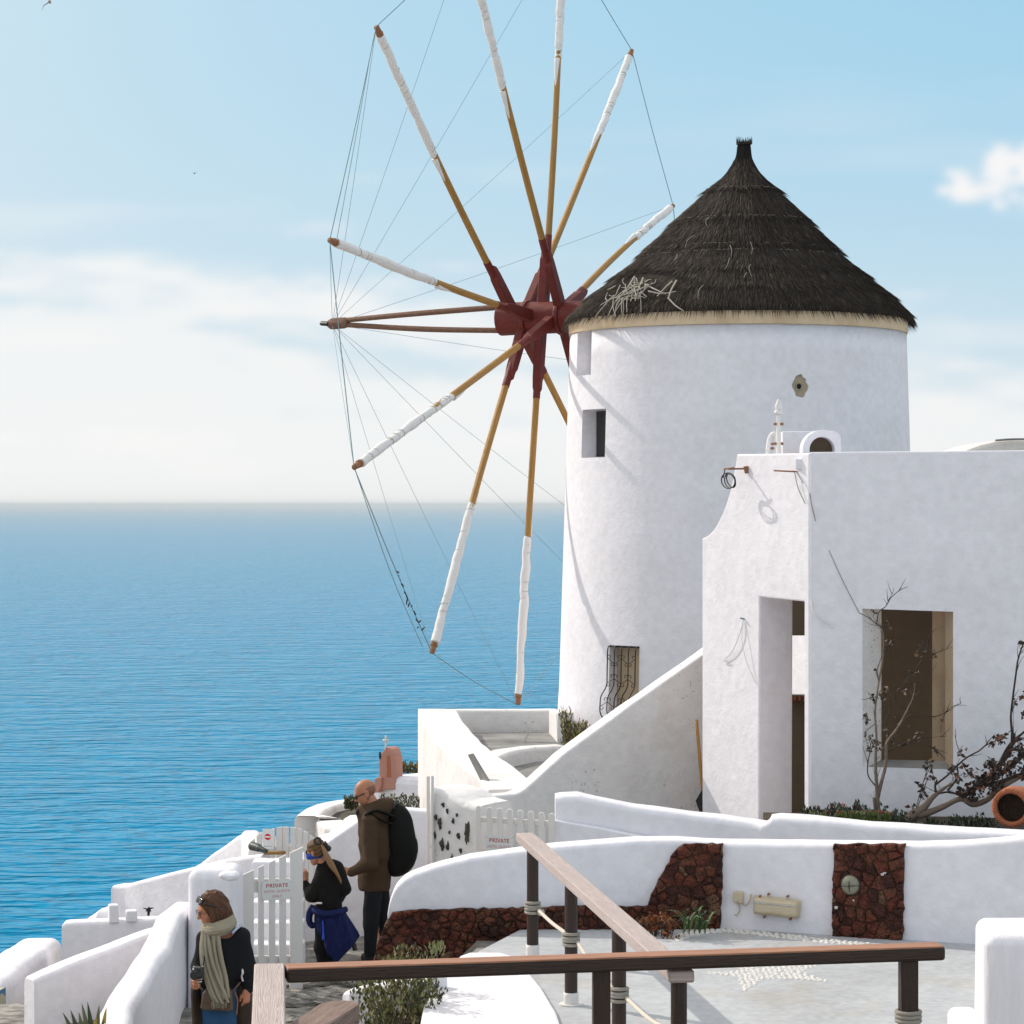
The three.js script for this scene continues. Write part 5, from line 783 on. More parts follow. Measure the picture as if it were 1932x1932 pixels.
{
  // bare young shrub trained up beside the window
  const o = thing('bare_shrub', 'thin bare shrub with withered leaves growing up beside the window', 'shrub', null, at(1655, 1552, 26.3)), R = rng(54), d = 26.4, X = (c) => 1584.8 + c * 0.26, Y = (c) => 1106.9 + c * 0.26;
  const T = (arr, r) => [arr.map(([x, y]) => [X(x), Y(y), d]), r];
  const lines = [T([[290, 1690], [275, 1600], [270, 1500], [262, 1380], [258, 1250], [262, 1160]], [0.04, 0.032, 0.026, 0.02, 0.016]), T([[275, 1530], [300, 1420], [330, 1300], [335, 1200], [340, 1130], [400, 1050], [450, 970], [490, 890], [530, 800], [545, 700]], [0.026, 0.024, 0.022, 0.02, 0.018, 0.015, 0.012, 0.008, 0.005]), T([[265, 1690], [255, 1600], [245, 1530]], [0.026, 0.022, 0.02]),
    T([[258, 1250], [265, 1100], [255, 900], [280, 700], [310, 520], [315, 380], [300, 300], [265, 270], [200, 220], [140, 190]], [0.016, 0.014, 0.013, 0.012, 0.011, 0.009, 0.006]), T([[310, 500], [350, 430], [430, 390], [465, 350]], [0.007, 0.003]), T([[265, 270], [285, 180], [330, 145], [370, 80], [430, 30], [490, 0]], [0.008, 0.006, 0.003]), T([[350, 100], [385, 40], [390, 10]], [0.004, 0.002]), T([[490, 890], [440, 870], [420, 850]], [0.006, 0.004]), T([[490, 935], [560, 940], [700, 940], [770, 910], [800, 880], [880, 845]], [0.007, 0.006, 0.003]), T([[545, 740], [600, 690], [640, 640]], [0.005, 0.002]), T([[340, 1200], [420, 1160], [560, 1110], [740, 1085]], [0.008, 0.005, 0.002]), T([[640, 1150], [700, 1190], [770, 1255]], [0.008, 0.009, 0.003]), T([[310, 1010], [360, 900], [410, 790], [480, 680], [600, 520], [650, 350], [680, 320]], [0.006, 0.005, 0.003]), T([[655, 510], [700, 480], [810, 440]], [0.007, 0.006, 0.002]), T([[260, 1450], [205, 1370], [205, 1260], [225, 1190], [250, 1130]], [0.009, 0.008, 0.006]), T([[250, 1000], [210, 1030], [170, 1070]], [0.005, 0.003]), T([[270, 800], [215, 800]], [0.006, 0.003]), T([[280, 690], [268, 620], [290, 540]], [0.006, 0.005]), T([[730, 1060], [740, 980], [770, 900]], [0.004, 0.003])];
  twigs(o, lines.slice(0, 3), M.bark); twigs(o, lines.slice(3, 4), M.bark); twigs(o, lines.slice(4), M.barkDark);
  const L = []; for (const [x, y, n, s] of [[340, 280, 12, 40], [350, 400, 12, 40], [230, 800, 16, 45], [350, 740, 10, 30], [320, 800, 10, 40], [200, 945, 18, 35], [185, 1070, 10, 25], [230, 1110, 26, 50], [210, 1180, 18, 35], [280, 1160, 14, 40], [590, 470, 16, 40], [690, 490, 10, 30], [440, 760, 8, 40], [560, 620, 8, 40], [560, 1080, 14, 50], [700, 1190, 12, 35], [240, 190, 10, 30], [640, 1290, 6, 30], [730, 960, 6, 30], [460, 1000, 6, 120], [380, 1090, 10, 90], [265, 600, 5, 20], [350, 1060, 10, 30], [480, 1120, 8, 60], [500, 640, 8, 90]]) for (let k = 0; k < n * 0.75; k++) { const f = 0.6 + R() * 0.9, p = at(X(x + (R() + R() - 1) * s), Y(y + (R() + R() - 1) * s), d + (R() - 0.5) * 0.12); L.push([p, V(R() - 0.5, R() - 0.6, R() - 0.5), 0.6 + R() * 0.8, R() < 0.75 ? C3(0.035 * f, 0.022 * f, 0.015 * f) : C3(0.13 * f, 0.07 * f, 0.03 * f)]); }
  foliage(o, leafGeo(0.03, 0.045), L);
}
{
  // gnarled vine at the right edge
  const o = thing('dry_vine', 'gnarled dry vine spreading over the planting bed at the right edge', 'vine', null, at(1730, 1550, 26.2)), R = rng(55), d = 26.2, X = (c) => 1584.8 + c * 0.26, Y = (c) => 1106.9 + c * 0.26;
  const T = (arr, r) => [arr.map(([x, y]) => [X(x), Y(y), d]), r];
  const lines = [T([[480, 1700], [540, 1650], [610, 1600], [670, 1530], [720, 1490], [790, 1440], [860, 1410]], [0.06, 0.07, 0.05, 0.035, 0.025, 0.018, 0.01]), T([[560, 1660], [640, 1640], [740, 1600], [880, 1540], [960, 1580], [1060, 1550], [1150, 1470], [1300, 1380], [1400, 1320]], [0.06, 0.045, 0.035, 0.04, 0.038, 0.034, 0.03]), T([[700, 1500], [690, 1450], [705, 1400]], [0.018, 0.012]), T([[690, 1440], [790, 1360], [850, 1300], [920, 1240], [1010, 1190], [1060, 1150], [1130, 1120], [1200, 1080], [1260, 1020]], [0.014, 0.012, 0.010, 0.008, 0.004]), T([[780, 1480], [830, 1420], [855, 1360], [850, 1300]], [0.014, 0.010]), T([[720, 1500], [800, 1490], [880, 1520]], [0.012, 0.014]), T([[550, 1620], [580, 1500], [610, 1400], [640, 1300]], [0.006, 0.004]), T([[555, 1620], [600, 1500], [640, 1380]], [0.006, 0.003]), T([[600, 1440], [690, 1490]], [0.004, 0.003]), T([[880, 1530], [960, 1470], [1060, 1400], [1150, 1300], [1240, 1180], [1250, 1080], [1240, 950], [1255, 800], [1275, 650], [1290, 540], [1320, 440], [1340, 400]], [0.04, 0.04, 0.036, 0.03, 0.02, 0.014, 0.013, 0.012, 0.010, 0.007]), T([[1060, 1400], [1180, 1350], [1300, 1250], [1400, 1150]], [0.03, 0.03, 0.025]), T([[1150, 1300], [1230, 1150], [1340, 1050], [1420, 960]], [0.022, 0.016, 0.010]), T([[920, 1240], [880, 1210], [850, 1150], [835, 1080]], [0.007, 0.004]), T([[880, 1270], [930, 1350], [990, 1400]], [0.007, 0.004]), T([[1260, 1080], [1260, 840], [1265, 830]], [0.003, 0.002]), T([[1000, 1450], [1150, 1420], [1350, 1350]], [0.03, 0.028])];
  twigs(o, lines.slice(0, 2), M.bark); twigs(o, lines.slice(2), M.barkDark);
  const L = []; for (const [x, y, n, s] of [[1000, 1420, 70, 90], [1100, 1360, 80, 100], [1200, 1300, 70, 90], [920, 1490, 60, 70], [1090, 1280, 24, 40], [1160, 1100, 26, 40], [1300, 1200, 50, 80], [1280, 1110, 20, 40], [1320, 1340, 50, 70], [640, 1290, 16, 35], [600, 1450, 14, 40], [600, 1510, 8, 25], [810, 1350, 8, 30], [930, 1330, 16, 50], [860, 1380, 10, 40], [980, 1520, 30, 60], [1130, 1470, 24, 50], [530, 1610, 10, 30], [1330, 400, 6, 15], [1265, 840, 4, 15], [1330, 770, 6, 20], [1330, 930, 8, 25], [660, 1390, 8, 30], [1110, 1140, 8, 30], [880, 1200, 5, 30]]) for (let k = 0; k < n * 1.05; k++) { const f = 0.6 + R() * 0.9, p = at(X(x + (R() + R() - 1) * s), Y(y + (R() + R() - 1) * s), d + (R() - 0.5) * 0.25); L.push([p, V(R() - 0.5, R() - 0.6, R() - 0.5), 0.6 + R() * 0.8, R() < 0.8 ? C3(0.035 * f, 0.022 * f, 0.016 * f) : C3(0.14 * f, 0.05 * f, 0.025 * f)]); }
  foliage(o, leafGeo(0.04, 0.055), L);
}
// planting bed: clumps of succulents with red flowers along the house wall
{
  const R = rng(56);
  [[1535, 1534, 20, 0, 'low green succulent clump with red flowers left of the bare shrub, nearest the doorway'], [1580, 1530, 26, 0, 'dark leafy clump with red flowers in the bed, second from the doorway'], [1622, 1530, 24, 0, 'dark succulent clump in the bed just left of the bare shrub'], [1672, 1537, 22, 1, 'succulent clump with orange flowers right of the bare shrub'], [1700, 1542, 22, 0, 'dark succulent clump at the foot of the dry vine'], [1760, 1556, 18, 0, 'low dark succulent clump right of the vine trunk'], [1812, 1552, 20, 0, 'spiky dark clump in the bed between vine and clay pot'], [1856, 1549, 24, 0, 'taller dark succulent beside the clay pot'], [1640, 1545, 34, 2, 'low trailing green ground plants with small pink flowers along the planter edge']].forEach(([x, y, w, kind, label]) => {
    const o = thing('succulent', label, 'succulent', null, at(x, 1560, 26.4)), L = [];
    const n = kind === 2 ? 26 : 16;
    for (let i = 0; i < n; i++) { const px = kind === 2 ? 1530 + R() * 150 : x + (R() - 0.5) * w * 1.9, d = kind === 2 ? 25.55 + R() * 0.2 : 26.0 + R() * 0.5, b = at(px, kind === 2 ? 1553 : y + 24 + R() * 6, d), h = (kind === 2 ? 0.08 : 0.10 + 0.11 * R()) * (1 - 0.4 * Math.abs(px - x) / (kind === 2 ? 200 : w)); for (let k = 0; k < 26; k++) { const t = R(), f = 0.6 + R() * 0.8, q = b.clone().add(V((R() - 0.5) * 0.07, h * (0.2 + t), (R() - 0.5) * 0.07)); L.push([q, V(R() - 0.5, 0.5 + R() * 0.5, R() - 0.5), 0.7 + R() * 0.6, kind === 2 ? C3(0.10 * f, 0.14 * f, 0.03 * f) : R() < 0.8 ? C3(0.028 * f, 0.04 * f, 0.02 * f) : C3(0.07 * f, 0.09 * f, 0.03 * f)]); } if (R() < (kind === 2 ? 0.5 : 0.45) && x < 1690) for (let k = 0; k < 7; k++) L.push([b.clone().add(V((R() - 0.5) * 0.04, h * 1.15 + R() * 0.02, (R() - 0.5) * 0.04)), V(R() - 0.5, 0.6, R() - 0.5), 0.55, kind === 1 ? C3(0.35, 0.09, 0.02) : C3(0.35, 0.02, 0.04)]); }
    foliage(o, leafGeo(0.022, 0.05), L);
  });
}
// orange and green plants at the foot of the lava stones
{
  const R = rng(57), o = thing('orange_plant', 'rusty orange flowering plant at the foot of the lava stone wall', 'plant', null, at(1235, 1765, 22.4)), L = [], st = [];
  for (let i = 0; i < 26; i++) { const px = 1212 + R() * 62, py = 1722 + Math.abs(px - 1238) * 0.5 + R() * 34, e = at(px, py, 22.25 + R() * 0.3); st.push(limb([at(lerp(px, 1240, 0.4), 1785, 22.4), e], [0.006, 0.003], 4)); for (let k = 0; k < 20; k++) { const f = 0.6 + R() * 0.8; L.push([e.clone().add(V(R() - 0.5, R() - 0.5, R() - 0.5).multiplyScalar(0.06)), V(R() - 0.5, R() - 0.2, R() - 0.5), 0.7 + R() * 0.6, R() < 0.75 ? C3(0.30 * f, 0.085 * f, 0.015 * f) : C3(0.12 * f, 0.045 * f, 0.02 * f)]); } }
  part('stem', st, M.barkDark, o, 'stuff'); foliage(o, leafGeo(0.02, 0.028), L);
  const g = thing('green_plant', 'bright green strap-leaved plant beside the orange flowers', 'plant', null, at(1305, 1765, 22.3)), mats = [C3(0.05, 0.11, 0.02), C3(0.11, 0.18, 0.04), C3(0.03, 0.06, 0.015)].map((c) => { const m = M.leaf.clone(); m.color = c; return m; });
  for (let i = 0; i < 34; i++) { const a = R() * 6.28, l = 0.12 + R() * 0.14, c = at(1290 + (i % 5) * 10, 1762 - (i % 3) * 4, 22.25), e = c.clone().add(V(Math.cos(a) * l, 0.05 + R() * 0.17, Math.sin(a) * l * 0.7)), rows = []; for (let k = 0; k <= 5; k++) { const t = k / 5, p = c.clone().lerp(e, t).add(V(0, 0.07 * Math.sin(t * 3.14), 0)), w = 0.012 * Math.sin(0.35 + t * 2.75); rows.push([-1, 0, 1].map((j) => ({ p: p.clone().add(V(-Math.sin(a) * j * w, Math.abs(j) * 0.004, Math.cos(a) * j * w)), u: j, v: t }))); } part('leaf', grid(rows), mats[i % 3], g); }
}
// clay pot lying on its side
{
  const c = at(1908, 1524, 25.6), o = thing('clay_pot', 'terracotta pot with a plaited rim lying on its side at the right edge', 'pot', null, c), k = 25.6 / F, r = 33 * k, ax = new THREE.Matrix4().makeRotationFromEuler(new THREE.Euler(0.05, -0.42, 0)).setPosition(c);
  const body = new THREE.LatheGeometry([[r * 0.92, 0.0], [r * 1.06, -0.05], [r * 1.14, -0.14], [r * 1.0, -0.30], [r * 0.75, -0.42], [0.01, -0.42], [0.01, -0.40], [r * 0.7, -0.40], [r * 0.93, -0.28], [r * 1.04, -0.14], [r * 0.97, -0.05], [r * 0.86, 0.0]].map(([x, y]) => new THREE.Vector2(x, y)), 40); body.rotateX(Math.PI / 2); body.applyMatrix4(ax); part('body', body, M.terracotta, o);
  const soil = new THREE.CircleGeometry(r * 0.98, 30); soil.translate(0, 0, -0.16); soil.applyMatrix4(ax); part('inside', soil, M.soil, o);
  for (const ph of [0, Math.PI]) { const pts = []; for (let i = 0; i <= 120; i++) { const a = i / 120 * Math.PI * 2, w = a * 22 + ph; pts.push(V(Math.cos(a) * (r * 0.97 + 0.02 * Math.cos(w)), Math.sin(a) * (r * 0.97 + 0.02 * Math.cos(w)), 0.018 * Math.sin(w)).applyMatrix4(ax)); } part('plait', limb(pts, 0.0125, 6, 240), M.terracotta, o); }
}
// ------------------------------------------------------------------ far things below the terrace
{
  const D = 100, P = plane(700, D, 800, D - 2), k = D / F;
  const o = thing('chapel_roof', 'pale blue-white vaulted chapel roof below the terrace, behind the bald man', 'roof', null, at(745, 1510, D));
  const rows = []; const A = [[713, 1466], [730, 1466.5], [790, 1469.5]], B = [[696, 1482], [740, 1490], [800, 1494]], C = [[688, 1510], [740, 1515], [810, 1518]];
  const g = slab(P, [[690, 1540], [693, 1490], [700, 1480], [716, 1467], [724, 1465.5], [745, 1466.5], [800, 1470], [820, 1540]], 3, { r: 0.25 }); part('vault', g, M.white, o);
  const b = thing('pink_belfry', 'small pink belfry with a white cross standing at the chapel roof', 'belfry', null, at(727, 1470, D - 0.4)), PB = plane(705, D - 0.6, 750, D - 1.0);
  part('tower', slab(PB, [[714.5, 1490], [714.5, 1430], [717, 1428], [720, 1420], [725, 1413], [729, 1410], [733, 1410.5], [739, 1414], [743, 1422], [744, 1429], [746, 1431], [746, 1490]], 0.7, { r: 0.05 }), M.pink, b);
  part('base', slab(PB, [[707, 1495], [709, 1469], [716, 1466], [722, 1466], [722, 1480], [716, 1495]], 0.5, { out: 0.12, r: 0.03 }), M.pink, b);
  part('niche', slab(PB, [[730, 1466], [730, 1428], [733, 1424], [736, 1428], [738, 1466]], 0.05, { out: 0.02, r: 0.01 }), M.terracotta, b);
  part('cross', [limb([PB.hit(728, 1411), PB.hit(728, 1388)], 0.045, 6), limb([PB.hit(723, 1397), PB.hit(733, 1397)], 0.045, 6)], M.paint, b);
  part('lantern', box(0.08, 0.26, 0.08, PB.hit(717, 1425), 0, 0.01), M.black, b);
}
function shrubMass(name, label, x0, x1, top, bottom, D, seed, yellow) {
  const R = rng(seed), o = thing(name, label, 'shrub', null, at((x0 + x1) / 2, bottom, D)), L = [], k = D / F;
  for (let i = 0; i < 900; i++) { const px = lerp(x0, x1, R()), t = top(px), py = lerp(t, bottom, R()), p = at(px, py, D + (R() - 0.5) * 20 * k), f = 0.5 + R() * 0.9; L.push([p, V(R() - 0.5, 0.6, R() - 0.5), k * 44 * (0.6 + R() * 0.7), R() < yellow ? C3(0.26 * f, 0.21 * f, 0.04 * f) : C3(0.055 * f, 0.06 * f, 0.02 * f)]); }
  foliage(o, leafGeo(0.06, 0.11), L); part('stem', limb([at((x0 + x1) / 2, bottom + 3, D), at((x0 + x1) / 2, (top((x0 + x1) / 2) + bottom) / 2, D)], 1.2 * k, 6), M.bark, o);
}
shrubMass('far_shrub', 'yellow-green shrubs growing behind the pink belfry', 746, 796, (x) => 1440 + 3 * Math.sin(x * 0.5) + (x > 765 ? 2 : 0), 1460, 104, 61, 0.5);
shrubMass('terrace_shrub', 'dark green shrubs growing behind the bald man and the stair wall', 716, 795, (x) => 1503 + 4 * Math.sin(x * 0.32) + 2 * Math.sin(x * 0.9), 1530, 40, 62, 0.18);
shrubMass('terrace_shrub', 'small dark bush inside the curved stone terrace in front of the bald man', 650, 676, (x) => 1505 + 3 * Math.sin(x * 0.5), 1528, 38, 63, 0.12);
{
  const o = thing('stone_terrace', 'curved low stone terrace wall with pale rim beyond the stair wall', 'wall', null, at(630, 1560, 37));
  part('rim', ribbon([[597, 36.5, 1544], [600, 36.2, 1538], [606, 36.6, 1531], [618, 37.4, 1522], [636, 38.2, 1515], [660, 38.6, 1509], [700, 38.8, 1504]], { thick: 0.35, base: -3, r: 0.06 }), M.worn, o);
  part('front', ribbon([[596, 36.3, 1548], [612, 35.6, 1560], [640, 35.4, 1571], [690, 35.4, 1575]], { thick: 0.4, base: -4, r: 0.05, front: true }), M.worn, o);
  part('bed', (() => { const p = [[598, 36.3], [640, 35.3], [720, 35.3], [720, 39], [640, 38.4], [610, 37]].map(([x, d]) => at(x, HORIZON, d)), g = new THREE.ShapeGeometry(shapeOf(p.map((q) => new THREE.Vector2(q.x, -q.z)))); g.rotateX(-Math.PI / 2); g.translate(0, -0.42, 0); return g; })(), M.darkStone, o);
  single('plaster_step', ribbon([[646, 34.2, 1543], [655, 34.0, 1538], [672, 33.6, 1552], [686, 33.4, 1566]], { thick: 0.5, base: -3, r: 0.06, front: true }), M.white, 'small white plaster step between the stone terrace and the stair wall', 'step');
  single('white_block', ribbon([[597, 30.5, 1576], [600, 30.5, 1573], [640, 30.4, 1571], [690, 30.3, 1570]], { thick: 0.3, base: -3, r: 0.06 }), M.white, 'white wall block between the arched gate and the stair wall', 'wall');
}
// gulls
for (const [x, y, d, s, a, label] of [[94, 4, 90, 0.42, 0.9, 'brownish gull at the very top left of the sky'], [367, 327, 190, 0.30, 0.1, 'tiny distant dark bird in the sky left of the sail wheel']]) {
  const c = at(x, y, d), o = thing('gull', label, 'bird', null, c), m = new THREE.MeshStandardMaterial({ name: 'feathers', color: y < 100 ? C3(0.40, 0.33, 0.29) : C3(0.10, 0.13, 0.16), roughness: 0.9 }), T = (p) => p.applyAxisAngle(V(0, 0, 1), a).multiplyScalar(s / 0.42).add(c);
  part('body', limb([T(V(0, 0, -0.16)), T(V(0, 0.01, -0.05)), T(V(0, 0, 0.1)), T(V(0, 0.01, 0.2))], [0.02, 0.055, 0.05, 0.02], 8, 10), m, o);
  for (const q of [-1, 1]) { const w = new THREE.BufferGeometry(), pts = [[0, 0.01, 0.08], [0, 0.01, -0.08], [q * 0.22, 0.09, 0.06], [q * 0.22, 0.09, -0.05], [q * 0.45, 0.03, -0.04]].map(([X, Y, Z]) => T(V(X, Y, Z))); w.setAttribute('position', new THREE.Float32BufferAttribute(pts.flatMap((p) => [p.x, p.y, p.z]), 3)); w.setIndex([0, 1, 2, 2, 1, 3, 2, 3, 4]); w.computeVertexNormals(); const mm = m.clone(); mm.side = THREE.DoubleSide; part('wing', w, mm, o); }
}

// ------------------------------------------------------------------ people
function sdfMesh(f, lo, hi, c) {                               // surface nets over a signed distance
  const n = [0, 1, 2].map((k) => Math.ceil((hi[k] - lo[k]) / c) + 1), [nx, ny, nz] = n, val = new Float32Array(nx * ny * nz), I = (x, y, z) => (z * ny + y) * nx + x;
  for (let z = 0; z < nz; z++) for (let y = 0; y < ny; y++) for (let x = 0; x < nx; x++) val[I(x, y, z)] = f(lo[0] + x * c, lo[1] + y * c, lo[2] + z * c);
  const id = new Int32Array(nx * ny * nz).fill(-1), pos = [], idx = [];
  for (let z = 0; z < nz - 1; z++) for (let y = 0; y < ny - 1; y++) for (let x = 0; x < nx - 1; x++) {
    let m = 0; const v = []; for (let k = 0; k < 8; k++) { const q = val[I(x + (k & 1), y + ((k >> 1) & 1), z + (k >> 2))]; v.push(q); if (q < 0) m |= 1 << k; }
    if (m === 0 || m === 255) continue;
    let sx = 0, sy = 0, sz = 0, k = 0;
    for (let a = 0; a < 8; a++) for (const b of [1, 2, 4]) if (!(a & b)) { const d = a | b; if ((v[a] < 0) !== (v[d] < 0)) { const t = v[a] / (v[a] - v[d]); sx += (a & 1) + (b === 1 ? t : 0); sy += ((a >> 1) & 1) + (b === 2 ? t : 0); sz += (a >> 2) + (b === 4 ? t : 0); k++; } }
    id[I(x, y, z)] = pos.length / 3; pos.push(lo[0] + (x + sx / k) * c, lo[1] + (y + sy / k) * c, lo[2] + (z + sz / k) * c);
  }
  for (let z = 1; z < nz - 1; z++) for (let y = 1; y < ny - 1; y++) for (let x = 1; x < nx - 1; x++) {
    const s = val[I(x, y, z)] < 0;
    const quad = (a, b, d, e, flip) => { if (a < 0 || b < 0 || d < 0 || e < 0) return; flip ? idx.push(a, d, b, a, e, d) : idx.push(a, b, d, a, d, e); };
    if (s !== (val[I(x + 1, y, z)] < 0)) quad(id[I(x, y - 1, z - 1)], id[I(x, y, z - 1)], id[I(x, y, z)], id[I(x, y - 1, z)], !s);
    if (s !== (val[I(x, y + 1, z)] < 0)) quad(id[I(x - 1, y, z - 1)], id[I(x, y, z - 1)], id[I(x, y, z)], id[I(x - 1, y, z)], s);
    if (s !== (val[I(x, y, z + 1)] < 0)) quad(id[I(x - 1, y - 1, z)], id[I(x, y - 1, z)], id[I(x, y, z)], id[I(x - 1, y, z)], !s);
  }
  const g = new THREE.BufferGeometry(); g.setAttribute('position', new THREE.Float32BufferAttribute(pos, 3)); g.setIndex(idx); g.computeVertexNormals();
  const uv = new Float32Array(pos.length / 3 * 2); for (let i = 0; i < uv.length / 2; i++) { uv[2 * i] = pos[3 * i] + pos[3 * i + 2]; uv[2 * i + 1] = pos[3 * i + 1]; } g.setAttribute('uv', new THREE.BufferAttribute(uv, 2)); return g;
}
const smin = (a, b, k) => { const h = Math.max(k - Math.abs(a - b), 0) / k; return Math.min(a, b) - h * h * k * 0.25; };
// tapered bone a -> b (arrays), radii ra, rb, squeezed by flat along the third axis
function bone(a, b, ra, rb, flat = 1) {
  const d = [b[0] - a[0], b[1] - a[1], (b[2] - a[2]) / flat], L = d[0] * d[0] + d[1] * d[1] + d[2] * d[2] || 1e-9;
  return (x, y, z) => { const px = x - a[0], py = y - a[1], pz = (z - a[2]) / flat, t = clamp((px * d[0] + py * d[1] + pz * d[2]) / L), ex = px - d[0] * t, ey = py - d[1] * t, ez = pz - d[2] * t; return (Math.sqrt(ex * ex + ey * ey + ez * ez) - (ra + (rb - ra) * t)) * Math.min(1, flat); };
}
const ball = (c, r) => (x, y, z) => { const px = (x - c[0]) / r[0], py = (y - c[1]) / r[1], pz = (z - c[2]) / r[2], l = Math.sqrt(px * px + py * py + pz * pz); return (l - 1) * Math.min(r[0], r[1], r[2]); };
const blend = (list, k) => (x, y, z) => { let d = list[0](x, y, z); for (let i = 1; i < list.length; i++) d = smin(d, list[i](x, y, z), k); return d; };
const folds = (f, amp, fx, fy, seed) => (x, y, z) => { const d = f(x, y, z); return d > 0.06 ? d : d - amp * (fbm(x * fx + seed, y * fy, z * fx, 2) - 0.5) * 2; };
// head in its own axes: x to the left ear, y up, z forward; about 0.23 m high
function headSDF() {
  const solid = blend([ball([0, 0.03, -0.012], [0.075, 0.088, 0.097]), ball([0, -0.03, 0.028], [0.061, 0.085, 0.062]), bone([0.04, -0.055, 0.005], [0.012, -0.097, 0.062], 0.022, 0.02), bone([-0.04, -0.055, 0.005], [-0.012, -0.097, 0.062], 0.022, 0.02), bone([0.03, 0.02, 0.076], [-0.03, 0.02, 0.076], 0.012, 0.012), ball([0.034, -0.03, 0.06], [0.022, 0.022, 0.022]), ball([-0.034, -0.03, 0.06], [0.022, 0.022, 0.022])], 0.03);
  const nose = blend([bone([0, 0.008, 0.086], [0, -0.030, 0.108], 0.008, 0.012), ball([0.010, -0.035, 0.096], [0.008, 0.007, 0.010]), ball([-0.010, -0.035, 0.096], [0.008, 0.007, 0.010])], 0.012);
  const lips = blend([bone([-0.020, -0.060, 0.082], [0.020, -0.060, 0.082], 0.006, 0.006), bone([-0.016, -0.070, 0.081], [0.016, -0.070, 0.081], 0.007, 0.007)], 0.004);
  const ears = blend([ball([0.078, -0.005, -0.008], [0.010, 0.033, 0.020]), ball([-0.078, -0.005, -0.008], [0.010, 0.033, 0.020])], 0.002), earHole = [ball([0.086, -0.003, -0.002], [0.006, 0.018, 0.010]), ball([-0.086, -0.003, -0.002], [0.006, 0.018, 0.010])];
  const sock = [ball([0.031, 0.002, 0.092], [0.017, 0.011, 0.018]), ball([-0.031, 0.002, 0.092], [0.017, 0.011, 0.018])], eye = [ball([0.031, 0.0, 0.074], [0.012, 0.012, 0.012]), ball([-0.031, 0.0, 0.074], [0.012, 0.012, 0.012])];
  return (x, y, z) => { let d = smin(solid(x, y, z), nose(x, y, z), 0.012); for (const s of sock) d = Math.max(d, -s(x, y, z)); for (const e of eye) d = Math.min(d, e(x, y, z)); d = smin(d, lips(x, y, z), 0.006); d = smin(d, ears(x, y, z), 0.008); for (const e of earHole) d = Math.max(d, -e(x, y, z)); return d; };
}
// axes from a forward and an approximate up direction
function axes(fwd, up, c, s = 1) { const z = fwd.clone().normalize(), x = up.clone().cross(z).normalize(), y = z.clone().cross(x); return new THREE.Matrix4().makeBasis(x, y, z).scale(V(s, s, s)).setPosition(c); }
function headGeo(m) { const g = sdfMesh(headSDF(), [-0.105, -0.14, -0.125], [0.105, 0.135, 0.135], 0.0042); return g.applyMatrix4(m); }
// hand: y along the fingers from the wrist, x to the thumb, z out of the palm; curl in radians per joint
function handGeo(m, curl, side = 1, spread = 0.08) {
  const list = [bone([0.022, 0.02, 0], [0.024, 0.08, 0], 0.016, 0.014, 0.8), bone([-0.022, 0.02, 0], [-0.024, 0.078, 0], 0.015, 0.013, 0.8), bone([0, 0.0, 0], [0, 0.08, 0], 0.022, 0.018, 0.75), bone([0, -0.05, 0], [0, 0.01, 0], 0.024, 0.022, 0.8)], fingers = [];
  [[0.030, 0.074, spread], [0.010, 0.082, spread * 0.3], [-0.011, 0.076, -spread * 0.3], [-0.030, 0.06, -spread]].forEach(([x, len, sp], i) => {
    let p = [x, 0.085 - Math.abs(x) * 0.15, 0.0], a = 0.15; const seg = [0.46, 0.31, 0.23], c = curl * (0.9 + 0.07 * i), ch = [];
    seg.forEach((k, j) => { a += c * (j ? 1 : 0.8); const l = len * k, q = [p[0] + Math.sin(sp) * l * Math.cos(a), p[1] + Math.cos(a) * l, p[2] + Math.sin(a) * l]; ch.push(bone(p, q, 0.0088 - j * 0.0008, 0.0082 - j * 0.0008)); p = q; }); fingers.push(blend(ch, 0.004));
  });
  const th = blend([bone([0.026, 0.022, 0.004], [0.048, 0.05, 0.016], 0.013, 0.0105), bone([0.048, 0.05, 0.016], [0.050 - curl * 0.010, 0.076, 0.020 + curl * 0.012], 0.0098, 0.0092), bone([0.050 - curl * 0.010, 0.076, 0.020 + curl * 0.012], [0.044 - curl * 0.02, 0.096, 0.026 + curl * 0.012], 0.009, 0.0075)], 0.006), palm = blend(list, 0.02);
  const f = (x, y, z) => { x *= side; let d = smin(palm(x, y, z), th(x, y, z), 0.012); for (const q of fingers) d = smin(d, q(x, y, z), 0.006); return d; };
  return sdfMesh(f, [-0.075, -0.08, -0.05], [0.075, 0.18, 0.10], 0.0035).applyMatrix4(m);
}
const cloth = (name, r, g, b, rough = 0.9) => { const m = new THREE.MeshPhysicalMaterial({ name, color: C3(r, g, b), roughness: rough, specularIntensity: 0.35, bumpMap: M.canvas.bumpMap, bumpScale: 0.004 }); return m; };
const skinMat = (r, g, b) => new THREE.MeshStandardMaterial({ name: 'skin', color: C3(r, g, b), roughness: 0.55 });
function person(label, px0, D, ground = -0.2) {                // local metres: u right, v up from the ground, w to the camera
  const s = F / D, py0 = HORIZON + (EYE - ground) * s, o = at(px0, HORIZON, D); o.y = ground;
  const root = thing('person', label, 'person', null, o);
  const J = (px, py, w = 0) => [(px - px0) / s, (py0 - py) / s, w], JV = (px, py, w = 0) => V(...J(px, py, w));
  const add = (name, g, mat, parent = root) => part(name, g.translate(o.x, o.y, o.z), mat, parent);
  return { root, J, JV, add, s, o };
}
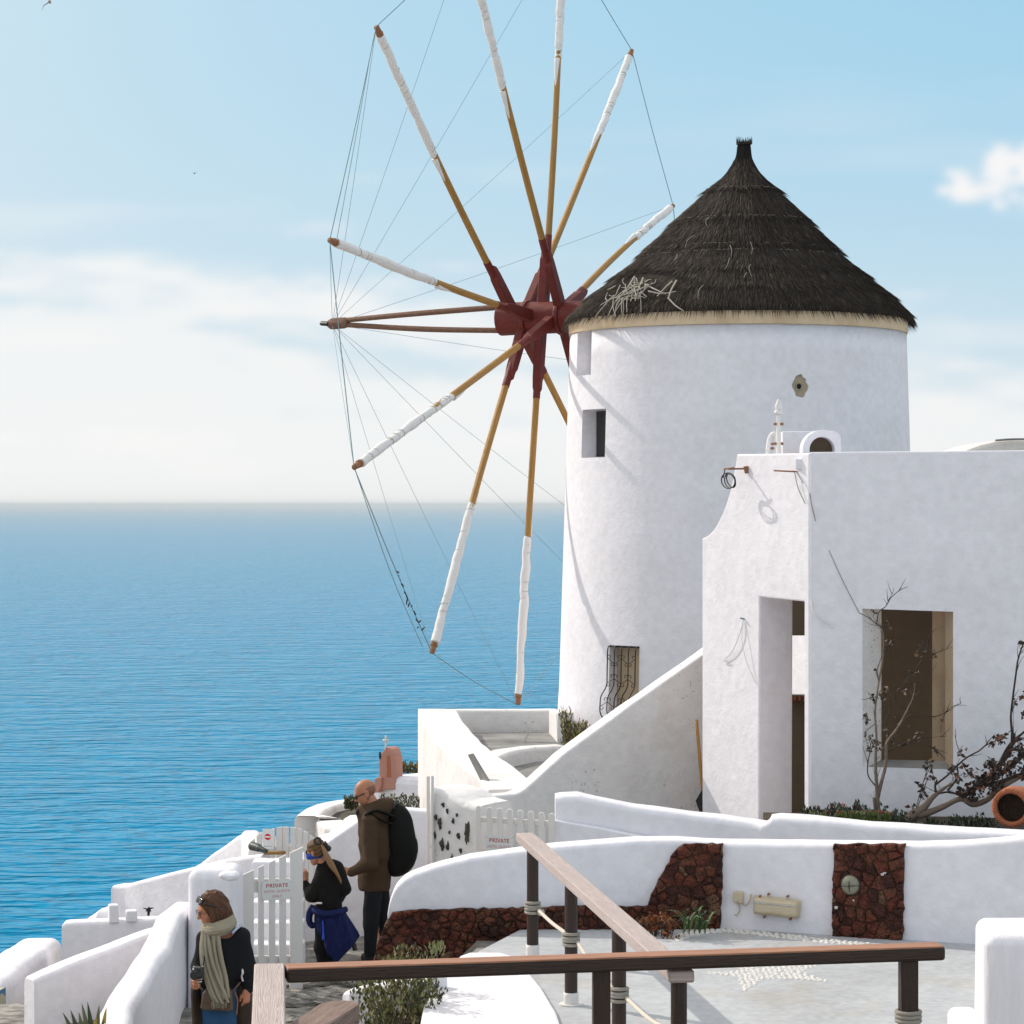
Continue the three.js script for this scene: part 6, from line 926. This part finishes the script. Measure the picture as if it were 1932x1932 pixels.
{
  // ---- bald man in a brown jacket
  const P = person('bald man in brown jacket and dark trousers, looking down, arm on the girl', 702, 24.6), { J, JV, add } = P;
  const skin = skinMat(0.40, 0.165, 0.085), fwd = V(-0.86, -0.40, 0.10), up = V(-0.35, 0.93, 0.04), hm = axes(fwd, up, JV(689, 1496, 0), 1.06);
  const wr = J(662, 1638, 0.27), body = sdfMesh(blend([bone(J(697, 1508, 0), J(711, 1536, 0), 0.062, 0.075), bone(J(711, 1545, 0), J(714, 1640, 0), 0.13, 0.12, 0.9), bone(J(706, 1672, 0.08), J(701, 1742, 0.10), 0.085, 0.06), bone(J(701, 1742, 0.10), J(700, 1798, 0.09), 0.055, 0.04), bone(J(714, 1672, -0.08), J(720, 1742, -0.10), 0.085, 0.06), bone(J(720, 1742, -0.10), J(722, 1798, -0.12), 0.055, 0.04), bone(J(702, 1546, 0.17), J(701, 1622, 0.27), 0.055, 0.045), bone(J(701, 1622, 0.27), wr, 0.042, 0.028), bone(J(706, 1546, -0.17), J(700, 1640, -0.22), 0.055, 0.03)], 0.05), [-0.35, 0, -0.36], [0.25, 1.62, 0.4], 0.014);
  const hand = handGeo(axes(V(0.15, 0.3, -0.9), V(-0.93, 0.3, -0.1), V(...wr), 1.02), 0.28, 1);
  add('body', merge([body, headGeo(hm), hand]), skin);
  // trousers, shoes
  const legs = blend([bone(J(706, 1672, 0.08), J(701, 1742, 0.11), 0.092, 0.074), bone(J(701, 1742, 0.11), J(699, 1800, 0.10), 0.072, 0.058), bone(J(714, 1672, -0.08), J(723, 1738, -0.10), 0.092, 0.076), bone(J(723, 1738, -0.10), J(728, 1800, -0.14), 0.074, 0.058), bone(J(710, 1660, 0.05), J(710, 1660, -0.05), 0.10, 0.10)], 0.03);
  add('trousers', sdfMesh(folds(legs, 0.012, 9, 6, 3), [-0.25, 0.04, -0.3], [0.3, 0.92, 0.3], 0.013), cloth('dark_denim', 0.012, 0.013, 0.016));
  add('shoe', sdfMesh(blend([bone(J(690, 1803, 0.10), J(706, 1803, 0.10), 0.045, 0.042, 0.8), bone(J(720, 1803, -0.14), J(736, 1803, -0.14), 0.045, 0.042, 0.8)], 0.01), [-0.25, 0, -0.3], [0.3, 0.16, 0.3], 0.013), M.black);
  const jacket = blend([bone(J(705, 1540, 0), J(712, 1600, 0), 0.155, 0.165, 1.25), bone(J(711, 1600, 0), J(706, 1668, 0), 0.165, 0.155, 1.2), bone(J(700, 1548, 0.19), J(700, 1622, 0.285), 0.088, 0.078), bone(J(700, 1622, 0.285), J(667, 1638, 0.27), 0.072, 0.05), bone(J(706, 1548, -0.18), J(700, 1640, -0.24), 0.085, 0.06), bone(J(688, 1530, 0.0), J(722, 1524, 0.0), 0.075, 0.085, 1.2), bone(J(722, 1524, 0.07), J(734, 1519, -0.05), 0.06, 0.06)], 0.045);
  const hemCut = (f, y0) => (x, y, z) => Math.max(f(x, y, z), y0 + 0.03 * x - y);
  const neckHole = ball(J(690, 1500, 0), [0.115, 0.13, 0.11]);
  const jk = folds(hemCut((x, y, z) => Math.max(jacket(x, y, z), -neckHole(x, y, z)), J(0, 1679)[1]), 0.016, 7, 9, 11);
  add('jacket', sdfMesh(jk, [-0.34, 0.6, -0.42], [0.36, 1.56, 0.48], 0.0125), cloth('brown_jacket', 0.060, 0.036, 0.020));
  add('collar', sdfMesh(blend([bone(J(679, 1531, 0.06), J(700, 1531, 0.10), 0.035, 0.035), bone(J(679, 1531, 0.06), J(679, 1533, -0.06), 0.035, 0.035)], 0.02), [-0.3, 1.2, -0.2], [0.3, 1.65, 0.25], 0.011), cloth('dark_collar', 0.02, 0.018, 0.016));
  const tint = new THREE.MeshPhysicalMaterial({ name: 'dark_lens', color: C3(0.015, 0.013, 0.012), roughness: 0.15 });
  const gl = new THREE.Group(); const lens = []; for (const x of [-0.033, 0.033]) lens.push(new RoundedBoxGeometry(0.052, 0.034, 0.01, 3, 0.004).translate(x, 0.002, 0.102)); for (const x of [-1, 1]) lens.push(new THREE.BoxGeometry(0.005, 0.010, 0.11).translate(x * 0.078, 0.008, 0.048)); lens.push(new THREE.BoxGeometry(0.16, 0.006, 0.008).translate(0, 0.016, 0.10));
  add('sunglasses', merge(lens).applyMatrix4(hm), tint);
  // stubble-dark shaved hair at the back and side of the head
  const hair = headSDF(); add('cropped_hair', sdfMesh((x, y, z) => Math.max(hair(x, y, z) - 0.0015, z - 0.015, y - 0.05 + Math.abs(z + 0.05) * 0.3, -y - 0.065, -(ball([0.082, -0.005, -0.004], [0.03, 0.042, 0.03])(x, y, z))), [-0.105, -0.14, -0.125], [0.105, 0.135, 0.135], 0.005).applyMatrix4(hm), skinMat(0.22, 0.095, 0.052));
  // ---- backpack he wears
  const bag = thing('backpack', 'large black backpack worn by the bald man', 'backpack', null, P.o.clone().add(JV(752, 1590, 0))), bk = (name, g, mat) => part(name, g.translate(P.o.x, P.o.y, P.o.z), mat, bag);
  const pack = blend([ball(J(752, 1578, -0.02), [0.155, 0.30, 0.19]), ball(J(756, 1604, -0.02), [0.155, 0.22, 0.185]), ball(J(745, 1628, -0.02), [0.14, 0.13, 0.17]), ball(J(765, 1606, -0.02), [0.105, 0.16, 0.15])], 0.05);
  bk('bag', sdfMesh(folds(pack, 0.008, 8, 8, 5), [0.0, 0.75, -0.3], [0.48, 1.56, 0.26], 0.0125), cloth('black_nylon', 0.006, 0.006, 0.0055, 0.85));
  bk('strap', limb([JV(745, 1540, 0.10), JV(728, 1530, 0.16), JV(706, 1525, 0.19), JV(690, 1534, 0.20)], 0.032, 8, 14, 0.5), cloth('strap_webbing', 0.008, 0.008, 0.007)); bk('strap', limb([JV(742, 1552, 0.15), JV(722, 1543, 0.20), JV(700, 1530, 0.205)], 0.022, 8, 12, 0.5), cloth('strap_webbing', 0.008, 0.008, 0.007));
  bk('handle', limb([JV(741, 1527, 0.03), JV(746, 1516, 0), JV(755, 1524, -0.05), JV(759, 1540, -0.05)], 0.016, 7, 12), M.black);
  bk('buckle', merge([limb([JV(784, 1572, 0.02), JV(786, 1582, 0.03)], 0.006, 5), limb([JV(785, 1606, 0.02), JV(786, 1612, 0.03)], 0.006, 5)]), M.worn);
}
{
  // ---- girl in black seen from behind
  const P = person('girl in black with a blond ponytail and a blue jacket tied round her waist', 615, 23.4), { J, JV, add } = P;
  const skin = skinMat(0.44, 0.20, 0.115), fwd = V(-0.80, -0.30, -0.46), up = V(-0.28, 0.95, -0.12), hm = axes(fwd, up, JV(596.5, 1607, 0), 0.93);
  const wrL = J(575.5, 1665, -0.03), body = sdfMesh(blend([bone(J(603, 1618, 0), J(619, 1640, 0), 0.045, 0.052), bone(J(621, 1650, 0), J(621, 1712, 0), 0.095, 0.09, 0.8), bone(J(612, 1722, 0.02), J(607, 1786, 0.02), 0.07, 0.05), bone(J(607, 1786, 0.02), J(612, 1845, 0.03), 0.045, 0.03), bone(J(627, 1722, 0), J(624, 1786, -0.02), 0.07, 0.05), bone(J(624, 1786, -0.02), J(625, 1845, -0.02), 0.045, 0.03), bone(J(607, 1645, 0.02), J(586, 1690, 0.03), 0.038, 0.03), bone(J(586, 1690, 0.03), wrL, 0.028, 0.02), bone(J(637, 1643, 0.0), J(654, 1676, 0.0), 0.038, 0.03), bone(J(654, 1676, 0), J(640, 1700, -0.10), 0.028, 0.02)], 0.035), [-0.25, 0, -0.22], [0.25, 1.18, 0.2], 0.011);
  const fist = handGeo(axes(V(-0.5, 0.1, -0.85), V(-0.25, 0.97, 0.0), V(...J(575, 1661, -0.03)), 0.88), 1.15, -1);
  add('body', merge([body, headGeo(hm), fist]), skin);
  const top = blend([bone(J(612, 1644, 0.0), J(634, 1640, 0.0), 0.072, 0.068, 0.95), bone(J(622, 1650, 0), J(621, 1712, 0), 0.115, 0.125, 0.82), bone(J(609, 1648, 0.02), J(588, 1690, 0.035), 0.064, 0.054), bone(J(588, 1690, 0.035), J(576, 1668, -0.02), 0.05, 0.033), bone(J(634, 1645, 0.0), J(652, 1676, 0.01), 0.066, 0.056), bone(J(652, 1676, 0.01), J(640, 1698, -0.08), 0.052, 0.04), bone(J(610, 1628, 0), J(622, 1634, 0), 0.045, 0.06)], 0.035);
  add('top', sdfMesh(folds(top, 0.013, 9, 9, 21), [-0.28, 0.55, -0.24], [0.28, 1.2, 0.2], 0.0105), cloth('black_fleece', 0.009, 0.0085, 0.008));
  const legs = blend([bone(J(613, 1722, 0.02), J(607, 1786, 0.02), 0.086, 0.07), bone(J(607, 1786, 0.02), J(613, 1846, 0.03), 0.066, 0.046), bone(J(627, 1722, 0), J(622, 1786, -0.03), 0.086, 0.066), bone(J(622, 1786, -0.03), J(626, 1844, -0.03), 0.062, 0.045)], 0.03);
  add('trousers', sdfMesh(folds(legs, 0.008, 10, 7, 31), [-0.2, 0.02, -0.2], [0.22, 0.76, 0.2], 0.011), cloth('black_trousers', 0.008, 0.008, 0.010));
  add('shoe', sdfMesh(blend([bone(J(603, 1851, 0.0), J(615, 1850, 0.05), 0.036, 0.036, 1), bone(J(620, 1851, -0.05), J(630, 1850, -0.02), 0.036, 0.036, 1)], 0.01), [-0.2, -0.02, -0.16], [0.2, 0.12, 0.18], 0.011), M.black);
  // hair drawn back to a long ponytail
  const hs = (x, y, z) => { const shell = blend([ball([0, 0.03, -0.014], [0.083, 0.098, 0.106]), ball([0, -0.01, -0.03], [0.080, 0.08, 0.085])], 0.02)(x, y, z); return Math.max(shell + 0.003 * Math.sin(y * 150 + x * 90), z * 0.9 + y * -0.55 - 0.028, -(y + 0.055)); };
  const hairM = new THREE.MeshPhysicalMaterial({ name: 'blond_hair', color: C3(0.11, 0.058, 0.024), roughness: 0.7, specularIntensity: 0.5 });
  add('hair', sdfMesh(hs, [-0.1, -0.13, -0.14], [0.1, 0.14, 0.12], 0.0045).applyMatrix4(hm), hairM);
  const R = rng(70), tail = []; for (let i = 0; i < 26; i++) { const a = (R() - 0.5) * 8, b = (R() - 0.5) * 0.05; tail.push(limb([JV(609 + a * 0.3, 1594 + a * 0.4, 0.07 + b * 0.3), JV(617 + a * 0.6, 1610, 0.10 + b), JV(628 + a * 0.8, 1630, 0.125 + b), JV(639 + a * 0.7, 1648 + a, 0.13 + b), JV(645 + a * 0.25, 1658 + R() * 6, 0.125 + b * 0.6)], [0.010, 0.014, 0.015, 0.010, 0.003], 5, 14)); } add('ponytail', merge(tail), new THREE.MeshPhysicalMaterial({ name: 'ponytail_hair', color: C3(0.21, 0.115, 0.045), roughness: 0.55 }));
  add('hair_clip', merge([new THREE.TorusGeometry(0.028, 0.011, 8, 16).translate(...J(600, 1585, 0.07)), new THREE.IcosahedronGeometry(0.03, 2).translate(...J(619, 1601, 0.0)), limb([JV(612, 1588, 0.05), JV(618, 1598, 0.03)], 0.02, 7)]), M.black);
  const mk = (x, y, z) => { const q = blend([ball([0, -0.035, 0.02], [0.073, 0.062, 0.078]), ball([0, -0.02, 0.06], [0.05, 0.05, 0.055])], 0.03)(x, y, z); return Math.max(Math.abs(q) - 0.004, Math.abs(y + 0.028 - 0.15 * (z)) - 0.038); };
  add('blue_mask', sdfMesh(mk, [-0.1, -0.13, -0.1], [0.1, 0.1, 0.14], 0.0045).applyMatrix4(hm), cloth('blue_knit', 0.02, 0.055, 0.30, 0.8));
  add('mask_knot', limb([JV(583, 1602, -0.02), JV(579, 1606, 0), JV(577, 1611, 0)], [0.014, 0.012, 0.006], 6), M.black);
  // jacket tied by its sleeves
  const blue = cloth('blue_jacket', 0.009, 0.014, 0.066, 0.9);
  const hip = [], rows = [], ed = [[594, 1722, 0.02, 594, 1745, 0.05], [602, 1721, 0.09, 601, 1752, 0.11], [612, 1721, 0.125, 612, 1770, 0.15], [622, 1720, 0.135, 620, 1792, 0.18], [632, 1719, 0.125, 636, 1812, 0.19], [640, 1718, 0.10, 655, 1793, 0.17], [647, 1717, 0.06, 672, 1775, 0.12], [650, 1717, 0.0, 680, 1763, 0.05], [649, 1718, -0.05, 672, 1755, -0.05]];
  for (let k = 0; k <= 28; k++) { const t = k / 28; rows.push([]); for (let i = 0; i <= 64; i++) { const q = i / 64 * (ed.length - 1), a = Math.min(ed.length - 2, Math.floor(q)), f = q - a, e = ed[a].map((v, j) => lerp(v, ed[a + 1][j], f)), p = JV(lerp(e[0], e[3], Math.pow(t, 1.1)), lerp(e[1], e[4], t), lerp(e[2], e[5], Math.sqrt(t)) + 0.014 * Math.sin(i * 0.55 + t * 2) * t + 0.007 * Math.abs(Math.sin(i * 0.55 + t * 9)) + (fbm(i * 0.3, t * 4, 5, 2) - 0.5) * 0.03); rows[k].push({ p, u: i / 64, v: t }); } }
  const inner = rows.map((r) => r.map((q) => ({ p: q.p.clone().add(V(-0.004, 0, -0.016)), u: q.u, v: q.v }))).reverse();
  add('tied_jacket', grid([...rows, ...inner, rows[0]]), blue);
  add('jacket_sleeve', merge([limb([JV(652, 1716, 0), JV(636, 1719, 0.12), JV(618, 1721, 0.135), JV(600, 1718, 0.09), JV(591, 1714, 0.0), JV(600, 1716, -0.09)], [0.03, 0.035, 0.035, 0.035, 0.03, 0.02], 8, 30), limb([JV(592, 1708, 0.02), JV(585, 1722, 0.03), JV(584, 1738, 0.03), JV(590, 1746, 0.03), JV(596, 1742, 0.03)], [0.03, 0.034, 0.03, 0.028, 0.018], 8, 16), limb([JV(594, 1716, 0.04), JV(600, 1722, 0.05), JV(607, 1735, 0.13)], [0.028, 0.026, 0.022], 8, 8)]), blue);
  add('jacket_cuff', limb([JV(669, 1778, 0.1), JV(671, 1790, 0.1)], 0.022, 8), M.black);
  add('jacket_toggle', limb([JV(611, 1732, 0.165), JV(612.5, 1750, 0.175), JV(612.5, 1767, 0.18)], [0.006, 0.008, 0.014], 6), cloth('bright_blue', 0.03, 0.09, 0.5));
  add('hem_band', limb([JV(598, 1701, 0.10), JV(604, 1700.5, 0.115), JV(609, 1700.5, 0.12)], 0.010, 6), M.paint);
}
{
  // ---- woman with scarf and sunglasses
  const P = person('woman with brown bob, grey scarf and navy top, standing at the lower left', 420, 18.1), { J, JV, add } = P;
  const skin = skinMat(0.44, 0.17, 0.085), fwd = V(-0.90, -0.22, 0.36), up = V(-0.15, 0.97, 0.12), hm = axes(fwd, up, JV(401, 1715, 0.02), 1.02);
  const wr = J(467, 1866, 0.05), wl = J(377, 1836, 0.20), body = sdfMesh(blend([bone(J(408, 1728, 0), J(416, 1758, 0), 0.05, 0.06), bone(J(418, 1775, 0), J(414, 1860, 0), 0.105, 0.11, 0.75), bone(J(402, 1888, 0), J(400, 1990, 0.03), 0.09, 0.06), bone(J(400, 1990, 0.03), J(402, 2100, 0), 0.055, 0.04), bone(J(428, 1888, 0), J(430, 1990, 0.02), 0.09, 0.06), bone(J(430, 1990, 0.02), J(430, 2100, -0.02), 0.055, 0.04), bone(J(453, 1772, 0), J(467, 1824, -0.01), 0.045, 0.037), bone(J(467, 1824, -0.01), wr, 0.034, 0.026), bone(J(385, 1774, 0), J(375, 1826, 0.03), 0.045, 0.037), bone(J(375, 1826, 0.03), wl, 0.034, 0.024)], 0.045), [-0.26, 0, -0.2], [0.26, 1.5, 0.3], 0.0125);
  const h1 = handGeo(axes(V(-0.75, 0, -0.5), V(0.02, -1, 0.12), V(...wr), 0.93), 0.35, -1), h2 = handGeo(axes(V(0.85, -0.1, 0.2), V(0.25, -0.35, 0.9), V(...wl), 0.9), 0.75, 1);
  add('body', merge([body, headGeo(hm), h1, h2]), skin);
  const top = blend([bone(J(389, 1772, 0), J(452, 1770, 0), 0.062, 0.062, 1.15), bone(J(420, 1785, 0), J(414, 1850, 0), 0.135, 0.145, 0.85), bone(J(453, 1770, 0), J(464, 1826, -0.01), 0.068, 0.075), bone(J(464, 1826, -0.01), J(467, 1862, 0.03), 0.07, 0.045), bone(J(386, 1772, 0), J(376, 1824, 0.03), 0.06, 0.052), bone(J(376, 1824, 0.03), J(376, 1834, 0.15), 0.05, 0.036), bone(J(445, 1790, 0), J(452, 1838, 0), 0.06, 0.06)], 0.04);
  const neck = ball(J(419, 1744, 0.04), [0.125, 0.10, 0.12]);
  add('top', sdfMesh(folds((x, y, z) => Math.max(top(x, y, z), -neck(x, y, z)), 0.012, 8, 7, 41), [-0.28, 0.85, -0.24], [0.28, 1.5, 0.3], 0.011), cloth('navy_knit', 0.010, 0.011, 0.013));
  add('shirt_edge', limb([JV(440, 1757, 0.09), JV(450, 1748, 0.06), JV(455, 1745, 0.0)], 0.010, 6), cloth('pale_blue_cotton', 0.45, 0.5, 0.62));
  const legs = blend([bone(J(404, 1880, 0), J(400, 1990, 0.03), 0.105, 0.08), bone(J(400, 1990, 0.03), J(402, 2104, 0), 0.075, 0.055), bone(J(428, 1880, 0), J(431, 1990, 0.02), 0.105, 0.08), bone(J(431, 1990, 0.02), J(430, 2104, -0.02), 0.075, 0.055), bone(J(405, 1866, 0), J(425, 1866, 0), 0.105, 0.105, 0.9)], 0.02);
  add('jeans', sdfMesh(folds(legs, 0.008, 10, 8, 51), [-0.22, 0.02, -0.2], [0.24, 1.08, 0.2], 0.0125), cloth('blue_denim', 0.035, 0.095, 0.19));
  add('shoe', sdfMesh(blend([bone(J(398, 2108, 0.08), J(402, 2108, -0.06), 0.045, 0.04), bone(J(434, 2108, 0.06), J(430, 2108, -0.06), 0.045, 0.04)], 0.01), [-0.22, -0.02, -0.2], [0.24, 0.12, 0.24], 0.0125), M.black);
  // open dark coat hanging at both sides
  const coat = blend([bone(J(368, 1866, 0.0), J(378, 2010, 0.0), 0.03, 0.045, 2.6), bone(J(377, 1850, -0.04), J(390, 2010, -0.06), 0.03, 0.05, 2), bone(J(458, 1870, -0.02), J(458, 2010, -0.04), 0.05, 0.065, 2), bone(J(450, 1860, -0.06), J(452, 2010, -0.08), 0.05, 0.05, 2), bone(J(395, 1860, -0.13), J(440, 1860, -0.13), 0.04, 0.04), bone(J(395, 2000, -0.13), J(440, 2000, -0.13), 0.05, 0.05), bone(J(417, 1860, -0.13), J(417, 2000, -0.13), 0.05, 0.05)], 0.05);
  add('coat', sdfMesh(folds(coat, 0.014, 12, 3, 61), [-0.3, 0.35, -0.28], [0.28, 1.12, 0.2], 0.0125), cloth('dark_brown_coat', 0.042, 0.028, 0.020));
  // hair, sunglasses on the head, spectacles
  const hairF = (x, y, z) => { const w = 0.016 * (fbm(x * 45 + 3, y * 14, z * 45, 2) - 0.5) + 0.003 * Math.sin(y * 90 - z * 120), s = blend([ball([0, 0.036, -0.012], [0.090, 0.098, 0.108]), ball([0.058, -0.03, -0.03], [0.042, 0.09, 0.06]), ball([-0.058, -0.03, -0.03], [0.042, 0.09, 0.06]), ball([0, -0.04, -0.07], [0.08, 0.085, 0.05])], 0.03)(x, y, z) + w; return Math.max(s, -(blend([ball([0, -0.045, 0.075], [0.066, 0.10, 0.07]), ball([0, -0.03, 0.10], [0.08, 0.085, 0.06])], 0.02)(x, y, z))); };
  add('hair', sdfMesh(hairF, [-0.12, -0.15, -0.15], [0.12, 0.15, 0.13], 0.0048).applyMatrix4(hm), new THREE.MeshPhysicalMaterial({ name: 'brown_hair', color: C3(0.085, 0.036, 0.016), roughness: 0.6, specularIntensity: 0.5 }));
  const strands = [], R = rng(71); for (let i = 0; i < 190; i++) { const a = -2.6 + R() * 5.2, q = (y, r, k = 0) => V(Math.sin(a) * r, y, -Math.cos(a) * r * 1.1 - 0.012 + k); if (Math.abs(a) > 2.15) continue; strands.push(limb([q(0.12, 0.035), q(0.08, 0.080), q(0.02, 0.097), q(-0.05, 0.100 + R() * 0.012), q(-0.10 - R() * 0.035, 0.085 + R() * 0.04)].map((p) => p.applyMatrix4(hm)), [0.0025, 0.0035, 0.0035, 0.003, 0.001], 4, 12)); } add('hair_strand', merge(strands), new THREE.MeshPhysicalMaterial({ name: 'light_brown_hair', color: C3(0.10, 0.040, 0.017), roughness: 0.6 }));
  const lens = []; for (const x of [-0.036, 0.036]) lens.push(new THREE.SphereGeometry(0.034, 16, 12).scale(1, 0.75, 0.25).rotateX(-0.75).translate(x, 0.088, 0.075)); for (const x of [-1, 1]) lens.push(limb([V(x * 0.07, 0.085, 0.07), V(x * 0.094, 0.05, 0.02), V(x * 0.094, 0.02, -0.04)], 0.006, 6)); lens.push(limb([V(-0.07, 0.10, 0.065), V(0, 0.105, 0.078), V(0.07, 0.10, 0.065)], 0.007, 6)); add('sunglasses', merge(lens).applyMatrix4(hm), M.glassDark);
  const sp = []; for (const x of [-0.033, 0.033]) sp.push(new THREE.TorusGeometry(0.024, 0.002, 6, 20).scale(1, 0.8, 1).translate(x, 0.0, 0.102)); for (const x of [-1, 1]) sp.push(limb([V(x * 0.058, 0.004, 0.10), V(x * 0.078, 0.006, 0.02)], 0.0018, 5)); sp.push(limb([V(-0.01, 0.002, 0.104), V(0.01, 0.002, 0.104)], 0.002, 5)); add('spectacles', merge(sp).applyMatrix4(hm), M.black);
  // pleated scarf: wound round the neck, two ends hanging
  const sc = cloth('grey_green_scarf', 0.31, 0.275, 0.20), wind = []; for (let i = 0; i < 7; i++) { const k = i / 6, pts = []; for (let j = 0; j <= 20; j++) { const a = j / 20 * Math.PI * 2; pts.push(JV(413 + Math.cos(a) * (25 + 4 * Math.sin(k * 3)), lerp(1735, 1757, k) - Math.cos(a) * 6 + Math.sin(a) * 3, 0.02 + Math.sin(a) * (0.095 + 0.03 * Math.sin(k * 3.1)))); } wind.push(limb(pts, 0.016 + 0.004 * Math.sin(k * 3), 7, 44)); } add('scarf', merge(wind), sc);
  const hangs = []; for (let i = 0; i < 7; i++) { const k = i / 6, z = 0.02 * Math.sin(i * 2.4); hangs.push(limb([JV(386 + 9 * k, 1752, 0.11), JV(384 + 16 * k, 1778, 0.145 + z), JV(386 + 20 * k, 1808, 0.155 + z), JV(393 + 24 * k, 1838, 0.165 + z), JV(404 + 27 * k, 1866, 0.20 + z), JV(411 + 26 * k + (i % 2) * 3, 1884 - 6 * Math.abs(k - 0.5), 0.205 + z)], [0.012, 0.015, 0.015, 0.015, 0.014, 0.010], 6, 22)); }
  for (let i = 0; i < 5; i++) { const k = i / 4, z = 0.016 * Math.sin(i * 2.1); hangs.push(limb([JV(406 + 10 * k, 1756, 0.13), JV(405 + 14 * k, 1778, 0.14 + z), JV(410 + 14 * k, 1806, 0.15 + z), JV(420 + 12 * k, 1838, 0.165 + z), JV(425 + 13 * k, 1872 + 3 * (i % 2), 0.205 + z)], [0.012, 0.013, 0.014, 0.014, 0.010], 6, 18)); }
  add('scarf_end', merge(hangs), sc);
  for (let i = 0; i < 14; i++) { const x = 406 + i * 2.1; add('fringe', limb([JV(x, 1880, 0.205), JV(x + (R() - 0.5) * 2, 1891 + R() * 3, 0.205)], [0.006, 0.003], 4), sc); }
  add('sleeve_clasp', limb([JV(459, 1824, 0.075), JV(460, 1832, 0.085), JV(458, 1838, 0.08), JV(460, 1848, 0.08)], [0.006, 0.009, 0.006, 0.007], 6), M.worn);
  // ---- her bag and camera
  const bag = thing('shoulder_bag', 'brown shoulder bag hanging in front of the woman with the scarf', 'bag', null, P.o.clone().add(JV(412, 1898, 0.15))), bp = (name, g, mat, o) => part(name, g.translate(P.o.x, P.o.y, P.o.z), mat, o), lea = new THREE.MeshStandardMaterial({ name: 'brown_leather', color: C3(0.105, 0.062, 0.038), roughness: 0.65 });
  { const s = shapeOf([[384, 1893], [388, 1866], [394, 1859], [434, 1856], [441, 1863], [443, 1896], [438, 1899], [388, 1896.5]].map(([x, y]) => { const q = J(x, y); return new THREE.Vector2(q[0], q[1]); })), g = new THREE.ExtrudeGeometry(s, { depth: 0.06, bevelEnabled: true, bevelSize: 0.014, bevelThickness: 0.014, bevelOffset: -0.012, bevelSegments: 3 }); g.translate(0, 0, 0.115); bp('pouch', g, lea, bag);
    const f = shapeOf([[388, 1880], [391, 1864], [436, 1860], [440, 1882], [415, 1886]].map(([x, y]) => { const q = J(x, y); return new THREE.Vector2(q[0], q[1]); })); const fg = new THREE.ExtrudeGeometry(f, { depth: 0.004, bevelEnabled: true, bevelSize: 0.004, bevelThickness: 0.004, bevelSegments: 2 }); fg.translate(0, 0, 0.19); bp('flap', fg, lea, bag);
    bp('strap', limb([JV(440, 1866, 0.15), JV(450, 1855, 0.12), JV(455, 1850, 0.05)], 0.012, 6, 10, 0.5), lea, bag); bp('strap', limb([JV(446, 1866, 0.13), JV(451, 1880, 0.12), JV(449, 1910, 0.10)], 0.006, 6), M.rust, bag); bp('strap', limb([JV(389, 1862, 0.15), JV(381, 1856, 0.12), JV(376, 1852, 0.04)], 0.012, 6, 10, 0.5), lea, bag); }
  const cam = thing('camera', 'black camera held in the hand of the woman with the scarf', 'camera', null, P.o.clone().add(JV(383, 1830, 0.27)));
  bp('camera_body', new RoundedBoxGeometry(0.075, 0.085, 0.05, 3, 0.01).rotateY(-0.5).translate(...J(382, 1823, 0.25)), M.black, cam); bp('lens', new THREE.CylinderGeometry(0.03, 0.033, 0.06, 20).rotateX(Math.PI / 2).rotateY(-0.5).translate(...J(379, 1826, 0.29)), M.iron, cam);
  bp('trim', merge([limb([JV(377, 1833.5, 0.275), JV(390, 1834.5, 0.27)], 0.005, 6), limb([JV(380, 1840, 0.27), JV(389, 1839, 0.27)], 0.006, 6), limb([JV(373, 1818, 0.26), JV(375, 1812, 0.25)], 0.008, 6)]), M.paint, cam); bp('strap', limb([JV(389, 1815, 0.24), JV(391, 1795, 0.17), JV(395, 1765, 0.13)], 0.007, 6), M.black, cam);
}

renderer.render(scene, camera);
